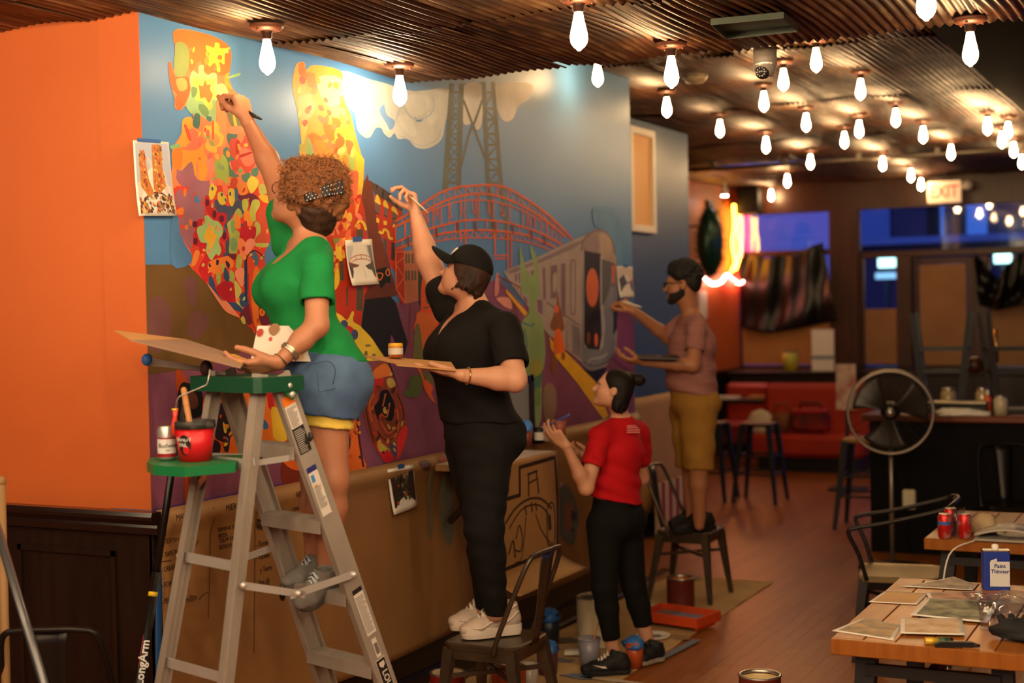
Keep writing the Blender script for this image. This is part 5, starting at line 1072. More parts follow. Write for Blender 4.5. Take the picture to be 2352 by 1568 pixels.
p = lf(1655, 1155, 0); bar_stool('black bar stool right behind the man, partly hidden', (p.x-.18, p.y+.25, 0))
p = lf(1945, 1215, 0); bar_stool('bar stool with pale wooden seat left of the fan', (p.x+.12, p.y+.15, 0), top=m_woodseat)
# bar counter and things on it
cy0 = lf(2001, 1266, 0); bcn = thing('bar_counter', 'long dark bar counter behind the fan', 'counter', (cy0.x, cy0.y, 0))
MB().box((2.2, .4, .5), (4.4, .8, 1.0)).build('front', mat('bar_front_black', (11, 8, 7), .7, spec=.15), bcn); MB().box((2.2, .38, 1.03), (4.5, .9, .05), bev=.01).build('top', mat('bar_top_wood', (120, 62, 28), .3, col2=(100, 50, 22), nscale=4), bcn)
zB = 1.056
bar_stool('upturned bar stool standing on the left of the bar counter', (at_y(2165, 900, cy0.y+.4).x, cy0.y+.42, zB), 0.1, True)
bar_stool('upturned bar stool at the right edge on the bar counter', (at_y(2325, 900, cy0.y+.3).x, cy0.y+.36, zB), 0.3, True)
hs_ = thing('high_shelf_tray', 'pale steel tray shelf on the bar counter beside the fan', 'tray', (at_y(2196, 908, cy0.y+.02).x, cy0.y+.1, zB))
MB().box((0, 0, .09), (.42, .16, .012)).build('tray', mat('pale_steel', (200, 188, 150), .3, metal=.5), hs_); MB().box((0, .04, .043), (.4, .1, .085)).build('black_box', m_black, hs_)
def jar(label, px, dy, r, h, m, lid, dz=0.0):
    t = thing('glass_jar', label, 'jar', (at_y(px, 880, cy0.y+dy).x, cy0.y+dy, zB)); MB().lathe([(0, 0), (r, 0), (r*1.03, h*.5), (r, h*.85), (r*.75, h)], n=18).build('jar', m, t); MB().lathe([(r*.8, h), (r*.82, h*1.1), (0, h*1.1)], n=18).build('lid', lid, t)
m_jarg = mat('jar_glass', (170, 150, 110), .12, spec=.8); m_steel = mat('brushed_steel', (170, 165, 155), .28, metal=.9)
jar('wide glass jar between the upturned stool legs on the bar', 2178, .42, .06, .16, m_jarg, m_steel); jar('tall glass jar right of the first upturned stool on the bar', 2256, .34, .05, .17, m_jarg, m_steel); jar('pale jar at the right end of the bar', 2298, .1, .05, .13, mat('milky_jar', (190, 180, 150), .3), m_steel)
sb = thing('sauce_bottle', 'orange sauce bottle with white cap on the bar', 'bottle', (at_y(2187, 890, cy0.y+.02).x+.0, cy0.y+.25, zB)); sb.location.x += .22
MB().lathe([(0, 0), (.03, 0), (.03, .1), (.012, .14)], n=14).build('bottle', mat('orange_bottle', (220, 92, 30), .4), sb); MB().lathe([(.013, .135), (.011, .17), (0, .175)], n=14).build('cap', m_white, sb)
tp = thing('beer_tap', 'brass beer tap tower with a dark wooden handle on the bar', 'beer tap', (at_y(2262, 840, cy0.y+.5).x, cy0.y+.72, zB)); m_br = mat('brass', (190, 140, 60), .25, metal=.9)
MB().tube([(0, 0, 0), (0, 0, .4)], .035).build('column', m_br, tp); MB().ball((-.1, -.05, .34), .07).build('wooden_knob', mat('dark_tap_wood', (70, 36, 22), .4), tp); MB().tube([(.06, 0, .36), (.05, 0, .62)], .016).build('handle', m_br, tp)
nk = thing('napkin_pile', 'crumpled white napkins on the bar counter right of the fan', 'napkins', (at_y(2205, 955, cy0.y-.05).x, cy0.y-.02, zB)); blob(MB(), .2, .06, .04, 5, amp=.5).build('napkins', m_white, nk)
bgm = thing('menu_stand', 'white and red poster on a stand behind the fan', 'poster', (at_d(1945, 900, 14.4).x, at_d(1945, 900, 14.4).y, 0)); MB().bar((0, 0, 0), (0, 0, 1.3), .04, .03).build('post', m_black, bgm)
MB().box((0, -.03, 1.05), (.2, .01, .46)).build('poster', mat('poster_print', (196, 176, 160), .5, col2=(150, 60, 54), nscale=8, nmix=.58), bgm); MB().box((0, 0, .015), (.34, .3, .03)).build('base', m_black, bgm)
# pedestal fan
fd = 10.15; fc = at_d(2045, 945, fd); fn_ = thing('pedestal_fan', 'large black pedestal fan with wire cage facing the viewer', 'fan', (fc.x, fc.y, 0)); hz_ = fc.z; fax = (EYE - fc); fax.z = 0; fax.normalize(); A_, B_, D_ = frame(fax); Rf = .292
m_cage = mat('dull_steel_cage', (150, 138, 124), .4, metal=.7); m_blade = mat('dark_fan_blade', (60, 54, 48), .35, metal=.4)
def ring(mb, c, R, r, n=48): return mb.tube([c + (A_*math.cos(2*math.pi*k/n) + B_*math.sin(2*math.pi*k/n))*R for k in range(n)], r, 6, closed=True)
c0 = Vector((0, 0, hz_)); mb = MB(); ring(mb, c0+D_*.09, Rf, .010); ring(mb, c0+D_*.02, Rf+.004, .012); mb.build('cage_rim', m_cage, fn_)
mb = MB()
for R in [Rf*(k+1)/17 for k in range(2, 16)]: ring(mb, c0+D_*(.09+.02*(1-R/Rf)), R, .0013, 40)
for k in range(12):
    a = A_*math.cos(k*math.pi/6) + B_*math.sin(k*math.pi/6); mb.tube([c0+D_*.11+a*.03, c0+D_*.09+a*Rf], .002, 5)
o = mb.build('wire_grille', m_gund, fn_); o['kind'] = 'stuff'
mb = MB()
for k in range(16):
    a = A_*math.cos(k*math.pi/8) + B_*math.sin(k*math.pi/8); mb.tube([c0-D_*.12+a*.06, c0-D_*.06+a*Rf*.8, c0+D_*.02+a*Rf], .002, 5)
o = mb.build('rear_grille', m_gund, fn_); o['kind'] = 'stuff'
MB().lathe([(0, .118), (.03, .116), (.035, .10), (.0, .10)], c0, 20, D_).build('hub_cap', m_steel, fn_); MB().lathe([(.0, .05), (.055, .045), (.055, -.02), (0, -.02)], c0, 20, D_).build('hub', m_black, fn_)
for k in range(3):
    a0 = k*2.094+.35
    def bl(u, v, a0=a0):
        a = a0 + (u-.5)*(.9+.35*v); R = .05 + (Rf-.075)*v; return c0 + (A_*math.cos(a) + B_*math.sin(a))*R + D_*(.02+.05*(u-.5))
    MB().grid(bl, 8, 8).build('blade', m_blade, fn_, solid=.002)
MB().lathe([(.06, -.02), (.07, -.06), (.06, -.22), (0, -.23)], c0, 18, D_).build('motor', m_black, fn_)
mb = MB().tube([(-.0, 0, .04), c0-D_*.1], .016); mb.build('pole', m_cage, fn_); MB().lathe([(0, 0), (.24, 0), (.24, .02), (.06, .045), (0, .05)], n=28).build('base', m_black, fn_)
MB().tube([c0-D_*.12+Vector((0, 0, -.1)), c0-D_*.12+Vector((.02, 0, -.5))], .022).build('height_collar', m_gund, fn_)
MB().box(Vector((.12, .02, .5)), (.09, .05, .14), bev=.01).build('switch_box', mat('cream_plastic', (190, 180, 150), .5), fn_)
# plank tables
m_tw = [mat('table_plank_%s' % 'abc'[i], c, .3, col2=d, nscale=4, stretch=(8, 1, 1), bump=.03, bscale=25, spec=.25) for i, (c, d) in enumerate((((164, 104, 44), (142, 86, 34)), ((172, 112, 50), (152, 94, 40)), ((150, 90, 36), (132, 76, 28))))]
def plank_table(label, x0, x1, y0, y1, n, z=.75):
    t = thing('plank_table', label, 'table', ((x0+x1)/2, (y0+y1)/2, 0)); w = (x1-x0)/n; L = y1-y0
    for k in range(n): MB().box((-(x1-x0)/2+(k+.5)*w, 0, z-.012), (w-.004, L-.05, .024), bev=.002).build('plank', m_tw[k % 3], t)
    for s_ in (-1, 1): MB().box((0, s_*(L/2-.0125), z-.028), (x1-x0, .025, .056), bev=.003).build('end_board', m_tw[2], t); MB().box((s_*((x1-x0)/2-.01), 0, z-.032), (.02, L-.05, .05), bev=.002).build('side_board', m_tw[0], t)
    for sx_ in (-1, 1):
        for sy_ in (-1, 1): steel_leg(t, (sx_*((x1-x0)/2-.1), sy_*(L/2-.14), z-.05), (sx_*((x1-x0)/2-.06), sy_*(L/2-.08), 0), .07, .05, m_black)
    MB().bar((-(x1-x0)/2+.1, -L/2+.1, z-.12), ((x1-x0)/2-.1, -L/2+.1, z-.12), .03, .04).build('stretcher', m_black, t); MB().bar((0, -L/2+.1, z-.12), (0, L/2-.1, z-.12), .03, .04).build('stretcher', m_black, t)
    return t
plank_table('near wooden plank table covered with photos at the lower right', -1.24, -.585, 4.90, 6.09, 6)
q0 = lf(2065, 1240, .75); q1 = lf(2130, 1205, .75); q0 = q0 + Vector((.1, .1, 0)); plank_table('second plank table with drink cans behind the armchair', q0.x, q0.x+.68, q0.y, q0.y+1.0, 6)
# the extra chair leg and centre post seen under the near table come with the table itself
# photographs and things on the near table
ZT = .7505
def tsheet(label, pts, cols, k, curl=0.0, cat='photograph', name='loose_photograph', speck=None):
    C = [at_z(x, y, ZT+.0012*k) for x, y in pts]; base = sum(C, Vector())/4; t = thing(name, label, cat, base)
    def fn(u, v, off=0.0): p = C[0].lerp(C[1], u).lerp(C[3].lerp(C[2], u), v); p.z += off + curl*(u*u*(1-v)) ; return p-base
    MB().grid(lambda u, v: fn(u, v), 6, 6).build('sheet', m_white, t, solid=.0006)
    a, b, s_ = cols; e = .07
    MB().grid(lambda u, v: fn(e+(1-2*e)*u, e+(1-2*e)*v, .0008), 6, 6).build('printed_area', mat('photo_print_%d' % k, a, .55, col2=b, nscale=s_*.7, detail=8), t)
tsheet('loose blurred photo at the near left corner of the table', [(1910, 1448), (1985, 1418), (2072, 1436), (2052, 1470)], ((104, 96, 84), (186, 150, 104), 24), 1)
tsheet('pale tan photo lying along the table left edge', [(1995, 1382), (2032, 1357), (2132, 1362), (2106, 1388)], ((196, 150, 86), (176, 130, 80), 8), 2)
tsheet('curled photo at the far end of the table', [(2068, 1346), (2190, 1330), (2235, 1340), (2235, 1355)], ((176, 156, 134), (84, 74, 70), 20), 3, .012)
tsheet('reddish photo in the middle of the table', [(2126, 1360), (2255, 1356), (2250, 1384), (2140, 1386)], ((196, 140, 112), (120, 84, 80), 18), 4)
tsheet('dark green and black photo with a raised corner on the table', [(2128, 1372), (2298, 1384), (2268, 1430), (2090, 1412)], ((26, 28, 22), (150, 150, 120), 20), 6, .01)
tsheet('pale brown photo with white border at the table front', [(2068, 1418), (2210, 1420), (2216, 1458), (2068, 1454)], ((170, 124, 88), (206, 186, 156), 18), 8)
m_cg = m_glass.copy(); m_cg.name = 'clear_glass'; m_cg.node_tree.nodes['Mix Shader'].inputs[0].default_value = .2
pb = thing('plastic_wrap', 'crumpled clear plastic bag on the right of the table', 'plastic bag', at_z(2310, 1392, ZT+.004)); blob(MB(), .14, .16, .035, 9, 24, 12, .5).build('bag', m_cg, pb)
cp = at_z(2287, 1352, ZT); th = thing('thinner_can', 'blue paint thinner can with white cap on the near table', 'can', (cp.x, cp.y, ZT), math.radians(17)); m_bl = mat('thinner_blue', (24, 52, 140), .35, coat=.3); m_pw = mat('label_white', (206, 206, 206), .45)
loft(MB(), [rrect(.105, .062, .008, 0), rrect(.105, .062, .008, .158)]).build('body', m_bl, th); loft(MB(), [rrect(.108, .065, .009, .156), rrect(.108, .065, .009, .161), rrect(.1, .058, .007, .159)]).build('rim', m_steel, th)
MB().lathe([(.014, .158), (.014, .178), (.009, .182), (0, .182)], n=14).build('cap', m_white, th); MB().box((.012, -.0316, .066), (.076, .001, .1)).build('label_panel', m_pw, th)
R2 = Matrix.Rotation(math.radians(17), 3, 'Z'); lo = Vector((cp.x, cp.y, ZT)); X2 = R2 @ Vector((1, 0, 0))
for tx, s_, z in (('Paint', .022, .098), ('Thinner', .022, .076)): 
    me = text_mesh(tx, s_, True); me.materials.clear(); me.materials.append(mat('label_navy', (26, 44, 110), .5)); o = bpy.data.objects.new('lettering', me); COL.objects.link(o); o.parent = th; o.location = (.012, -.0326, z); o.rotation_euler = (math.pi/2, 0, 0)
MB().plate([(-.026, -.0324, .134), (.05, -.0324, .15), (.05, -.0324, .118), (.02, -.0324, .124), (-.005, -.0324, .112), (-.026, -.0324, .116)], (0, -.0004, 0)).build('label_flash', m_bl, th); MB().plate([(-.024, -.033, .12), (.0, -.033, .13), (.002, -.033, .116), (-.022, -.033, .106)], (0, -.0003, 0)).build('label_badge', m_pw, th)
gp = at_z(2272, 1446, ZT); gt = thing('drinking_glass', 'clear tumbler glass on the near table', 'glass', gp); MB().lathe([(0, .002), (.03, .002), (.04, .1), (.037, .1), (.028, .012), (0, .012)], n=24).build('glass', m_cg, gt)
bt = at_z(2155, 1472, ZT+.011); bo = thing('battery_tube', 'small yellow and green striped tube on the table front', 'tube', bt); d_ = (at_z(2190, 1472, ZT+.011)-bt).normalized()
MB().tube([-d_*.045, -d_*.0], .0125, 14).build('yellow_end', mat('tube_yellow', (214, 176, 60), .25, metal=.3), bo); MB().tube([d_*0, d_*.03], .0126, 14).build('green_band', mat('tube_green', (40, 80, 50), .3), bo); MB().tube([d_*.03, d_*.048], .0125, 14).build('dark_end', m_black, bo)
kn = at_z(2198, 1482, ZT+.008); ko = thing('utility_knife', 'black folded utility knife lying in front of the striped tube', 'knife', kn); MB().plate([Vector((0, 0, 0))+d_*a+Vector((0, 0, b)) for a, b in ((-.07, -.006), (.06, -.006), (.07, .002), (.05, .01), (-.05, .012), (-.075, .004))], Vector((d_.y, -d_.x, 0))*-.02).build('handle', m_black, ko); MB().tube([d_*.055, d_*.075], .006, 6).build('tip', m_gund, ko)
gv = at_z(2334, 1462, ZT+.01); go = thing('black_glove', 'pair of black work gloves at the right end of the near table', 'gloves', gv); blob(MB(), .07, .06, .05, 14, 20, 12, .4).build('palm', mat('black_glove_knit', (18, 17, 18), .8), go)
for k, (a, b) in enumerate(((-.05, .05), (-.02, .07), (.02, .07))): MB().tube([(a*.6, b*.3, .02), (a, b*.8, .045), (a*1.2, b, .06)], [.016, .015, .011], 8).build('finger', mat('black_glove_knit', ()), go)
# things on the second table
z2 = .7505
def soda(label, px, py, m, band=None):
    p = at_z(px, py, z2); t = thing('drink_can', label, 'can', p); MB().lathe([(0, .0), (.025, 0), (.032, .01), (.033, .108), (.026, .12)], n=20).build('body', m, t); MB().lathe([(.026, .119), (.027, .123), (.024, .121), (0, .119)], n=20).build('lid', m_steel, t)
    if band: MB().lathe([(.0334, .07), (.0334, .085)], n=20).build('band', band, t)
m_red = mat('red_can_print', (190, 30, 30), .3, metal=.4, col2=(206, 196, 190), nscale=26, nmix=.66)
soda('red drink can with a blue tape band on the second table', 2170, 1236, m_red, m_tape); soda('red drink can behind the blue banded one on the second table', 2184, 1222, m_red); soda('red and white drink can right of the glass on the second table', 2216, 1236, m_red); 
gp = at_z(2201, 1232, z2); gt = thing('drinking_glass', 'tall clear glass between the drink cans on the second table', 'glass', gp); MB().lathe([(0, .002), (.028, .002), (.035, .14), (.032, .14), (.026, .012), (0, .012)], n=24).build('glass', m_cg, gt)
pt = at_z(2262, 1226, z2); t = thing('paper_bag', 'crumpled paper bag on the second table', 'paper bag', pt); blob(MB(), .06, .05, .08, 21, 16, 12, .4).build('bag', mat('crumpled_paper', (176, 150, 116), .8), t)
mg = at_z(2318, 1238, z2); 
for k, (l, c) in enumerate((('bottom magazine of the curled stack on the second table', (150, 140, 130)), ('top curled magazine on the second table', (170, 160, 146)))):
    t = thing('magazine', l, 'magazine', mg+Vector((.0, .02*k, .006+.02*k))); MB().grid(lambda u, v: Vector(((u-.5)*.3, (v-.5)*.22, .03*math.sin(u*3.1)*k)), 12, 4).build('pages', mat('magazine_%d' % k, c, .3), t, solid=.01)
    MB().grid(lambda u, v: Vector(((u-.5)*.26, (v-.5)*.18, .0065+.03*math.sin((u*.86+.07)*3.1)*k)), 10, 4).build('cover_print', mat('magazine_print_%d' % k, (196, 190, 180), .25, col2=(120, 110, 100), nscale=9), t)
co = thing('white_cable', 'white charging cable hanging off the second table', 'cable', at_z(2255, 1228, z2+.004)); b0 = co.location; MB().tube(smooth_poly([Vector((.05, .03, 0)), Vector((0, 0, .002)), at_z(2240, 1240, z2+.004)-b0, Vector((-.10, -.34, -.05)), Vector((-.13, -.37, -.3)), Vector((-.11, -.36, -.6)), Vector((-.1, -.34, -.74))], 6, False), .004, 6).build('cable', m_white, co)
# paint can low in the foreground on a step stool
pc_ = at_z(1745, 1550, .47); st = thing('step_stool', 'small wooden step stool below the picture edge', 'stool', (pc_.x, pc_.y, 0)); MB().box((0, 0, .27), (.3, .24, .024), bev=.004).build('step', m_tw[0], st)
for sx_ in (-1, 1): MB().box((sx_*.12, 0, .13), (.022, .2, .26)).build('side', m_tw[1], st)
def paint_can(label, p, r, h, m, paint, lid=False, bail=True, cat='paint can'):
    t = thing('paint_can', label, cat, p); MB().lathe([(0, 0), (r, 0), (r, .006), (r*.985, .012), (r*.985, h-.01), (r*1.01, h-.004), (r*1.01, h), (r*.86, h), (r*.85, h-.01)], n=28).build('body', m, t)
    MB().disc((0, 0, h-.012 if not lid else h+.002), r*.86, n=28).build('paint' if not lid else 'lid', paint, t)
    MB().lathe([(r*1.0, h-.006), (r*1.025, h), (r*.98, h+.004), (r*.86, h+.002), (r*.85, h-.008)], n=28).build('rim', m_steel, t)
    if bail: MB().tube([(-r*1.02, 0, h*.8)] + [Vector((-r*1.06*math.cos(a), -r*1.15*math.sin(a), h*.8-.05*math.sin(a))) for a in [k*.314 for k in range(11)]] + [(r*1.02, 0, h*.8)], .002, 5).build('bail_handle', m_steel, t)
    return t
paint_can('open paint can with shiny rim at the bottom edge of the picture', (pc_.x, pc_.y, .282), .083, .19, mat('maroon_tin', (96, 34, 26), .4), mat('cream_paint_wet', (216, 190, 130), .15))
# ================================================================== drop cloth and painting gear on the floor
m_cloth = mat('canvas_drop_cloth', (196, 160, 112), .85, col2=(172, 138, 94), nscale=2.2, bump=.15, bscale=14)
e1, e2, e3 = at_z(1440, 1568, .004), at_z(1770, 1330, .004), at_z(1560, 1328, .004)
cx1 = (e1.x+e2.x)/2; cyA, cyB = 4.6, (e2.y+e3.y)/2
dcl = thing('drop_cloth', 'paint stained canvas drop cloth on the floor along the wall', 'drop cloth', (XW+.06, cyA, 0))
def dfn(u, v):
    x = (cx1-XW-.06)*u; y = (cyB-cyA)*v; return (x, y, .004+.003*math.sin(x*9+y*5)*math.sin(y*7-x*4)+.002*math.sin(y*17))
MB().grid(dfn, 40, 90).build('canvas', m_cloth, dcl, solid=.002)
for px, py, rx, ry, c, s_ in ((1330, 1552, .12, .05, (120, 130, 150), 1), (1400, 1560, .2, .03, (196, 176, 150), 2), (1290, 1515, .1, .06, (110, 106, 116), 3), (1560, 1462, .09, .06, (150, 120, 80), 4), (1590, 1330, .05, .1, (120, 110, 110), 5), (1300, 1470, .08, .08, (90, 80, 70), 6)):
    p = at_z(px, py, .0105); rr = random.Random(s_); q = smooth_poly([p + Vector((rx*math.cos(k*.7)*rr.uniform(.6, 1.1), ry*math.sin(k*.7)*rr.uniform(.6, 1.1), 0)) - dcl.location for k in range(9)], 3)
    MB().add(q, [tuple(t) for t in tessellate_polygon([q])]).build('paint_stain', mat('stain_%d_%d_%d' % c, c, .7), dcl)
tpA, tpB = at_z(1510, 1515, .012), at_z(1602, 1468, .012); tag(MB().bar(tpA, tpB, .05, .001).build('masking_tape', mat('faded_blue_tape', (110, 120, 140), .6)), 'faded blue tape strip holding the drop cloth edge', 'tape')
F0 = .012
def fl(px, py): p = at_z(px, py, F0); return p
def plastic_cup(label, px, py, r, h, m, paint, rag=None, stick=None):
    p = fl(px, py); t = thing('paint_tub', label, 'paint tub', p); MB().lathe([(0, 0), (r*.82, 0), (r, h), (r*.95, h), (r*.8, h*.6)], n=20).build('tub', m, t); MB().disc((0, 0, h*.6), r*.86, n=20).build('paint', paint, t); MB().lathe([(r*.99, h-.006), (r*1.08, h-.002), (r*1.03, h+.004)], n=20).build('rim', m, t)
    if rag: blob(MB(), r*1.1, r*1.1, .05, px, amp=.35).build('tape_wrap', rag, t, loc=(0, 0, h-.03))
    if stick: MB().bar(Vector((0, 0, h*.4)), Vector(stick), .03, .007).build('stir_stick', mat('stir_stick_wood', (176, 104, 60), .6), t)
m_clr = mat('clear_deli_tub', (176, 168, 160), .3); m_bluep = mat('grey_blue_paint', (110, 114, 140), .3)
bk2 = paint_can('tall white plastic bucket behind the girl in red', fl(1372, 1478), .115, .27, mat('white_bucket_plastic', (196, 180, 150), .45), mat('dark_bucket_inside', (40, 32, 26), .7), bail=False, cat='bucket')
plastic_cup('clear tub of grey-blue paint with a wooden stirrer', 1354, 1530, .06, .15, mat('grey_blue_tub', (128, 124, 136), .3), m_bluep, None, (.06, .02, .27))
plastic_cup('dark tub wrapped in blue tape near the wall', 1262, 1478, .065, .17, mat('dark_navy_tub', (30, 32, 44), .4), m_bluep, m_tape)
plastic_cup('maroon tub with blue tape beside the chair legs', 1258, 1545, .06, .14, mat('maroon_tub', (96, 52, 62), .4), m_bluep, m_tape)
plastic_cup('orange tub with blue tape between the girl\'s feet', 1458, 1530, .05, .13, mat('orange_brown_tub', (176, 76, 40), .4), mat('rust_paint', (170, 70, 40), .4), m_tape)
paint_can('maroon paint can with orange paint under the second chair', fl(1564, 1398), .088, .2, mat('maroon_tin', (96, 34, 26)), mat('orange_paint_wet', (222, 130, 40), .3), bail=False)
paint_can('red paint can with white lid under the first chair', fl(1030, 1640), .085, .2, mat('red_paint_tin', (150, 34, 28), .4), mat('white_lid', (206, 190, 160), .5), lid=True)
paint_can('red paint can with mint green lid below the first chair', fl(1065, 1690), .085, .19, mat('red_paint_tin', ()), mat('mint_lid', (104, 160, 126), .5), lid=True)
paint_can('orange rimmed paint can right under the first chair', fl(1170, 1622), .085, .19, mat('orange_paint_tin', (186, 80, 36), .4), mat('dark_orange_inside', (120, 60, 30), .6))
plastic_cup('clear plastic cup beside the first chair leg', 1215, 1590, .05, .14, m_clr, mat('pale_water', (170, 160, 150), .2))
pl_ = thing('paint_plate', 'round pale lid plate with a dab of paint on the drop cloth', 'plate', fl(1500, 1462)); MB().lathe([(0, .002), (.09, .002), (.1, .014), (.092, .014), (.085, .008), (0, .008)], n=28).build('plate', m_white, pl_); MB().disc((.02, 0, .0085), .03).build('paint_dab', m_bluep, pl_)
wp = thing('white_pad', 'small white paint pad lying by the clear tub', 'pad', fl(1330, 1502)); MB().box((0, 0, .01), (.16, .06, .02), rot=.4, bev=.004).build('pad', m_white, wp); MB().box((.0, .0, .024), (.12, .03, .008), rot=.4).build('strip', m_clr, wp)
# roller tray
c0_ = fl(1560, 1432); tr = thing('roller_tray', 'orange paint tray with blue paint on the drop cloth', 'paint tray', c0_, math.radians(-12)); m_or = mat('orange_tray', (206, 72, 32), .4)
MB().plate([(-.2, -.13, .03), (.2, -.13, .03), (.2, .13, .03), (-.2, .13, .03)], (0, 0, .004)).build('tray_floor', m_or, tr)
for (c, s_) in (((0, -.13, .05), (.42, .012, .06)), ((0, .13, .05), (.42, .012, .06)), ((-.205, 0, .05), (.012, .27, .06)), ((.205, 0, .05), (.012, .27, .06))): MB().box(c, s_, bev=.003).build('tray_wall', m_or, tr)
MB().box((.06, 0, .040), (.26, .23, .006)).build('paint', mat('sky_paint_wet', (90, 140, 176), .2), tr); MB().box((-.12, 0, .045), (.12, .23, .006)).build('paint_edge', mat('grey_mauve_paint', (120, 104, 110), .4), tr)
for x_ in (-.18, .18): MB().box((x_, 0, .014), (.02, .2, .03)).build('foot', m_or, tr)
sc2 = thing('scrap_paper', 'scrap of white paper beside the tray', 'paper', fl(1512, 1392)); MB().grid(lambda u, v: ((u-.5)*.14, (v-.5)*.1, .004+.02*u*u), 5, 4).build('scrap', m_white, sc2, solid=.001); MB().grid(lambda u, v: ((u-.5)*.05, (v-.5)*.05, .0045+.02*(.36*u+.3)**2), 3, 3).build('stain', m_bluep, sc2)
# poles at the left
m_blackpole = mat('black_pole_enamel', (14, 14, 14), .35)
lo_, hi_ = at_d(300, 1700, 4.95), at_d(420, 915, 5.25)
dlt = (hi_-lo_); lo_ = lo_ - dlt*((lo_.z-.01)/dlt.z); pol = thing('extension_pole', 'black paint roller extension pole leaning beside the ladder', 'pole', lo_)
hi2 = lo_ + (hi_-lo_)*1.0; ax = (hi2-lo_).normalized(); L_ = (hi2-lo_).length; MB().tube([(0, 0, 0), ax*L_*.62], .0165, 14).build('outer_tube', m_blackpole, pol); MB().tube([ax*L_*.6, ax*L_], .0135, 14).build('inner_tube', m_blackpole, pol); 
def along(py):
    best = None
    for k in range(400):
        p = lo_ + ax*L_*k/399; d = (p-EYE); v = H_PX/2 - d.dot(up)/d.dot(fwd)*F_PX
        if best is None or abs(v-py) < best[0]: best = (abs(v-py), p)
    return best[1]
yb_ = along(1363)-lo_; MB().tube([yb_-ax*.008, yb_+ax*.008], .0172, 14).build('yellow_band', mat('yellow_band', (226, 190, 40), .4), pol)
mid = along(1522); vw = (EYE-mid); vw = (vw-ax*vw.dot(ax)).normalized(); lettering('LongArm', .042, m_pw, mid+vw*.0172, ax, vw.cross(ax), 'lettering', pol, True); rb = along(1500)-lo_; MB().bar(rb-ax*.05+vw*.0166+vw.cross(ax)*.011, rb+ax*.06+vw*.0166+vw.cross(ax)*.011, .0015, .004, vw).build('red_band', mat('red_stripe', (170, 30, 28), .5), pol)
def pole(label, a, b, r, m, name):
    t = thing(name, label, 'pole', a); MB().tube([(0, 0, 0), Vector(b)-Vector(a)], r, 12).build('shaft', m, t); MB().ball(Vector(b)-Vector(a), r*1.25, 10, 6).build('end_cap', m, t)
a = at_d(130, 1668, 4.3); b = at_d(-40, 1100, 4.55); dl = b-a; a = a-dl*((a.z-.02)/dl.z); pole('silver metal pole slanting at the left edge', a, b, .014, mat('silver_pole', (120, 122, 126), .3, metal=.8), 'metal_pole')
pole('wooden pole upright at the left edge', Vector((at_d(7, 1400, 4.9).x, at_d(7, 1400, 4.9).y, .02)), at_d(2, 1105, 4.95), .016, mat('pale_pole_wood', (140, 106, 66), .6), 'wooden_pole')
# ================================================================== step ladder
m_alu = mat('ladder_aluminium', (176, 166, 156), .42, metal=.4, col2=(158, 148, 138), nscale=9, stretch=(1, 1, .3), rvar=.1)
m_aluc = mat('bright_aluminium', (200, 196, 194), .3, metal=.5)
m_green = mat('green_ladder_plastic', (18, 110, 62), .4)
NFt, FFt, NRt, FRt = at_d(650, 880, 4.72), at_d(517, 872, 4.94), at_d(600, 880, 4.68), at_d(493, 872, 4.88)
def foot(px, d): 
    y = 700.0
    for _ in range(30):
        p = at_d(px, y, d); y += p.z*F_PX/d
    p = at_d(px, y, d); p.z = 0; return p
NFb, FFb, NRb, FRb = foot(1012, 5.2), foot(842, 5.5), foot(462, 4.54), foot(288, 4.83)
base = (NFb+FFb+NRb+FRb)/4
lad = thing('step_ladder', 'aluminium step ladder with green top and shelf', 'ladder', (base.x, base.y, 0))
Wd = (FFt-NFt); Wd.z = 0; Wd.normalize()
def lb(mb): return local(mb, lad)
def onrail(a, b, z): return a + (b-a)*((z-a.z)/(b.z-a.z))
for nm, a, b, w, th in (('front_rail', NFt, NFb, .078, .022), ('front_rail', FFt, FFb, .078, .022), ('rear_rail', NRt, NRb, .045, .028), ('rear_rail', FRt, FRb, .045, .028)):
    d = (b-a).normalized(); ext = a - d*.03; mb = MB(); mb.bar(ext, b, w, th*.35, Wd)
    D2 = (b-a).normalized(); fl2 = D2.cross(Wd).normalized(); sgn = 1 if a in (NFt, NRt) else -1
    for s_ in (-1, 1): mb.bar(ext+fl2*s_*(w/2-.003)+Wd*sgn*.012, b+fl2*s_*(w/2-.003)+Wd*sgn*.012, .005, th, Wd)
    if nm == 'rear_rail':
        for k in range(-2, 3): mb.bar(ext+fl2*k*.0075-Wd*sgn*.006, b+fl2*k*.0075-Wd*sgn*.006, .003, .003, Wd)
    r_ = lb(mb).build(nm, m_alu, lad)
    f_ = lb(MB().bar(b+(-d)*.0, b-d*.06, w*1.1, th*1.5, Wd)).build('foot', m_black, r_)
STEPS = (1.474, 1.212, .948, .677, .41, .145)
for z in STEPS:
    a, b = onrail(NFt, NFb, z), onrail(FFt, FFb, z); mb = MB(); mb.bar(a+Wd*.01, b-Wd*.01, .082, .006); dn = Wd.cross(Vector((0, 0, 1)))
    for s_ in (-1, 1): mb.bar(a+Wd*.01+dn*s_*.04-Vector((0, 0, .02)), b-Wd*.01+dn*s_*.04-Vector((0, 0, .02)), .004, .044)
    for k in range(-3, 4): mb.bar(a+Wd*.012+dn*k*.011+Vector((0, 0, .004)), b-Wd*.012+dn*k*.011+Vector((0, 0, .004)), .003, .003)
    o = lb(mb).build('step', m_alu, lad)
for z in (1.43, 1.10, .745, .40):
    a, b = onrail(NRt, NRb, z), onrail(FRt, FRb, z); lb(MB().bar(a, b, .006, .034)).build('rear_brace', m_aluc, lad)
for (a, b, z) in ((onrail(NRt, NRb, 1.36), onrail(NRt, NRb, 1.43), 0), ):
    pass
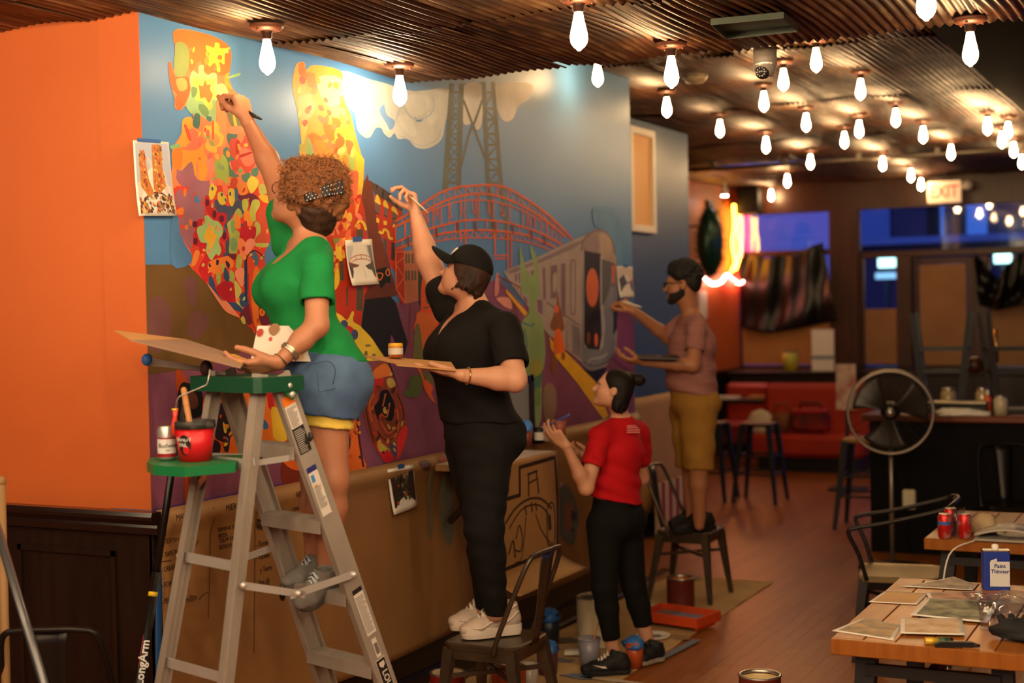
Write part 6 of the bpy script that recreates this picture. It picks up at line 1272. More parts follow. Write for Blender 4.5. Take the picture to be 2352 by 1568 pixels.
# hinged spreaders on both sides
for (fa, fb, ra, rb, zf, zr) in ((NFt, NFb, NRt, NRb, 1.02, 1.045), (FFt, FFb, FRt, FRb, 1.08, 1.10)):
    p, q = onrail(ra, rb, zr), onrail(fa, fb, zf); s_ = -Wd*.02 if fa is NFt else Wd*.02; m_ = p.lerp(q, .48)+Vector((0, 0, -.045))
    for u, v in ((p, m_+ (m_-p).normalized()*.03), (m_-(q-m_).normalized()*.03, q)): lb(MB().bar(u+s_, v+s_, .005, .024)).build('spreader_bar', m_aluc, lad)
    for u in (p, m_, q): lb(MB().ball(u+s_*1.25, .011, 8, 6)).build('rivet', m_aluc, lad)
    if fa is NFt: lb(MB().ball(m_+s_*1.6+Vector((-.07, 0, .0)), (.012, .012, .03), 8, 6)).build('cord_knot', m_black, lad); 
# top cap
tops = [NFt, FFt, FRt, NRt]; c_ = sum(tops, Vector())/4; up_ = Vector((0, 0, 1)); Pd = Wd.cross(up_).normalized(); Pd = Pd if Pd.dot(NRb-NFb) > 0 else -Pd
L_ = ((FFt-NFt).length)/2+.035
def cp(a, b, z): return c_ + Wd*a + Pd*b + up_*z
cap = [cp(-L_, -.09, .02), cp(-L_+.02, -.11, .02), cp(L_-.02, -.11, .02), cp(L_, -.09, .02), cp(L_, .08, .02), cp(L_-.02, .10, .02), cp(-L_+.02, .10, .02), cp(-L_, .08, .02)]
cap_o = lb(MB().plate(cap, -up_*.05)).build('top_cap', mat('dark_green_cap', (8, 66, 44), .45), lad)
lb(MB().plate([onrail(NFt, NFb, 1.70)-Wd*.02+dn*.04, onrail(NFt, NFb, 1.70)-Wd*.02-dn*.04, onrail(NFt, NFb, 1.67)-Wd*.02-dn*.036, onrail(NFt, NFb, 1.635)-Wd*.02, onrail(NFt, NFb, 1.67)-Wd*.02+dn*.036], -Wd*.006)).build('cap_tongue', m_green, lad)
for z in (1.685, 1.655): lb(MB().ball(onrail(NFt, NFb, z)-Wd*.028, .012, 8, 6)).build('rivet', m_aluc, lad)
# pail shelf
zs = 1.44; sc = at_z(445, 1062, zs)
def sp_(a, b, z=0): return Vector((sc.x, sc.y, zs)) + Wd*a + Pd*b + up_*z
out = [sp_(-.15, -.16), sp_(-.15, .04), sp_(-.10, .12), sp_(-.02, .15), sp_(.10, .14), sp_(.16, .06), sp_(.16, -.16)]
Q = [at_z(540, 1062, zs), at_z(425, 1072, zs), at_z(352, 1068, zs), at_z(337, 1060, zs), at_z(345, 1050, zs), at_z(430, 1045, zs), at_z(560, 1044, zs)]
shl = lb(MB().plate([q+up_*.0 for q in Q], -up_*.032)).build('pail_shelf', m_green, lad)
for px in (405, 470, 527): 
    p = at_z(px, 1068, zs-.014); lb(MB().ball(at_d(px, 1066, (p-EYE).dot(fwd)-.012), .006, 8, 6)).build('rivet', m_aluc, lad)
lb(MB().bar(at_z(538, 1066, zs-.015), onrail(NRt, NRb, 1.44)-Wd*.01, .005, .026)).build('shelf_arm', m_aluc, lad); lb(MB().bar(at_z(555, 1050, zs-.015), onrail(FRt, FRb, 1.44), .005, .026)).build('shelf_arm', m_aluc, lad)
lb(MB().bar(at_d(478, 1084, 4.72), onrail(FRt, FRb, 1.33), .005, .022)).build('shelf_strut', m_aluc, lad)
lb(MB().bar(onrail(NRt, NRb, 1.43)+Wd*.03, onrail(NFt, NFb, 1.44)+Wd*.03, .005, .02)).build('upper_spreader', m_aluc, lad)
# labels on the near front rail
ax_ = (NFb-NFt).normalized(); wd_ = ax_.cross(Wd).normalized(); wd_ = wd_ if wd_.dot(right) > 0 else -wd_; face = -Wd*.0055
def rail_at(py):
    lo, hi = 0.0, 1.0
    for _ in range(40):
        m = (lo+hi)/2; p = NFt.lerp(NFb, m)-EYE; v = H_PX/2-p.dot(up)/p.dot(fwd)*F_PX
        if v < py: lo = m
        else: hi = m
    return NFt.lerp(NFb, lo)
def sticker(y0, y1, w, m, off=0.0, k=0, parent=lad, name='sticker'):
    a, b = rail_at(y0), rail_at(y1); f = face*(1+.12*k); mb = MB().plate([a-wd_*(w/2-off)+f, a+wd_*(w/2+off)+f, b+wd_*(w/2+off)+f, b-wd_*(w/2-off)+f], -Wd*.0004); return lb(mb).build(name, m, lad)
def lines(y0, y1, w, n, m, off=0.0, rng_=random.Random(2)):
    for i in range(n):
        y = y0+(y1-y0)*(i+.5)/n; L = w*rng_.uniform(.6, 1); p = rail_at(y); s0 = -w/2; f = face*1.35
        a = p+wd_*(s0+off)+f; b = p+wd_*(s0+L+off)+f; lb(MB().bar(a, b, .0016, .0005, -Wd)).build('printed_line', m, lad)
m_sw = mat('sticker_white', (206, 198, 190), .5); m_so = mat('sticker_orange', (226, 118, 30), .5); m_sk = mat('sticker_black', (34, 30, 28), .5); m_sb = mat('sticker_blue', (40, 42, 110), .5); m_sg = mat('print_grey', (90, 82, 78), .6)
sticker(908, 928, .05, m_so, -.006); sticker(928, 978, .05, m_sw, -.006); lines(932, 976, .042, 13, m_sg, -.006)
sticker(978, 1036, .05, m_sk, -.006); lines(982, 1034, .044, 12, m_sw, -.006); lb(MB().ball(rail_at(1010)+wd_*.026+face*1.4, (.014, .004, .016), 8, 6)).build('paint_blob', m_sk, lad)
sticker(1068, 1080, .042, m_sb, -.008); sticker(1080, 1178, .042, m_sw, -.008); lines(1112, 1160, .034, 14, m_sg, -.009); sticker(1086, 1102, .014, mat('blue_paint_mark', (60, 130, 190), .5), -.016, 1); sticker(1109, 1114, .014, mat('tan_mark', (190, 140, 80), .5), -.014, 1)
sticker(1352, 1362, .044, m_sk, .004); sticker(1362, 1456, .044, m_sw, .004); lines(1368, 1450, .038, 22, m_sg, .004)
sticker(1466, 1508, .022, m_sw, .002); 
for k in range(9): p = rail_at(1476); q = rail_at(1500); o_ = wd_*(-.007+.0018*k+.002)+face*1.35; lb(MB().bar(p+o_, q+o_, .0009 if k % 2 else .0005, .0004, -Wd)).build('barcode_bar', m_sk, lad)
sticker(1511, 1660, .044, m_sw, .0); sticker(1513, 1660, .040, m_sk, .0, 1)
pL = rail_at(1572); lettering('LOUISVILLE', .034, m_sw, rail_at(1537)+face*1.6, ax_, wd_, 'lettering', lad, True, align='LEFT')
lb(MB().plate([rail_at(1518)+face*1.5-wd_*.012, rail_at(1518)+face*1.5+wd_*.012, rail_at(1526)+face*1.5+wd_*.012, rail_at(1532)+face*1.5, rail_at(1526)+face*1.5-wd_*.012], -Wd*.0004)).build('logo_arrow', m_sw, lad)
# ------------------------------------------------------------------ things on the ladder
def wrap_text(body, size, R, h0, ang, mtl, parent, name='lettering', bold=False):
    me = text_mesh(body, size, bold)
    bm = bmesh.new(); bm.from_mesh(me); bmesh.ops.triangulate(bm, faces=bm.faces); bm.to_mesh(me); bm.free()
    for v in me.vertices:
        a = ang + v.co.x/R; rr_ = R+.0006+v.co.z; v.co = Vector((rr_*math.cos(a), rr_*math.sin(a), h0+v.co.y))
    me.materials.clear(); me.materials.append(mtl); o = bpy.data.objects.new(name, me); COL.objects.link(o); o.parent = parent; return o
camang = lambda p: math.atan2(EYE.y-p.y, EYE.x-p.x)
bp = at_z(449, 1057, zs+.001); bu = thing('paint_pail', 'red handy paint pail with black rim on the ladder shelf', 'pail', bp); m_pr = mat('red_pail_plastic', (196, 22, 30), .4)
MB().lathe([(0, 0), (.053, 0), (.064, .112), (.061, .112), (.05, .01), (0, .01)], n=32).build('body', m_pr, bu); MB().lathe([(.0645, .108), (.069, .109), (.069, .132), (.065, .134), (.061, .131), (.061, .108)], n=32).build('rim', mat('smeared_black_rim', (38, 36, 36), .6, col2=(120, 116, 110), nscale=22, nmix=.66), bu)
ca = camang(bp); mb = MB()
def decal(u, v): 
    r = u; t = 2*math.pi*v; a = ca-.62+.023/.058*r*math.cos(t); h = .056+.034*r*math.sin(t); R = .0535+.0098*h/.112+.0012; return (R*math.cos(a), R*math.sin(a), h)
mb.grid(decal, 5, 24).build('logo_disc', mat('logo_black', (26, 20, 20), .5), bu)
wrap_text('HANDY', .018, .0605, .074, ca-.72, m_sw, bu, bold=True); wrap_text('PAIL', .018, .0592, .056, ca-.72, m_sw, bu, bold=True)
mb = MB(); mb.grid(lambda u, v: (lambda a, h: ((.0535+.0098*h/.112+.002)*math.cos(a), (.0535+.0098*h/.112+.002)*math.sin(a), h))(ca-.62+.012/.058*u*math.cos(6.283*v)+.1, .04+.014*u*math.sin(6.283*v)), 4, 16).build('logo_pail', m_pr, bu)
bc_ = at_z(384, 1056, zs+.001); be = thing('beer_can', 'silver and white beer can beside the red pail on the ladder shelf', 'can', bc_)
MB().lathe([(0, .004), (.024, 0), (.0305, .012), (.0305, .098), (.0255, .113)], n=28).build('body', mat('can_silver', (190, 188, 190), .3, metal=.7), be); MB().lathe([(.0255, .112), (.0268, .116), (.0245, .114), (0, .112)], n=28).build('lid', m_steel, be)
MB().lathe([(.0309, .024), (.0309, .072)], n=28).build('label_white', mat('can_white', (214, 210, 208), .4), be); MB().lathe([(.0310, .072), (.0310, .077)], n=28).build('label_red', mat('can_red', (150, 20, 26), .4), be); MB().lathe([(.0308, .012), (.0310, .023)], n=28).build('label_red', mat('can_red', ()), be)
wrap_text('Budweiser', .021, .0309, .05, camang(bc_)+.45, m_sk, be); wrap_text('BEER', .006, .0309, .034, camang(bc_)+.1, m_sk, be)
ht = thing('brush_handle', 'wooden brush handle standing in the red pail', 'brush', bp+Vector((0, 0, .012))); MB().tube([Vector((0, 0, 0)), at_d(422, 895, (bp-EYE).dot(fwd))-bp-Vector((0, 0, .012))], [.011, .010], 12).build('handle', mat('bare_brush_wood', (176, 120, 74), .5), ht); MB().ball(at_d(422, 895, (bp-EYE).dot(fwd))-bp-Vector((0, 0, .012)), .010, 10, 6).build('end', mat('bare_brush_wood', ()), ht)
rf = thing('wire_paint_roller', 'wire roller frame with red grip in the red pail', 'paint roller', bp+Vector((0, 0, .1))); dB = (bp-EYE).dot(fwd); o_ = rf.location
W_ = [at_d(x, y, dB-.03)-o_ for x, y in ((401, 962), (406, 920), (412, 910), (474, 884), (478, 876), (482, 848))]; MB().tube(W_, .0025, 8).build('wire', m_steel, rf); MB().tube([at_d(398, 1000, dB-.03)-o_, at_d(400, 975, dB-.03)-o_, at_d(402, 957, dB-.03)-o_, at_d(403, 938, dB-.03)-o_], [.008, .009, .007, .010], 12).build('grip', mat('red_grip', (206, 60, 40), .4), rf); MB().tube([at_d(402, 942, dB-.03)-o_, at_d(402, 938, dB-.03)-o_], .0105, 12).build('collar', mat('yellow_collar', (214, 190, 60), .4), rf)
# cardboard palette and white board
m_card = mat('printed_cardboard', (150, 118, 96), .7, col2=(140, 108, 88), nscale=4); m_cardin = mat('raw_cardboard', (190, 140, 84), .7); m_bluep2 = mat('cardboard_blue_print', (38, 38, 72), .7)
A1, B1, C1, D1, E1 = at_d(300, 783, 4.70), at_d(552, 846, 4.73), at_d(566, 826, 4.93), at_d(426, 781, 5.16), at_d(262, 760, 5.02)
cb = thing('cardboard_palette', 'folded cardboard palette with yellow paint lying on the ladder top', 'cardboard', (A1+C1)/2)
nrm = (B1-A1).cross(D1-A1).normalized(); nrm = nrm if nrm.z > 0 else -nrm
local(MB().plate([A1, B1, C1, D1], nrm*.004), cb).build('sheet', m_card, cb); local(MB().plate([A1, D1, E1], nrm*.004), cb).build('flap', m_cardin, cb)
def cbq(u, v, k=1): return A1.lerp(B1, u).lerp(D1.lerp(C1, u), v)-nrm*(.0003+.0002*k)
for q in (((.05, .04), (.98, .05), (.98, .14), (.05, .1)),): local(MB().plate([cbq(*t) for t in q], -nrm*.0005), cb).build('blue_stripe', m_bluep2, cb)
local(MB().plate([cbq(.45, .55), cbq(.95, .5), cbq(.95, .72), cbq(.5, .78)], -nrm*.0005), cb).build('print_block', m_bluep2, cb)
for k in range(7): local(MB().bar(cbq(.1+.01*k, .18+.05*k), cbq(.5+.05*k, .16+.05*k), .002, .0006, nrm), cb).build('print_line', m_bluep2, cb)
yq = [q + nrm*.006 for q in (cbq(.72, .62), cbq(.98, .4), cbq(1.0, .9), cbq(.8, 1.0))]; local(MB().plate(yq, nrm*.001), cb).build('yellow_paint', mat('wet_yellow_paint', (226, 176, 44), .3), cb)
T_ = [at_d(x, y, d) for x, y, d in ((592, 748, 5.03), (700, 748, 5.03), (716, 830, 4.98), (576, 826, 4.98))]; wbd = thing('palette_board', 'white paint-dabbed board leaning on the ladder top by the woman in green', 'board', (T_[2]+T_[3])/2)
nb = (T_[1]-T_[0]).cross(T_[3]-T_[0]).normalized(); local(MB().plate(T_, nb*.005), wbd).build('board', mat('off_white_board', (196, 184, 172), .6), wbd); fs_ = nb if nb.dot(EYE-T_[0]) > 0 else -nb
for u, v, r, c in ((.08, .22, .012, (150, 40, 30)), (.36, .12, .018, (130, 92, 60)), (.3, .4, .006, (170, 60, 50)), (.8, .88, .012, (206, 130, 50)), (.6, .6, .006, (150, 110, 80)), (.9, .7, .01, (200, 150, 60))):
    p = T_[0].lerp(T_[1], u).lerp(T_[3].lerp(T_[2], u), v) + fs_*.006; q = smooth_poly([p + (T_[1]-T_[0]).normalized()*r*math.cos(k)*(1+.2*math.sin(3*k)) + (T_[0]-T_[3]).normalized()*r*math.sin(k)*1.3 for k in range(6)], 3); local(MB().add(q, [tuple(range(len(q)))]), wbd).build('paint_dab', mat('dab_%d_%d_%d' % c, c, .4), wbd)
# brush bundle under the cardboard
wr = [(at_d(338, 822+k*5, 4.95), at_d(474, 846+k*2, 4.93)) for k in range(4)]; wb_ = thing('wrapped_roller', 'plastic wrapped roller sleeve hooked on the ladder top under the cardboard', 'paint roller', wr[0][1])
for a, b in wr: local(MB().tube([a, b], .004, 6), wb_).build('plastic_fold', mat('cloudy_wrap', (120, 104, 96), .3), wb_)
local(MB().ball(at_d(338, 826, 4.95), (.02, .02, .022), 10, 6), wb_).build('tape_end', m_tape, wb_); local(MB().ball(at_d(474, 846, 4.93), (.022, .022, .03), 10, 6), wb_).build('sleeve_end', mat('dark_maroon', (60, 26, 24), .6), wb_)
# ================================================================== people: smooth implicit surfaces turned into meshes
class Field:
    def __init__(s, lo, hi, h):
        s.lo = np.array(lo, np.float32); s.h = h; s.n = np.maximum(((np.array(hi)-np.array(lo))/h).astype(int)+2, 4); s.f = np.full(s.n, 1.0, np.float32)
        s.ax = [s.lo[i] + h*np.arange(s.n[i], dtype=np.float32) for i in range(3)]
    def block(s, lo, hi):
        a = np.clip(((np.array(lo)-s.lo)/s.h).astype(int)-1, 0, s.n-1); b = np.clip(((np.array(hi)-s.lo)/s.h).astype(int)+2, 1, s.n)
        if np.any(b <= a): return None
        sl = tuple(slice(a[i], b[i]) for i in range(3)); X, Y, Z = np.meshgrid(*[s.ax[i][sl[i]] for i in range(3)], indexing='ij', sparse=True); return sl, X, Y, Z
    @staticmethod
    def smin(a, b, k):
        if k <= 0: return np.minimum(a, b)
        h = np.maximum(k-np.abs(a-b), 0)/k; return np.minimum(a, b) - h*h*k*0.25
    def dist(s, p, X, Y, Z, infl):
        if p[0] == 'c':
            _, a, b, ra, rb, n, sc, k = p; a, b = np.array(a, np.float32), np.array(b, np.float32); d = b-a; L2 = float(d@d)+1e-12
            t = np.clip(((X-a[0])*d[0]+(Y-a[1])*d[1]+(Z-a[2])*d[2])/L2, 0, 1); qx, qy, qz = X-a[0]-t*d[0], Y-a[1]-t*d[1], Z-a[2]-t*d[2]
            q2 = qx*qx+qy*qy+qz*qz
            if n is not None: c = qx*n[0]+qy*n[1]+qz*n[2]; q2 = q2 - c*c*(1-1/(sc*sc))
            return np.sqrt(np.maximum(q2, 1e-12)) - (ra+t*(rb-ra)) - infl
        _, c, r, R, k = p; x, y, z = X-c[0], Y-c[1], Z-c[2]
        u = (x*R[0][0]+y*R[0][1]+z*R[0][2])/(r[0]+infl); v = (x*R[1][0]+y*R[1][1]+z*R[1][2])/(r[1]+infl); w = (x*R[2][0]+y*R[2][1]+z*R[2][2])/(r[2]+infl)
        g = np.sqrt(u*u+v*v+w*w+1e-12); return (g-1)*min(r[0]+infl, r[1]+infl, r[2]+infl)*np.where(g > 1, 1.0, 1.0)
    def bounds(s, p, pad):
        if p[0] == 'c':
            r = max(p[3], p[4])*(max(1, p[6]) if p[5] is not None else 1)+pad; a, b = np.array(p[1]), np.array(p[2]); return np.minimum(a, b)-r, np.maximum(a, b)+r
        r = max(p[2])+pad; c = np.array(p[1]); return c-r, c+r
    def add(s, prims, infl=0.0, sub=False):
        for p in prims:
            k = p[-1]; lo, hi = s.bounds(p, k+infl+.02); B = s.block(lo, hi)
            if B is None: continue
            sl, X, Y, Z = B; d = s.dist(p, X, Y, Z, infl)
            s.f[sl] = -s.smin(-s.f[sl], d, k) if sub else s.smin(s.f[sl], d, k)
        return s
    def cut(s, pt, n, k=0.0):
        """keep the side opposite to n"""
        X, Y, Z = np.meshgrid(*s.ax, indexing='ij', sparse=True); n = np.array(Vector(n).normalized()); d = (X-pt[0])*n[0]+(Y-pt[1])*n[1]+(Z-pt[2])*n[2]
        s.f = np.maximum(s.f, d.astype(np.float32)) if k <= 0 else -s.smin(-s.f, -d.astype(np.float32), k); return s
    def wave(s, fn):
        X, Y, Z = np.meshgrid(*s.ax, indexing='ij', sparse=True); s.f = s.f + fn(X, Y, Z).astype(np.float32); return s
    def mesh(s):
        f = s.f; f[0], f[-1] = 1, 1; f[:, 0], f[:, -1] = 1, 1; f[:, :, 0], f[:, :, -1] = 1, 1
        sg = f < 0; n = np.array(f.shape)-1
        cnt = np.zeros(n, np.int8)
        for i in (0, 1):
            for j in (0, 1):
                for k in (0, 1): cnt += sg[i:i+n[0], j:j+n[1], k:k+n[2]]
        act = (cnt > 0) & (cnt < 8); I = np.argwhere(act); idx = np.full(n, -1, np.int64); idx[act] = np.arange(len(I))
        corners = [(i, j, k) for i in (0, 1) for j in (0, 1) for k in (0, 1)]; V = np.stack([f[I[:, 0]+c[0], I[:, 1]+c[1], I[:, 2]+c[2]] for c in corners], 1)
        acc = np.zeros((len(I), 3)); num = np.zeros(len(I))
        for a in range(8):
            for b in range(a+1, 8):
                ca, cb = np.array(corners[a]), np.array(corners[b])
                if abs(ca-cb).sum() != 1: continue
                va, vb = V[:, a], V[:, b]; m = (va < 0) != (vb < 0); t = np.where(m, va/np.where(m, va-vb, 1), 0); pt = ca+t[:, None]*(cb-ca); acc += np.where(m[:, None], pt, 0); num += m
        P = s.lo + s.h*(I + acc/num[:, None]); quads = []
        for ax in range(3):
            o = [0, 0, 0]; o[ax] = 1; u, v = [(1, 2), (2, 0), (0, 1)][ax]
            A = sg[tuple(slice(0, f.shape[i]-(1 if i == ax else 0)) for i in range(3))]; Bq = sg[tuple(slice(1, None) if i == ax else slice(0, None) for i in range(3))]
            E = np.argwhere(A != Bq); E = E[(E[:, u] > 0) & (E[:, v] > 0) & (E[:, u] < n[u]) & (E[:, v] < n[v]) & (E[:, ax] < n[ax])]
            du = np.zeros(3, int); du[u] = 1; dv = np.zeros(3, int); dv[v] = 1
            q = [E-du-dv, E-dv, E, E-du]; q = np.stack([idx[t[:, 0], t[:, 1], t[:, 2]] for t in q], 1); fl = ~sg[E[:, 0], E[:, 1], E[:, 2]]; q[fl] = q[fl][:, ::-1]; quads.append(q)
        Q = np.concatenate(quads); Q = Q[(Q >= 0).all(1)]; return P, Q
def np_build(parts, name, m, parent, relax=1):
    """join (points, quads) pieces into one smooth mesh under a thing"""
    Vs = []; Fs = []; o = 0
    for P, Q in parts:
        for _ in range(relax):
            S = np.zeros_like(P); c = np.zeros(len(P))
            for a, b in ((0, 1), (1, 2), (2, 3), (3, 0)):
                np.add.at(S, Q[:, a], P[Q[:, b]]); np.add.at(S, Q[:, b], P[Q[:, a]]); np.add.at(c, Q[:, a], 1); np.add.at(c, Q[:, b], 1)
            P = P*.5 + .5*S/np.maximum(c, 1)[:, None]
        Vs.append(P); Fs.append(Q+o); o += len(P)
    base = np.array(parent.location); P = np.concatenate(Vs)-base; Q = np.concatenate(Fs)
    me = bpy.data.meshes.new(name); me.vertices.add(len(P)); me.vertices.foreach_set('co', P.astype(np.float32).ravel()); me.loops.add(Q.size); me.loops.foreach_set('vertex_index', Q.ravel().astype(np.int32))
    me.polygons.add(len(Q)); me.polygons.foreach_set('loop_start', np.arange(0, Q.size, 4, dtype=np.int32)); me.polygons.foreach_set('use_smooth', np.ones(len(Q), bool)); me.update(calc_edges=True); me.validate()
    me.materials.append(m); ob = bpy.data.objects.new(name, me); COL.objects.link(ob); ob.parent = parent; return ob
def C(a, b, ra, rb, k=.02, n=None, s=1.0): return ('c', tuple(a), tuple(b), ra, rb, None if n is None else tuple(n), s, k)
def E(c, r, R, k=.02): return ('e', tuple(c), r, [tuple(x) for x in R], k)
def span(prims, pad=.05):
    lo, hi = np.full(3, 1e9), np.full(3, -1e9); F = Field((0, 0, 0), (.1, .1, .1), .05)
    for p in prims: a, b = F.bounds(p, pad); lo, hi = np.minimum(lo, a), np.maximum(hi, b)
    return lo, hi
def V3(r, u, f): return (right*r + up*u + fwd*f)
def J(px, py, d): return at_d(px, py, d)
class Head:
    def __init__(s, c, face, upv, k):
        s.c = Vector(c); s.f = Vector(face).normalized(); u = Vector(upv); s.u = (u - s.f*u.dot(s.f)).normalized(); s.l = s.u.cross(s.f); s.k = k; s.R = (s.f, s.l, s.u)
    def p(s, f, l, u): return s.c + (s.f*f + s.l*l + s.u*u)*s.k
    def e(s, f, l, u, r, k=.02): return E(s.p(f, l, u), tuple(x*s.k for x in r), s.R, k)
    def cn(s, a, b, ra, rb, k=.02): return C(s.p(*a), s.p(*b), ra*s.k, rb*s.k, k)
    def prims(s):
        P = [s.e(-.012, 0, .035, (.098, .077, .088)), s.e(.022, 0, -.025, (.070, .062, .085), .03), s.cn((.02, 0, -.06), (.066, 0, -.096), .045, .022, .03)]
        for q in (-1, 1): P += [s.e(.015, q*.034, -.06, (.05, .025, .035), .03), s.e(.054, q*.036, -.03, (.026, .024, .028), .025)]
        P += [s.cn((.086, 0, .012), (.115, 0, -.030), .0085, .013, .014), s.e(.099, 0, -.036, (.013, .017, .009), .01), s.cn((.080, -.036, .024), (.080, .036, .024), .012, .012, .02), s.e(.088, 0, -.062, (.012, .021, .0065), .008), s.e(.086, 0, -.075, (.011, .019, .008), .008), s.e(.078, 0, -.10, (.02, .022, .016), .02)]
        return P
    def ears(s): return [s.e(-.014, q*.079, -.008, (.020, .010, .033), .008) for q in (-1, 1)]
    def sockets(s): return [s.e(.100, q*.033, -.001, (.020, .018, .012), .012) for q in (-1, 1)] + [s.e(-.006, q*.092, -.006, (.010, .008, .018), .006) for q in (-1, 1)]
def hand_prims(wr, d, pn, side, curls, k=1.0, thumb=(.55, .75, .35), tcurl=.5, spread=.06):
    """palm, four fingers and thumb; d points to the fingers, pn out of the palm, side=+1 puts the thumb on d x pn"""
    d = Vector(d).normalized(); pn = Vector(pn); pn = (pn-d*pn.dot(d)).normalized(); w = d.cross(pn)*side; wr = Vector(wr); P = []
    offs = (.030, .010, -.010, -.028); lens = ((.042, .026, .021), (.046, .029, .022), (.042, .027, .021), (.033, .020, .018)); rad = (.0092, .0095, .0090, .0080); bl = (.088, .091, .086, .077)
    for i in range(4):
        b = wr + d*bl[i]*k + w*offs[i]*k; P.append(C(wr + w*offs[i]*.45*k, b, .0135*k, .0108*k, .014)); dr = (d + w*spread*(1.5-i)).normalized(); a = 0; p = b
        for j in range(3):
            a += math.radians(curls[i])*(1.0, 1.05, .7)[j]; dj = dr*math.cos(a) + pn*math.sin(a); q = p + dj*lens[i][j]*k; r0 = rad[i]*k*(1-.08*j); P.append(C(p, q, r0, r0*.9, .004)); p = q
    P.append(C(wr + w*.012*k + d*.02*k, wr + w*.032*k + d*.045*k + pn*.008*k, .015*k, .014*k, .014)); t = (d*thumb[0] + w*thumb[1] + pn*thumb[2]).normalized(); p = wr + w*.030*k + d*.038*k + pn*.008*k
    for j, (L, r) in enumerate(((.036, .0125), (.031, .0108), (.024, .0095))):
        tt = (t + (d*.5 - w*.5)*tcurl*j).normalized(); q = p + tt*L*k; P.append(C(p, q, r*k, r*.9*k, .006)); p = q
    return P
def build_body(person, body, hands, head, skin):
    """one skin mesh: trunk and limbs, finer head and hands"""
    parts = []; lo, hi = span(body); parts.append(Field(lo, hi, .009).add(body).mesh())
    if head is not None:
        hp = head.prims()+head.ears(); lo, hi = span(hp, .03); F = Field(lo, hi, .0045); nk = [p for p in body if p[0] == 'c' and (Vector(p[1])-head.c).length < .28*head.k+.05]
        F.add(head.prims()).add(nk[:2]).add(head.ears()).add(head.sockets(), sub=True); parts.append(F.mesh())
    for h in hands:
        lo, hi = span(h, .02); parts.append(Field(lo, hi, .0034).add(h).mesh())
    return np_build(parts, 'body', skin, person)
def face_bits(person, head, skin_lip, browc, eyes=(1, -1)):
    eye_m = mat('eye_white', (214, 206, 196), .25); iris = mat('dark_iris', (40, 24, 16), .2)
    for q in eyes:
        o = local(MB().ball(head.p(.0755, q*.032, -.001), .0125*head.k, 12, 8), person).build('eye', eye_m, person); local(MB().ball(head.p(.0815, q*.0325, -.001), (.0072*head.k,)*3, 10, 6), person).build('iris', iris, o)
        mb = MB(); mb.tube([head.p(.090, q*.012, .022), head.p(.091, q*.030, .029), head.p(.078, q*.052, .022)], [.0028*head.k, .0034*head.k, .002*head.k], 6); local(mb, person).build('eyebrow', browc, person)
        mb = MB(); mb.tube([head.p(.087, q*.016, .004), head.p(.0885, q*.032, .0105), head.p(.080, q*.048, .004)], .0016*head.k, 6); local(mb, person).build('eyelash', browc, person)
    mb = MB(); mb.ball(head.p(.0935, 0, -.063), (.007*head.k, .019*head.k, .0048*head.k), 12, 8, Matrix(head.R).transposed()); mb.ball(head.p(.0905, 0, -.0745), (.0075*head.k, .017*head.k, .0060*head.k), 12, 8, Matrix(head.R).transposed()); local(mb, person).build('lips', skin_lip, person)
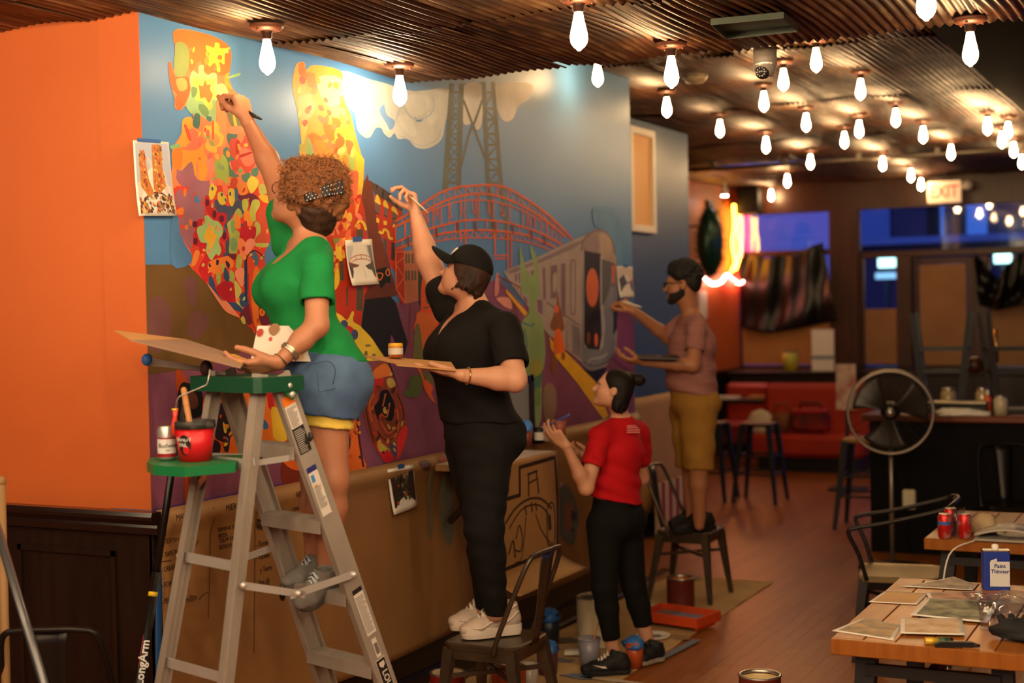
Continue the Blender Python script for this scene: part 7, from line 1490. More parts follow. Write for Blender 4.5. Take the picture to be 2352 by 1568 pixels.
def shoe(person, heel, toe, upv, k, m_up, m_sole, m_lace, chunky=1.0, lace=True, mark=None, tall=1.0, panel=None):
    heel, toe = Vector(heel), Vector(toe); d = (toe-heel); L = d.length; d.normalize(); u = Vector(upv); u = (u-d*u.dot(d)).normalized(); s_ = d.cross(u)
    P = lambda a, b, c: heel + d*a*L + s_*b*k + u*c*k*tall
    pr = [C(P(.12, 0, .045), P(.45, 0, .05), .036*k, .036*k, .02, s_, 1.0), C(P(.45, 0, .045), P(.72, 0, .032), .036*k, .034*k, .02, s_, 1.25), C(P(.72, 0, .032), P(.93, 0, .026), .034*k, .024*k, .02, s_, 1.35), C(P(.13, 0, .05), P(.17, 0, .092), .036*k, .036*k, .015), C(P(.22, 0, .075), P(.5, 0, .058), .036*k, .028*k, .02), C(P(.30, 0, .09), P(.33, 0, .112), .022*k, .018*k, .012)]
    lo, hi = span(pr, .03); F = Field(lo, hi, .0048).add(pr); F.cut(P(0, 0, .012), -u, .006); F.add([C(P(.16, 0, .13), P(.17, 0, .085), .032*k, .026*k, .006)], sub=True); F.cut(P(.16, 0, .108), u - d*.35, .004); o = np_build([F.mesh()], 'shoe', m_up, person)
    out = []
    for a, w in ((-.02, 0), (-.01, .026), (.1, .034), (.3, .033), (.5, .040), (.72, .046), (.9, .036), (1.0, .016)): out.append((a, w))
    ring_ = [P(a, w*1.04, 0) for a, w in out] + [P(a, -w*1.04, 0) for a, w in out[::-1][:-1]]; mb = MB(); th = .024*k*chunky; ring_ = smooth_poly(ring_, 3); nr = len(ring_)
    top = [p + u*(th + .012*k*max(0, min(i, nr-i)/(nr/2)-.6)) for i, p in enumerate(ring_)]; loft(mb, [[p + (heel+d*L*.5-p)*.04 for p in ring_], [p + u*th*.4 for p in ring_], top]); local(mb, person)
    sole_o = mb.build('sole', m_sole, o)
    if lace:
        mb = MB()
        for i in range(5): a = .46+.06*i; z = .112-.0115*i; mb.tube([P(a-.02, -.024, z-.014), P(a, 0, z+.001), P(a+.02, .024, z-.014)], .0036*k, 6); mb.tube([P(a+.02, -.024, z-.016), P(a, 0, z+.003), P(a-.02, .024, z-.014)], .0032*k, 6)
        local(mb, person).build('laces', m_lace, o)
    if panel is not None:
        for sd in (-1, 1):
            for q in (((.06, .037, .075), (.22, .040, .05), (.42, .040, .042), (.56, .036, .075)), ((.30, .040, .035), (.52, .047, .05), (.70, .050, .034), (.86, .040, .034)), ((.08, .036, .095), (.20, .038, .085), (.34, .034, .095))): local(MB().tube(smooth_poly([P(a, sd*b, c) for a, b, c in q], 4, False), .0045*k, 6), person).build('overlay_strip', panel, o)
    if mark is not None:
        q = [P(.48, 0, 0), P(.62, 0, 0)]; ns = s_*mark
        pts = [P(.42, mark*.0385, .045), P(.50, mark*.043, .036), P(.58, mark*.044, .038), P(.78, mark*.047, .056), P(.60, mark*.0445, .047), P(.50, mark*.043, .047)]; local(MB().plate(pts, ns*.003), person).build('side_mark', m_lace, o)
    return o
def person(label, base):
    return thing('person', label, 'person', base)
sk1 = mat('skin_brown', (172, 116, 86), .5, sss=.08, col2=(160, 104, 76), nscale=4, bump=.02, bscale=300); sk2 = mat('skin_light', (206, 152, 124), .5, sss=.1, col2=(196, 140, 112), nscale=4, bump=.02, bscale=300)
sk3 = mat('skin_warm', (202, 148, 118), .5, sss=.1); sk4 = mat('skin_tan', (166, 110, 78), .5, sss=.08)
def fabric(name, c, c2, sc=40, rough=.85, b=.15): return mat(name, c, rough, col2=c2, nscale=sc*.2, bump=b, bscale=sc*6, spec=.25)
def sleeve(sh, el, t, r0, r1, arm_r):
    """short sleeve with an open hem, shoulder to a fraction t of the upper arm"""
    sh, el = Vector(sh), Vector(el); e = sh.lerp(el, t); pr = [C(sh, e+(el-sh).normalized()*.03, r0, r1, .02)]; lo, hi = span(pr, .03); F = Field(lo, hi, .006).add(pr)
    F.add([C(sh.lerp(el, t-.12), el, arm_r+.006, arm_r+.006, .004)], sub=True); F.cut(e, el-sh); F.wave(lambda X, Y, Z: .0022*np.sin(Z*80+X*40)*np.sin(Y*60-Z*20)); return F.mesh()
# ------------------------------------------------------------------ woman in green on the ladder
D0 = 5.12
g = person('woman in a green t-shirt and denim shorts painting high up on the ladder', Vector((J(745, 1380, D0).x, J(745, 1380, D0).y, .95)))
hd = Head(J(690, 455, 5.16), V3(-.68, .36, .64), V3(.28, .93, .1), .93)
latG = V3(.42, .02, -.9).normalized()      # towards her left side, near the camera
nk0, nk1 = J(712, 560, 5.16), J(698, 490, 5.16)
chest, waist, pelv = J(684, 655, 5.16), J(700, 755, 5.16), J(742, 858, 5.14)
shL, elL, wrL = J(728, 612, 5.01), J(728, 748, 4.93), J(640, 832, 4.87)
shR, elR, wrR = J(668, 560, 5.33), J(636, 408, 5.47), J(570, 282, 5.55)
hpL, knL, anL = J(748, 905, 5.06), J(762, 1100, 5.04), J(752, 1320, 5.10)
hpR, knR, anR = J(736, 905, 5.22), J(728, 1100, 5.22), J(722, 1300, 5.24)
fw = V3(-.93, .03, -.2).normalized()
torso = [C(pelv, waist, .115, .088, .06, latG, 1.35), C(waist, chest, .088, .108, .06, latG, 1.4), C(chest, nk0+V3(0, -.04, 0), .108, .06, .06, latG, 1.6), C(nk0+V3(.0, -.03, 0), shL, .05, .05, .04), C(nk0+V3(0, -.03, 0), shR, .05, .05, .04)]
torso += [E(chest+fw*.085-up*.02+latG*q*.075, (.048, .05, .05), ((1, 0, 0), (0, 1, 0), (0, 0, 1)), .05) for q in (-1, 1)] + [E(pelv-fw*.055-up*.03+latG*q*.07, (.095, .095, .10), ((1, 0, 0), (0, 1, 0), (0, 0, 1)), .05) for q in (-1, 1)]
arms = [C(shL, elL, .048, .040, .03), C(elL, elL.lerp(wrL, .4), .040, .037, .02), C(elL.lerp(wrL, .4), wrL, .037, .024, .02), C(shR, elR, .056, .047, .03), C(elR, elR.lerp(wrR, .35), .047, .043, .02), C(elR.lerp(wrR, .35), wrR, .043, .026, .02)]
legs = [C(hpL, knL, .088, .058, .04), C(knL, knL.lerp(anL, .3), .054, .056, .03), C(knL.lerp(anL, .3), anL, .056, .033, .03), C(hpR, knR, .088, .058, .04), C(knR, knR.lerp(anR, .3), .054, .056, .03), C(knR.lerp(anR, .3), anR, .056, .033, .03), C(anL, anL+V3(-.03, -.06, 0), .034, .03), C(anR, anR+V3(-.03, -.05, 0), .034, .03)]
neck = [C(nk0, nk1, .050, .050, .03), C(nk1, hd.p(-.02, 0, -.03), .050, .052, .03)]
hG1 = hand_prims(wrR, V3(-.30, .92, .05), V3(-.75, -.35, .45), 1, (62, 66, 70, 72), 1.18, (.75, .25, .6), .5) + [C(wrR.lerp(elR, .2), wrR, .022, .024, .015)]
hG2 = hand_prims(wrL, V3(-.97, -.20, -.05), V3(-.1, .75, .6), -1, (22, 24, 26, 30), 1.1, (.85, .35, .5), .2) + [C(wrL.lerp(elL, .2), wrL, .022, .024, .015)]
build_body(g, neck+torso+arms+legs, [hG1, hG2], hd, sk1)
face_bits(g, hd, mat('lip_brown', (150, 80, 66), .45), mat('brow_brown', (50, 30, 20), .7), (1, -1))
# shirt
m_gs = fabric('green_jersey', (20, 124, 62), (16, 112, 54))
slL = shL.lerp(elL, .62); slR = shR.lerp(elR, .45)
sh_ = torso + [C(shR, slR, .058, .060, .03), C(pelv+up*.03, pelv+up*.07, .118, .112, .03, latG, 1.35)]
lo, hi = span(sh_, .04); F = Field(lo, hi, .0075).add(sh_, .010)
F.cut(J(735, 822, 5.1), V3(-.10, -1, 0))
F.add([E(nk0+fw*.07+up*.03, (.075, .085, .095), ((1, 0, 0), (0, 1, 0), (0, 0, 1)), .01), E(nk0+up*.06, (.07, .07, .07), ((1, 0, 0), (0, 1, 0), (0, 0, 1)), .01), E(nk0+fw*.105-up*.03, (.05, .055, .065), ((1, 0, 0), (0, 1, 0), (0, 0, 1)), .02)], sub=True)
F.wave(lambda X, Y, Z: .0045*np.sin(Z*62+X*25+Y*18)*np.clip((1.98-Z)/.25, 0, 1)*np.clip((Z-1.62)/.1, 0, 1) + .002*np.sin(X*70-Z*30)*np.sin(Y*50))
np_build([F.mesh(), sleeve(shL, elL, .62, .058, .064, .045)], 't_shirt', m_gs, g)
# denim shorts with yellow under-shorts
m_dn = mat('blue_denim', (74, 102, 138), .85, col2=(56, 80, 116), nscale=9, bump=.25, bscale=260); m_ye = fabric('yellow_knit', (214, 186, 84), (200, 170, 70))
sp2 = [torso[0], torso[-1], torso[-2], C(pelv, pelv+up*.06, .118, .105, .04, latG, 1.35), C(hpL, hpL.lerp(knL, .42), .098, .098, .05), C(hpR, hpR.lerp(knR, .42), .098, .098, .05)]
lo, hi = span(sp2, .04); F = Field(lo, hi, .0075).add(sp2, .012); F.cut(J(735, 808, 5.1), V3(.12, 1, 0)); F.cut(J(742, 952, 5.1), V3(-.12, -1, .0)); F.wave(lambda X, Y, Z: .0025*np.sin(Z*55+X*40)*np.sin(Y*30+X*20)); so = np_build([F.mesh()], 'denim_shorts', m_dn, g)
yu = [C(hpL.lerp(knL, .12), hpL.lerp(knL, .46), .090, .082, .04), C(hpR.lerp(knR, .12), hpR.lerp(knR, .46), .090, .082, .04)]; lo, hi = span(yu, .03); F = Field(lo, hi, .007).add(yu, .007); F.cut(J(742, 975, 5.1), V3(-.12, -1, 0)); F.wave(lambda X, Y, Z: .002*np.sin(Z*160+X*20)); np_build([F.mesh()], 'under_shorts', m_ye, g)
def strip(pts, w, m, name, parent, nv): local(MB().tube(pts, w, 6), g).build(name, m, parent)
m_st = mat('denim_stitch', (50, 70, 100), .8); dP = 4.915
strip(smooth_poly([J(720, 835, dP+.01), J(755, 830, dP), J(770, 850, dP+.01), J(765, 880, dP+.02)], 4, False), .0022, m_st, 'pocket_seam', so, None); strip([J(728, 852, dP+.005), J(732, 900, dP+.005), J(770, 892, dP+.02)], .0018, m_st, 'pocket_seam', so, None)
# shoes
m_gr = mat('grey_mesh_shoe', (112, 108, 104), .8, bump=.4, bscale=500); m_grs = mat('grey_rubber_sole', (74, 70, 66), .7); m_lc = mat('pale_lace', (176, 184, 196), .7)
st3 = onrail(NFt, NFb, .948).lerp(onrail(FFt, FFb, .948), .5); zst = .955
shoe(g, J(772, 1352, 5.06), J(687, 1402, 4.97), V3(.35, .94, 0), .98, m_gr, m_grs, m_lc); shoe(g, J(748, 1342, 5.22), J(652, 1352, 5.13), V3(.1, .98, 0), .98, m_gr, m_grs, m_lc)
# hair: rounded afro of many curls
hc = J(722, 440, 5.18); m_af = mat('golden_brown_curls', (128, 78, 42), .7, col2=(74, 42, 25), nscale=14, detail=5, bump=.5, bscale=120)
I3 = ((1, 0, 0), (0, 1, 0), (0, 0, 1)); rr = random.Random(5)
ha = [E(J(722, 432, 5.18), (.092, .095, .098), I3, .03), E(J(752, 412, 5.18), (.07, .075, .07), I3, .03), E(J(684, 398, 5.18), (.050, .06, .045), I3, .02), E(J(735, 478, 5.17), (.075, .08, .062), I3, .03), E(J(700, 440, 5.16), (.075, .08, .09), I3, .03), E(J(725, 525, 5.18), (.034, .035, .030), I3, .03), E(J(768, 455, 5.17), (.04, .05, .06), I3, .03)]
ha.append(E(hd.p(-.03, .0, .045), (.102, .1, .102), I3, .02))
for _ in range(620):
    e = ha[rr.choice((0, 0, 1, 1, 2, 3, 4, 6, 7, 7, 7))]; n_ = Vector((rr.gauss(0, 1), rr.gauss(0, 1), rr.gauss(0, 1))).normalized(); p = Vector(e[1]) + Vector((n_.x*e[2][0], n_.y*e[2][1], n_.z*e[2][2]))
    ha.append(E(p, (rr.uniform(.008, .017),)*3, I3, .006))
lo, hi = span(ha, .02); F = Field(lo, hi, .0055).add(ha); F.add([hd.e(.10, 0, -.035, (.075, .095, .085), .01), hd.e(.02, .09, -.05, (.05, .05, .05), .01)], sub=True); ho = np_build([F.mesh()], 'hair', m_af, g, 0)
mb = MB()
for _ in range(5200):
    e = ha[rr.choice((0, 0, 0, 1, 1, 2, 3, 4, 6, 6, 7, 7, 7, 7, 7))]; n_ = Vector((rr.gauss(0, 1), rr.gauss(0, 1), rr.gauss(0, 1))).normalized(); p = Vector(e[1]) + Vector((n_.x*e[2][0], n_.y*e[2][1], n_.z*e[2][2]))
    loc_ = p-hd.c
    if (loc_.dot(hd.f) > .02 and loc_.dot(hd.u) < .06) or p.z < J(700, 462, 5.1).z: continue
    t = n_.cross(Vector((rr.gauss(0, 1), rr.gauss(0, 1), rr.gauss(0, 1)))).normalized(); b = n_.cross(t); r = rr.uniform(.004, .008); L = rr.uniform(.016, .034); ph = rr.random()*6
    mb.tube([p + n_*(L*i/6-.004) + (t*math.cos(ph+i*1.25) + b*math.sin(ph+i*1.25))*r for i in range(7)], .0011, 3, False)
o = local(mb, g).build('hair_curls', mat('light_brown_curl', (150, 94, 52), .6), ho, fix=False); o['kind'] = 'stuff'
dk = [E(J(728, 485, 5.15), (.066, .085, .055), I3, .03), E(J(732, 518, 5.16), (.045, .06, .04), I3, .03)]  # pulled-back hair; shade under the scarf put into its darker brown
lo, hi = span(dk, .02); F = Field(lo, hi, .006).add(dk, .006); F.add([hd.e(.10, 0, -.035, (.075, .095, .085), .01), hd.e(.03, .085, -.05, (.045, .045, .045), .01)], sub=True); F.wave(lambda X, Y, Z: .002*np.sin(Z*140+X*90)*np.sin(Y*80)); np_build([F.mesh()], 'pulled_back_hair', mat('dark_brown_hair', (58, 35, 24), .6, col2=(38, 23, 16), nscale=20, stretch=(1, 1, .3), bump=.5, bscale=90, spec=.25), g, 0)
# polka dot scarf round the hair, glasses, bracelets
m_sc = mat('black_scarf', (26, 22, 26), .7)
def scf(u, v):
    a = math.radians(-2+66*u); n_ = V3(math.sin(a)*.9, -.10+.35*math.sin(a)-.0, -math.cos(a)).normalized(); p = J(716, 462, 5.17) + V3(0, .012, 0); return p + n_*(.136+.006*math.sin(u*14)) + V3(-.15, 1, 0)*((v-.5)*.048*(.55+.6*u))
so_ = local(MB().grid(scf, 24, 6), g).build('hair_scarf', m_sc, g, solid=.006); mb = MB()
for i in range(11):
    for j in range(3):
        u, v = (i+.5+.5*(j % 2))/11.5, (j+.5)/3; p = scf(min(u, 1), v); n_ = (p-J(716, 455, 5.17)).normalized(); mb.ball(p+n_*.0035, .0022, 6, 4)
local(mb, g).build('scarf_dots', mat('scarf_white_dots', (226, 216, 206), .6), so_)
m_gl = mat('maroon_glasses', (90, 24, 30), .3, metal=.3); gl2 = mat('gold_temple', (200, 160, 110), .3, metal=.7)
for q in (1, -1): local(MB().tube([hd.p(.112, q*.034 + .026*math.cos(k*.4), -.004 + .023*math.sin(k*.4)) for k in range(16)], .0019, 6, closed=True), g).build('glasses_rim', m_gl, g)
local(MB().tube([hd.p(.108, .060, .006), hd.p(.05, .077, .004), hd.p(-.01, .084, .006)], .0018, 6), g).build('glasses_temple', gl2, g)
for t0, r, m_ in ((.30, .029, mat('silver_bracelet', (214, 200, 180), .2, metal=.9)),):
    c = wrL.lerp(elL, t0); a = (elL-wrL).normalized()
    for k in range(3): A2, B2, _ = frame(a); mb = MB().tube([c + a*(.006*(k-1)) + (A2*math.cos(t*.4)+B2*math.sin(t*.4))*(r+.006) for t in range(16)], .0035, 6, closed=True); local(mb, g).build('bracelet', m_, g)
c = wrL.lerp(elL, .06); A2, B2, _ = frame(a); local(MB().tube([c + (A2*math.cos(t*.4)+B2*math.sin(t*.4))*.029 for t in range(16)], .002, 6, closed=True), g).build('hair_tie', mat('dark_tie', (40, 26, 24), .7), g)
# her brush
def brush(label, tip, end, r, m_h, m_b, brl=.25, flat=1.0):
    tip, end = Vector(tip), Vector(end); t = thing('paint_brush', label, 'paint brush', tip.lerp(end, .5)); d = (end-tip).normalized(); L = (end-tip).length
    P = [tip+d*L*x for x in (brl*1.6, brl*1.9, .6, .85, 1.0)]; local(MB().tube(P, [r*1.0, r*1.15, r*1.25, r*.9, r*.4], 10), t).build('handle', m_h, t); local(MB().tube([tip+d*L*brl, tip+d*L*brl*1.7], [r*1.35, r*1.05], 10), t).build('ferrule', m_steel, t); local(MB().tube([tip, tip+d*L*brl*.5, tip+d*L*brl*1.05], [r*.5, r*1.4, r*1.3], 10), t).build('bristles', m_b, t)
brush('black handled brush in the raised hand of the woman in green', J(512, 232, 5.60), J(601, 274, 5.53), .0085, m_blackpole, mat('brown_paint_bristles', (110, 66, 40), .5), .28)
# ------------------------------------------------------------------ woman in black on the chair
I3 = ((1, 0, 0), (0, 1, 0), (0, 0, 1))
def trunk(pelv, waist, chest, nk, shL, shR, lat, rp, rw, rc, sp, sw, sc_): return [C(pelv, waist, rp, rw, .06, lat, sp), C(waist, chest, rw, rc, .06, lat, sw), C(chest, nk-up*.03, rc, .055, .06, lat, sc_), C(nk-up*.03, shL, .052, .052, .04), C(nk-up*.03, shR, .052, .052, .04)]
def limb(a, b, c, r): m_ = Vector(b).lerp(c, .32); return [C(a, b, r[0], r[1], .03), C(b, m_, r[1], r[2], .02), C(m_, c, r[2], r[3], .02)]
b = person('woman in black t-shirt, black jeans and cap standing on a chair painting', Vector((cwc.x, cwc.y, .455)))
hd = Head(J(1068, 632, 6.40), V3(-.86, .34, .38), V3(.36, .92, .1), .95); latB = V3(.38, .0, -.92).normalized(); fw = V3(-.92, .0, -.38).normalized()
nk0, nk1 = J(1090, 702, 6.42), J(1078, 668, 6.41); chest, waist, pelv = J(1078, 790, 6.42), J(1082, 895, 6.42), J(1100, 985, 6.42)
shL, elL, wrL = J(1160, 752, 6.22), J(1182, 872, 6.10), J(1062, 862, 6.02); shR, elR, wrR = J(1036, 708, 6.60), J(982, 596, 6.68), J(955, 492, 6.72)
hpL, knL, anL = J(1112, 1030, 6.32), J(1112, 1215, 6.26), J(1140, 1405, 6.34); hpR, knR, anR = J(1088, 1030, 6.52), J(1112, 1210, 6.46), J(1118, 1400, 6.50)
torso = trunk(pelv, waist, chest, nk0, shL, shR, latB, .145, .128, .142, 1.3, 1.3, 1.35) + [E(chest+fw*.10-up*.05+latB*q*.08, (.075, .075, .075), I3, .06) for q in (-1, 1)] + [E(pelv-fw*.075-up*.03+latB*q*.075, (.11, .11, .115), I3, .05) for q in (-1, 1)]
arms = limb(shL, elL, wrL, (.062, .052, .050, .029)) + limb(shR, elR, wrR, (.066, .056, .050, .029)); legs = limb(hpL, knL, anL, (.118, .074, .066, .046)) + limb(hpR, knR, anR, (.118, .074, .066, .046))
neck = [C(nk0, nk1, .056, .056, .03), C(nk1, hd.p(-.02, 0, -.03), .055, .056, .03)]
h1 = hand_prims(wrR, V3(-.22, .96, .05), V3(-.85, .1, -.45), -1, (36, 44, 62, 70), 1.12, (.65, .35, .9), .3) + [C(wrR.lerp(elR, .2), wrR, .024, .027, .015)]
h2 = hand_prims(wrL, V3(-.98, .16, .1), V3(-.05, .95, .15), -1, (3, 4, 6, 8), 1.1, (.9, .42, .12), .1) + [C(wrL.lerp(elL, .2), wrL, .024, .027, .015)]
build_body(b, neck+torso+arms+legs, [h1, h2], hd, sk2); face_bits(b, hd, mat('lip_rose', (176, 96, 84), .45), mat('brow_dark', (40, 26, 20), .7), (1, -1))
m_bk = fabric('black_jersey', (20, 18, 18), (15, 13, 13)); m_jn = fabric('black_denim', (22, 20, 20), (16, 15, 15), 60)
sh_ = torso + [C(shR, shR.lerp(elR, .35), .074, .070, .03), C(pelv, pelv+up*.06, .150, .140, .03, latB, 1.3)]
lo, hi = span(sh_, .04); F = Field(lo, hi, .008).add(sh_, .012); F.cut(J(1095, 968, 6.4), V3(0, -1, 0)); F.add([E(nk0+fw*.06+up*.035, (.08, .09, .085), I3, .01), E(nk0+up*.06, (.075,)*3, I3, .01), C(nk0+fw*.09, nk0+fw*.17-up*.12, .055, .02, .01)], sub=True)
F.wave(lambda X, Y, Z: .004*np.sin(Z*45+X*22+Y*14)*np.clip((1.75-Z)/.3, 0, 1)); np_build([F.mesh(), sleeve(shL, elL, .74, .072, .078, .058)], 't_shirt', m_bk, b)
jn = [torso[0]] + torso[-2:] + limb(hpL, knL, anL, (.122, .076, .068, .040)) + limb(hpR, knR, anR, (.122, .076, .068, .040)); lo, hi = span(jn, .04); F = Field(lo, hi, .008).add(jn, .010); F.cut(J(1095, 930, 6.4), V3(0, 1, 0)); F.cut(J(1130, 1408, 6.4), V3(0, -1, 0)); F.wave(lambda X, Y, Z: .003*np.sin(Z*70+Y*25)*np.sin(X*20+Z*8)); jo = np_build([F.mesh()], 'jeans', m_jn, b)
m_ws = mat('white_leather_shoe', (196, 178, 164), .5); m_wl = mat('white_lace', (232, 220, 208), .7); m_wss = mat('pale_rubber_sole', (218, 202, 188), .6)
shoe(b, at_z(1192, 1452, .457), at_z(1060, 1466, .457), V3(.0, 1, 0), 1.15, m_ws, m_wss, m_wl, 1.7, tall=1.25, panel=m_wss); shoe(b, at_z(1165, 1436, .457), at_z(1034, 1446, .457), V3(0, 1, 0), 1.15, m_ws, m_wss, m_wl, 1.7, tall=1.25, panel=m_wss)
# hair, cap, ring, bracelet
m_hr = mat('dark_brown_hair', (34, 20, 15)); rr = random.Random(9)
ha = [hd.e(-.02, 0, .02, (.104, .092, .095)), hd.e(-.06, 0, -.035, (.045, .072, .045), .03)]
for _ in range(160):
    a, z = rr.uniform(-2.4, 2.4), rr.uniform(-.065, .02); p = hd.p(-.03-.075*math.cos(a), .082*math.sin(a), z); ha.append(C(p, p - hd.u*rr.uniform(.012, .03) + V3(rr.uniform(-1, 1), 0, rr.uniform(-1, 1))*.012, .010, .005, .008))
lo, hi = span(ha, .02); F = Field(lo, hi, .0055).add(ha); F.add([hd.e(.085, 0, -.04, (.085, .11, .09), .01), hd.e(.03, .10, -.06, (.045, .05, .045), .01)], sub=True); np_build([F.mesh()], 'hair', m_hr, b, 0)
hq = Head(hd.c, hd.f*.9+hd.l*.42, hd.u+hd.l*.42, hd.k)
ca_ = [hd.e(-.012, 0, .045, (.112, .094, .092)), hd.e(.0, 0, .075, (.085, .08, .075), .03)]; lo, hi = span(ca_, .03); F = Field(lo, hi, .0055).add(ca_); F.cut(hd.p(0, 0, .032), -hd.u - hd.f*.12, .004); m_cp = fabric('black_cap_cotton', (18, 16, 16), (13, 12, 12)); co_ = np_build([F.mesh()], 'cap', m_cp, b)
def brim(u, v): a = (u-.5)*2.6; R = .125*v; x = .08 + math.cos(a)*R*1.1 ; y = math.sin(a)*.084*(.35+.65*v) ; return hq.p(x-.02, y, (.052 + .012*v - 4.5*y*y))
local(MB().grid(brim, 20, 8), b).build('brim', m_cp, co_, solid=.005)
m_lg = mat('white_embroidery', (226, 216, 206), .6)
for q in (((.099, -.012, .072), (.088, .006, .098)), ((.088, -.014, .100), (.098, .012, .076)), ((.082, -.004, .108), (.100, .002, .066)), ((.095, -.018, .085), (.093, .014, .088))): local(MB().tube([hq.p(*[w*s2 for w, s2 in zip(q[0], (1, 1, 1))]), hq.p(*q[1])], .0028, 6), b).build('cap_logo', m_lg, co_)
a = (elL-wrL).normalized(); A2, B2, _ = frame(a); c = wrL.lerp(elL, .10); local(MB().tube([c + (A2*math.cos(t*.4)+B2*math.sin(t*.4))*.037 for t in range(16)], .0035, 6, closed=True), b).build('bracelet', mat('gold_bracelet', (206, 160, 90), .2, metal=.9), b)
brush('thin silver brush held up by the woman in black', J(913, 425, 6.72), J(984, 489, 6.66), .0035, mat('pale_brush_wood', (206, 186, 160), .4), mat('brown_bristle', (130, 70, 40), .6), .14)
# cardboard palette and yellow jar
T_ = [J(832, 826, 6.15), J(880, 830, 6.02), J(1062, 858, 5.94), J(1000, 836, 6.14)]; T_ = [J(885, 822, 6.20), J(912, 840, 5.96), J(1048, 852, 5.96), J(1036, 834, 6.20)]; pn_ = (T_[1]-T_[0]).cross(T_[3]-T_[0]).normalized(); pn_ = pn_ if pn_.z > 0 else -pn_
cb2 = thing('cardboard_palette', 'flat cardboard palette held by the woman in black', 'cardboard', (T_[0]+T_[2])/2); local(MB().plate(T_, pn_*.006), cb2).build('sheet', m_cardin, cb2); local(MB().plate([J(832, 818, 6.2), J(886, 822, 6.2), J(908, 836, 6.02)], pn_*.005), cb2).build('flap', m_cardin, cb2)
for x, y in ((985, 838), (1000, 840)): local(MB().ball(J(x, y, 6.1)+up*.006, (.012, .012, .004), 10, 6), cb2).build('paint_dab', m_wl, cb2)
yj = thing('paint_jar', 'small yellow and red paint jar standing on the cardboard palette', 'paint jar', J(909, 823, 6.16)+up*.006); MB().lathe([(0, 0), (.031, 0), (.032, .05), (.03, .055), (.026, .05)], n=20).build('jar', mat('jar_red_yellow', (206, 150, 40), .4, col2=(170, 40, 30), nscale=30), yj); MB().lathe([(.0325, .012), (.0328, .04)], n=20).build('label', mat('jar_label', (206, 196, 184), .6), yj); MB().lathe([(.031, .046), (.0335, .05), (.03, .06)], n=20).build('yellow_rim', mat('wet_yellow_paint', ()), yj)
# ------------------------------------------------------------------ girl in red
r_ = person('short woman in a red t-shirt and black leggings standing on the drop cloth', Vector((at_z(1430, 1535, 0).x, at_z(1430, 1535, 0).y, .012)))
hd = Head(J(1408, 893, 7.50), V3(-.95, .24, .12), V3(.24, .96, 0), .86); latR = V3(.30, 0, -.95).normalized(); latR = V3(-.55, .0, -.83).normalized(); fw = V3(-.83, 0, .55).normalized()
nk0, nk1 = J(1428, 968, 7.55), J(1420, 935, 7.52); chest, waist, pelv = J(1420, 1035, 7.55), J(1412, 1110, 7.55), J(1410, 1180, 7.56)
shL, elL, wrL = J(1378, 1003, 7.40), J(1346, 1120, 7.28), J(1300, 1024, 7.22); shR, elR, wrR = J(1464, 995, 7.70), J(1474, 1098, 7.82), J(1368, 1052, 7.86)
hpL, knL, anL = J(1388, 1205, 7.48), J(1388, 1350, 7.46), J(1408, 1492, 7.50); hpR, knR, anR = J(1436, 1205, 7.64), J(1456, 1345, 7.66), J(1488, 1475, 7.70)
torso = trunk(pelv, waist, chest, nk0, shL, shR, latR, .108, .092, .104, 1.3, 1.35, 1.35) + [E(pelv-fw*.06-up*.03+latR*q*.065, (.09, .09, .095), I3, .05) for q in (-1, 1)] + [E(chest+fw*.075-up*.02+latR*q*.06, (.05,)*3, I3, .05) for q in (-1, 1)]
arms = limb(shL, elL, wrL, (.046, .039, .036, .023)) + limb(shR, elR, wrR, (.046, .039, .036, .023)); LR = (.09, .058, .054, .034); legs = limb(hpL, knL, anL, LR) + limb(hpR, knR, anR, LR) + [C(anL, anL-up*.05, .032, .03), C(anR, anR-up*.05, .032, .03)]
neck = [C(nk0, nk1, .042, .042, .03), C(nk1, hd.p(-.02, 0, -.03), .042, .045, .03)]
h1 = hand_prims(wrL, V3(-.62, .70, -.1), V3(.25, .35, .9), 1, (26, 30, 34, 38), 1.0, (.7, .5, .5), .2) + [C(wrL.lerp(elL, .2), wrL, .02, .022, .015)]; h2 = hand_prims(wrR, V3(-.95, .2, -.2), V3(0, .8, -.5), 1, (24, 22, 24, 30), .95, (.8, .5, .3), .2) + [C(wrR.lerp(elR, .2), wrR, .02, .022, .015)]
build_body(r_, neck+torso+arms+legs, [h1, h2], hd, sk3); face_bits(r_, hd, mat('lip_pink', (180, 96, 86), .45), mat('brow_dark', (40, 26, 20), .7), (1, -1))
m_rd = fabric('red_jersey', (190, 18, 28), (176, 14, 22)); sh_ = torso[:7] + torso[7:] + [C(shR, shR.lerp(elR, .5), .054, .058, .03), C(pelv+up*.0, waist, .118, .102, .04, latR, 1.3)]
lo, hi = span(sh_, .04); F = Field(lo, hi, .0075).add(sh_, .011); F.cut(J(1412, 1148, 7.5), V3(-.22, -1, 0)); F.add([E(nk0+fw*.03+up*.05, (.062, .066, .06), I3, .01)], sub=True); F.wave(lambda X, Y, Z: .0045*np.sin(Z*75+X*26+Y*19+2*np.sin(X*9-Y*7))*np.clip((1.18-Z)/.16, 0, 1)*np.clip((Z-.90)/.04, 0, 1) + .003*np.sin(X*40+Z*35)*np.sin(Y*35)); ro = np_build([F.mesh(), sleeve(shL, elL, .60, .054, .062, .044), sleeve(shR, elR, .6, .054, .06, .044)], 't_shirt', m_rd, r_)
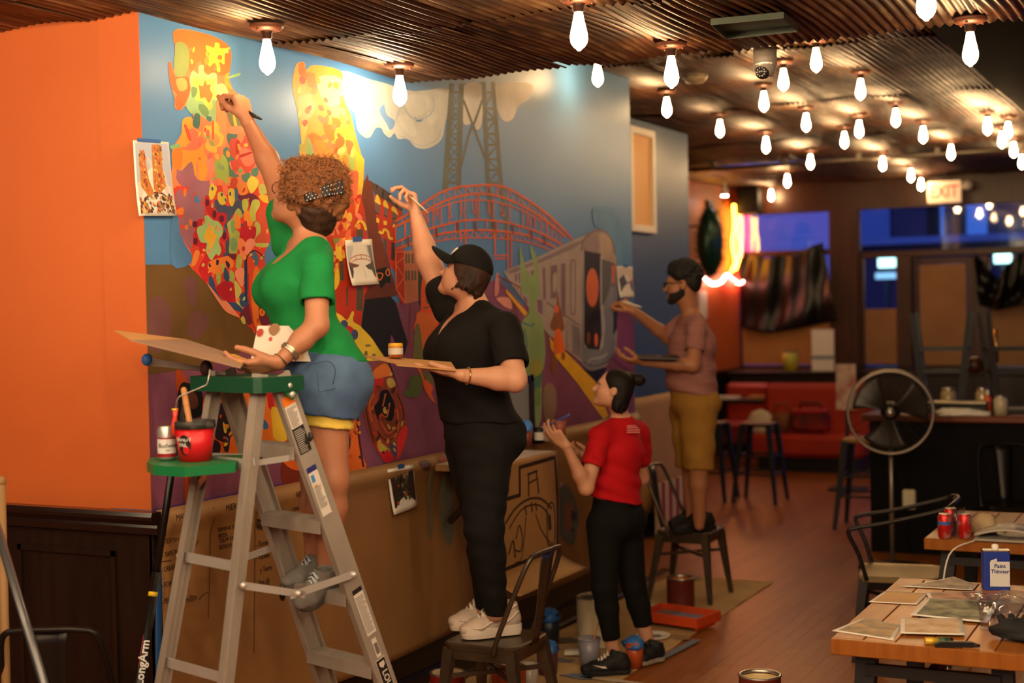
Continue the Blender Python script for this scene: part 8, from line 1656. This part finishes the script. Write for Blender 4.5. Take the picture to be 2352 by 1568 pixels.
m_lg2 = fabric('black_leggings', (15, 14, 15), (12, 11, 12), 50); lg_ = [torso[0]] + torso[5:7] + limb(hpL, knL, anL, (.092, .060, .056, .038)) + limb(hpR, knR, anR, (.092, .060, .056, .038)); lo, hi = span(lg_, .04); F = Field(lo, hi, .008).add(lg_, .005); F.cut(J(1412, 1135, 7.5), V3(0, 1, 0)); F.cut(J(1405, 1468, 7.5), V3(.18, -1, 0)); np_build([F.mesh()], 'leggings', m_lg2, r_)
m_bs = mat('black_knit_shoe', (16, 15, 16), .7); m_wsl = mat('white_black_sole', (150, 140, 130), .6)
shoe(r_, at_z(1446, 1544, .013), at_z(1336, 1548, .013), V3(0, 1, 0), 1.0, m_bs, m_bs, m_wl, .9, True, -1); shoe(r_, at_z(1520, 1514, .013), at_z(1452, 1528, .013), V3(0, 1, 0), 1.0, m_bs, m_wsl, m_bs, .9)
ha = [hd.e(-.022, 0, .035, (.104, .088, .095)), hd.e(-.065, 0, -.03, (.055, .078, .07), .03), hd.e(-.062, .0, -.09, (.05, .074, .05), .03), E(J(1468, 872, 7.52), (.036, .034, .034), I3, .01), E(J(1447, 866, 7.52), (.03, .03, .03), I3, .02)]; rr = random.Random(3)
for _ in range(90):
    a_, z = rr.uniform(-2.0, 2.0), rr.uniform(-.09, -.03); p = hd.p(-.045-.06*math.cos(a_), .078*math.sin(a_), z); ha.append(C(p, p - hd.u*rr.uniform(.02, .05), .008, .004, .008))
lo, hi = span(ha, .02); F = Field(lo, hi, .0055).add(ha); F.add([hd.e(.100, 0, -.035, (.092, .12, .092), .01), hd.e(.03, .10, -.045, (.035, .04, .04), .01)], sub=True); np_build([F.mesh()], 'hair', mat('black_brown_hair', (26, 17, 14), .6, spec=.25, col2=(18, 12, 10), nscale=20, bump=.4, bscale=70), r_, 0)
for z, w in ((.016, .05), (.006, .06), (-.006, .07), (-.018, .07)): local(MB().bar(J(1440, 985, 7.405)+up*z, J(1440, 985, 7.405)+up*z+V3(1, 0, .42)*w, .006, .002, V3(0, 0, 1)), r_).build('shirt_print', mat('faded_white_print', (206, 120, 116), .7), ro)
cup_p = J(1286, 985, 7.23); cu = thing('paint_cup', 'small brown cup with blue tape in the hand of the woman in red', 'paint cup', cup_p-up*.03); MB().lathe([(0, 0), (.028, 0), (.034, .075), (.031, .075), (.026, .02), (0, .02)], n=20).build('cup', mat('brown_cup', (140, 74, 60), .5), cu); MB().grid(lambda u, v: Vector(V3((u-.5)*.10, .05+.05*u+.01*v, (v-.5)*.05)), 6, 4).build('tape_flap', mat('blue_violet_tape', (66, 80, 160), .5), cu, solid=.002)
# ------------------------------------------------------------------ man on the second chair
mn = person('bearded man in a mauve t-shirt and khaki shorts standing on a chair', Vector((cmc.x, cmc.y, .455)))
hd = Head(J(1567, 652, 9.16), V3(-.97, -.04, .22), V3(-.02, .99, 0), 1.0); latM = V3(.20, 0, -.98).normalized(); fw = V3(-.98, 0, -.2).normalized()
nk0, nk1 = J(1590, 728, 9.18), J(1580, 695, 9.17); chest, waist, pelv = J(1590, 790, 9.18), J(1588, 860, 9.18), J(1590, 920, 9.18)
shL, elL, wrL = J(1600, 755, 9.00), J(1592, 838, 8.92), J(1478, 830, 8.90); shR, elR, wrR = J(1568, 748, 9.36), J(1536, 776, 9.38), J(1456, 714, 9.22)
hpL, knL, anL = J(1602, 945, 9.08), J(1604, 1075, 9.06), J(1606, 1188, 9.10); hpR, knR, anR = J(1580, 945, 9.28), J(1588, 1075, 9.28), J(1590, 1185, 9.28)
torso = trunk(pelv, waist, chest, nk0, shL, shR, latM, .128, .122, .125, 1.25, 1.3, 1.45) + [E(pelv-fw*.06-up*.02+latM*q*.07, (.095,)*3, I3, .05) for q in (-1, 1)] + [E(waist+fw*.04, (.10, .12, .12), I3, .06)]
AR_ = (.052, .045, .042, .028); LG = (.095, .062, .058, .038); arms = limb(shL, elL, wrL, AR_) + limb(shR, elR, wrR, AR_); legs = limb(hpL, knL, anL, LG) + limb(hpR, knR, anR, LG) + [C(anL, anL-up*.05, .036, .034), C(anR, anR-up*.05, .036, .034)]
neck = [C(nk0, nk1, .058, .057, .03), C(nk1, hd.p(-.02, 0, -.03), .056, .06, .03)]
h1 = hand_prims(wrL, V3(-.98, .05, .05), V3(0, .9, .3), -1, (24, 26, 28, 32), 1.1, (.75, .4, .6), .3) + [C(wrL.lerp(elL, .2), wrL, .024, .026, .015)]; h2 = hand_prims(wrR, V3(-.75, .62, .1), V3(-.5, -.5, .7), 1, (50, 55, 62, 66), 1.1, (.8, .3, .5), .4) + [C(wrR.lerp(elR, .2), wrR, .024, .026, .015)]
build_body(mn, neck+torso+arms+legs, [h1, h2], hd, sk4); face_bits(mn, hd, mat('lip_tan', (140, 80, 64), .5), mat('brow_black', (18, 13, 11), .7), (1, -1))
m_mv = mat('mauve_striped_jersey', (158, 106, 98), .85, col2=(144, 94, 88), nscale=10, stretch=(.2, .2, 12), bump=.1, bscale=200); sh_ = torso + [C(shR, shR.lerp(elR, .6), .062, .066, .03), C(pelv+up*.02, waist, .135, .130, .04, latM, 1.25)]
lo, hi = span(sh_, .04); F = Field(lo, hi, .008).add(sh_, .012); F.cut(J(1588, 902, 9.1), V3(-.12, -1, 0)); F.add([E(nk0+fw*.03+up*.05, (.07, .075, .062), I3, .01)], sub=True); F.wave(lambda X, Y, Z: .005*np.sin(Z*60+X*20+Y*12)*np.clip((1.75-Z)/.25, 0, 1)); np_build([F.mesh(), sleeve(shL, elL, .62, .062, .066, .05)], 't_shirt', m_mv, mn)
m_kh = fabric('khaki_cotton', (160, 118, 50), (146, 104, 42)); pr = [torso[0]] + torso[5:7] + [C(hpL, knL, .108, .088, .04), C(hpR, knR, .108, .088, .04)]; lo, hi = span(pr, .04); F = Field(lo, hi, .008).add(pr, .012); F.cut(J(1590, 882, 9.1), V3(0, 1, 0)); F.cut(J(1595, 1076, 9.1), V3(.05, -1, 0)); F.wave(lambda X, Y, Z: .005*np.sin(Z*38+Y*22+X*10)); np_build([F.mesh()], 'shorts', m_kh, mn)
shoe(mn, at_z(1640, 1214, .457), at_z(1545, 1224, .457), V3(0, 1, 0), 1.1, m_bs, m_bs, m_bs, 1.0); shoe(mn, at_z(1620, 1202, .457), at_z(1538, 1212, .457), V3(0, 1, 0), 1.1, m_bs, m_bs, m_bs, 1.0)
ha = [hd.e(-.022, 0, .055, (.108, .090, .095)), hd.e(-.075, 0, .0, (.05, .075, .06), .03), hd.e(.02, 0, .11, (.07, .07, .05), .03)]; rr = random.Random(13)
for _ in range(260):
    a_, e_ = rr.uniform(0, 6.28), rr.uniform(-.2, 1.5); ha.append(E(hd.p(-.022+.108*math.cos(a_)*math.cos(e_), .090*math.sin(a_)*math.cos(e_), .055+.10*math.sin(e_)), (rr.uniform(.009, .016),)*3, I3, .006))
lo, hi = span(ha, .02); F = Field(lo, hi, .006).add(ha); F.add([hd.e(.105, 0, -.03, (.09, .11, .095), .01), hd.e(.0, .10, -.02, (.035, .04, .04), .01)], sub=True); np_build([F.mesh()], 'hair', mat('black_curly_hair', (17, 13, 12), .7, bump=.5, bscale=100), mn, 0)
be_ = [hd.cn((.0, .045, -.055), (.06, .03, -.095), .025, .02, .02), hd.cn((.0, -.045, -.055), (.06, -.03, -.095), .025, .02, .02), hd.e(.072, 0, -.106, (.026, .034, .022), .02), hd.cn((-.01, .06, -.02), (.0, .052, -.06), .016, .02, .01), hd.e(.035, .042, -.07, (.045, .022, .032), .02), hd.e(.035, -.042, -.07, (.045, .022, .032), .02), hd.e(.088, 0, -.052, (.012, .022, .006), .01)]; lo, hi = span(be_, .02); F = Field(lo, hi, .005).add(be_, .003); np_build([F.mesh()], 'beard', mat('black_beard', (24, 17, 14), .8, bump=.5, bscale=160), mn)
m_bg = mat('black_glasses', (14, 13, 13), .3)
for q in (1, -1): local(MB().tube([hd.p(.110, q*.034 + .027*math.cos(k*.4), -.002 + .019*math.sin(k*.4)) for k in range(16)], .0032, 6, closed=True), mn).build('glasses_rim', m_bg, mn)
local(MB().tube([hd.p(.108, .062, .006), hd.p(.04, .080, .006), hd.p(-.012, .087, .006)], .0035, 6), mn).build('glasses_temple', m_bg, mn)
brush('white handled brush in the hand of the bearded man', J(1416, 688, 9.24), J(1474, 705, 9.14), .005, m_white, mat('dark_bristle', (50, 36, 34), .6), .16)
T_ = [J(1462, 818, 8.96), J(1468, 824, 8.76), J(1562, 826, 8.74), J(1556, 818, 8.96)]; pp = thing('dark_palette', 'dark flat palette balanced on the man\'s forearm', 'palette', (T_[0]+T_[2])/2); local(MB().plate(T_, up*.010), pp).build('board', mat('dark_palette_board', (44, 30, 26), .5), pp); local(MB().ball((T_[0]+T_[2])/2+up*.012, (.03, .02, .004)), pp).build('paint_dab', m_bluep, pp)
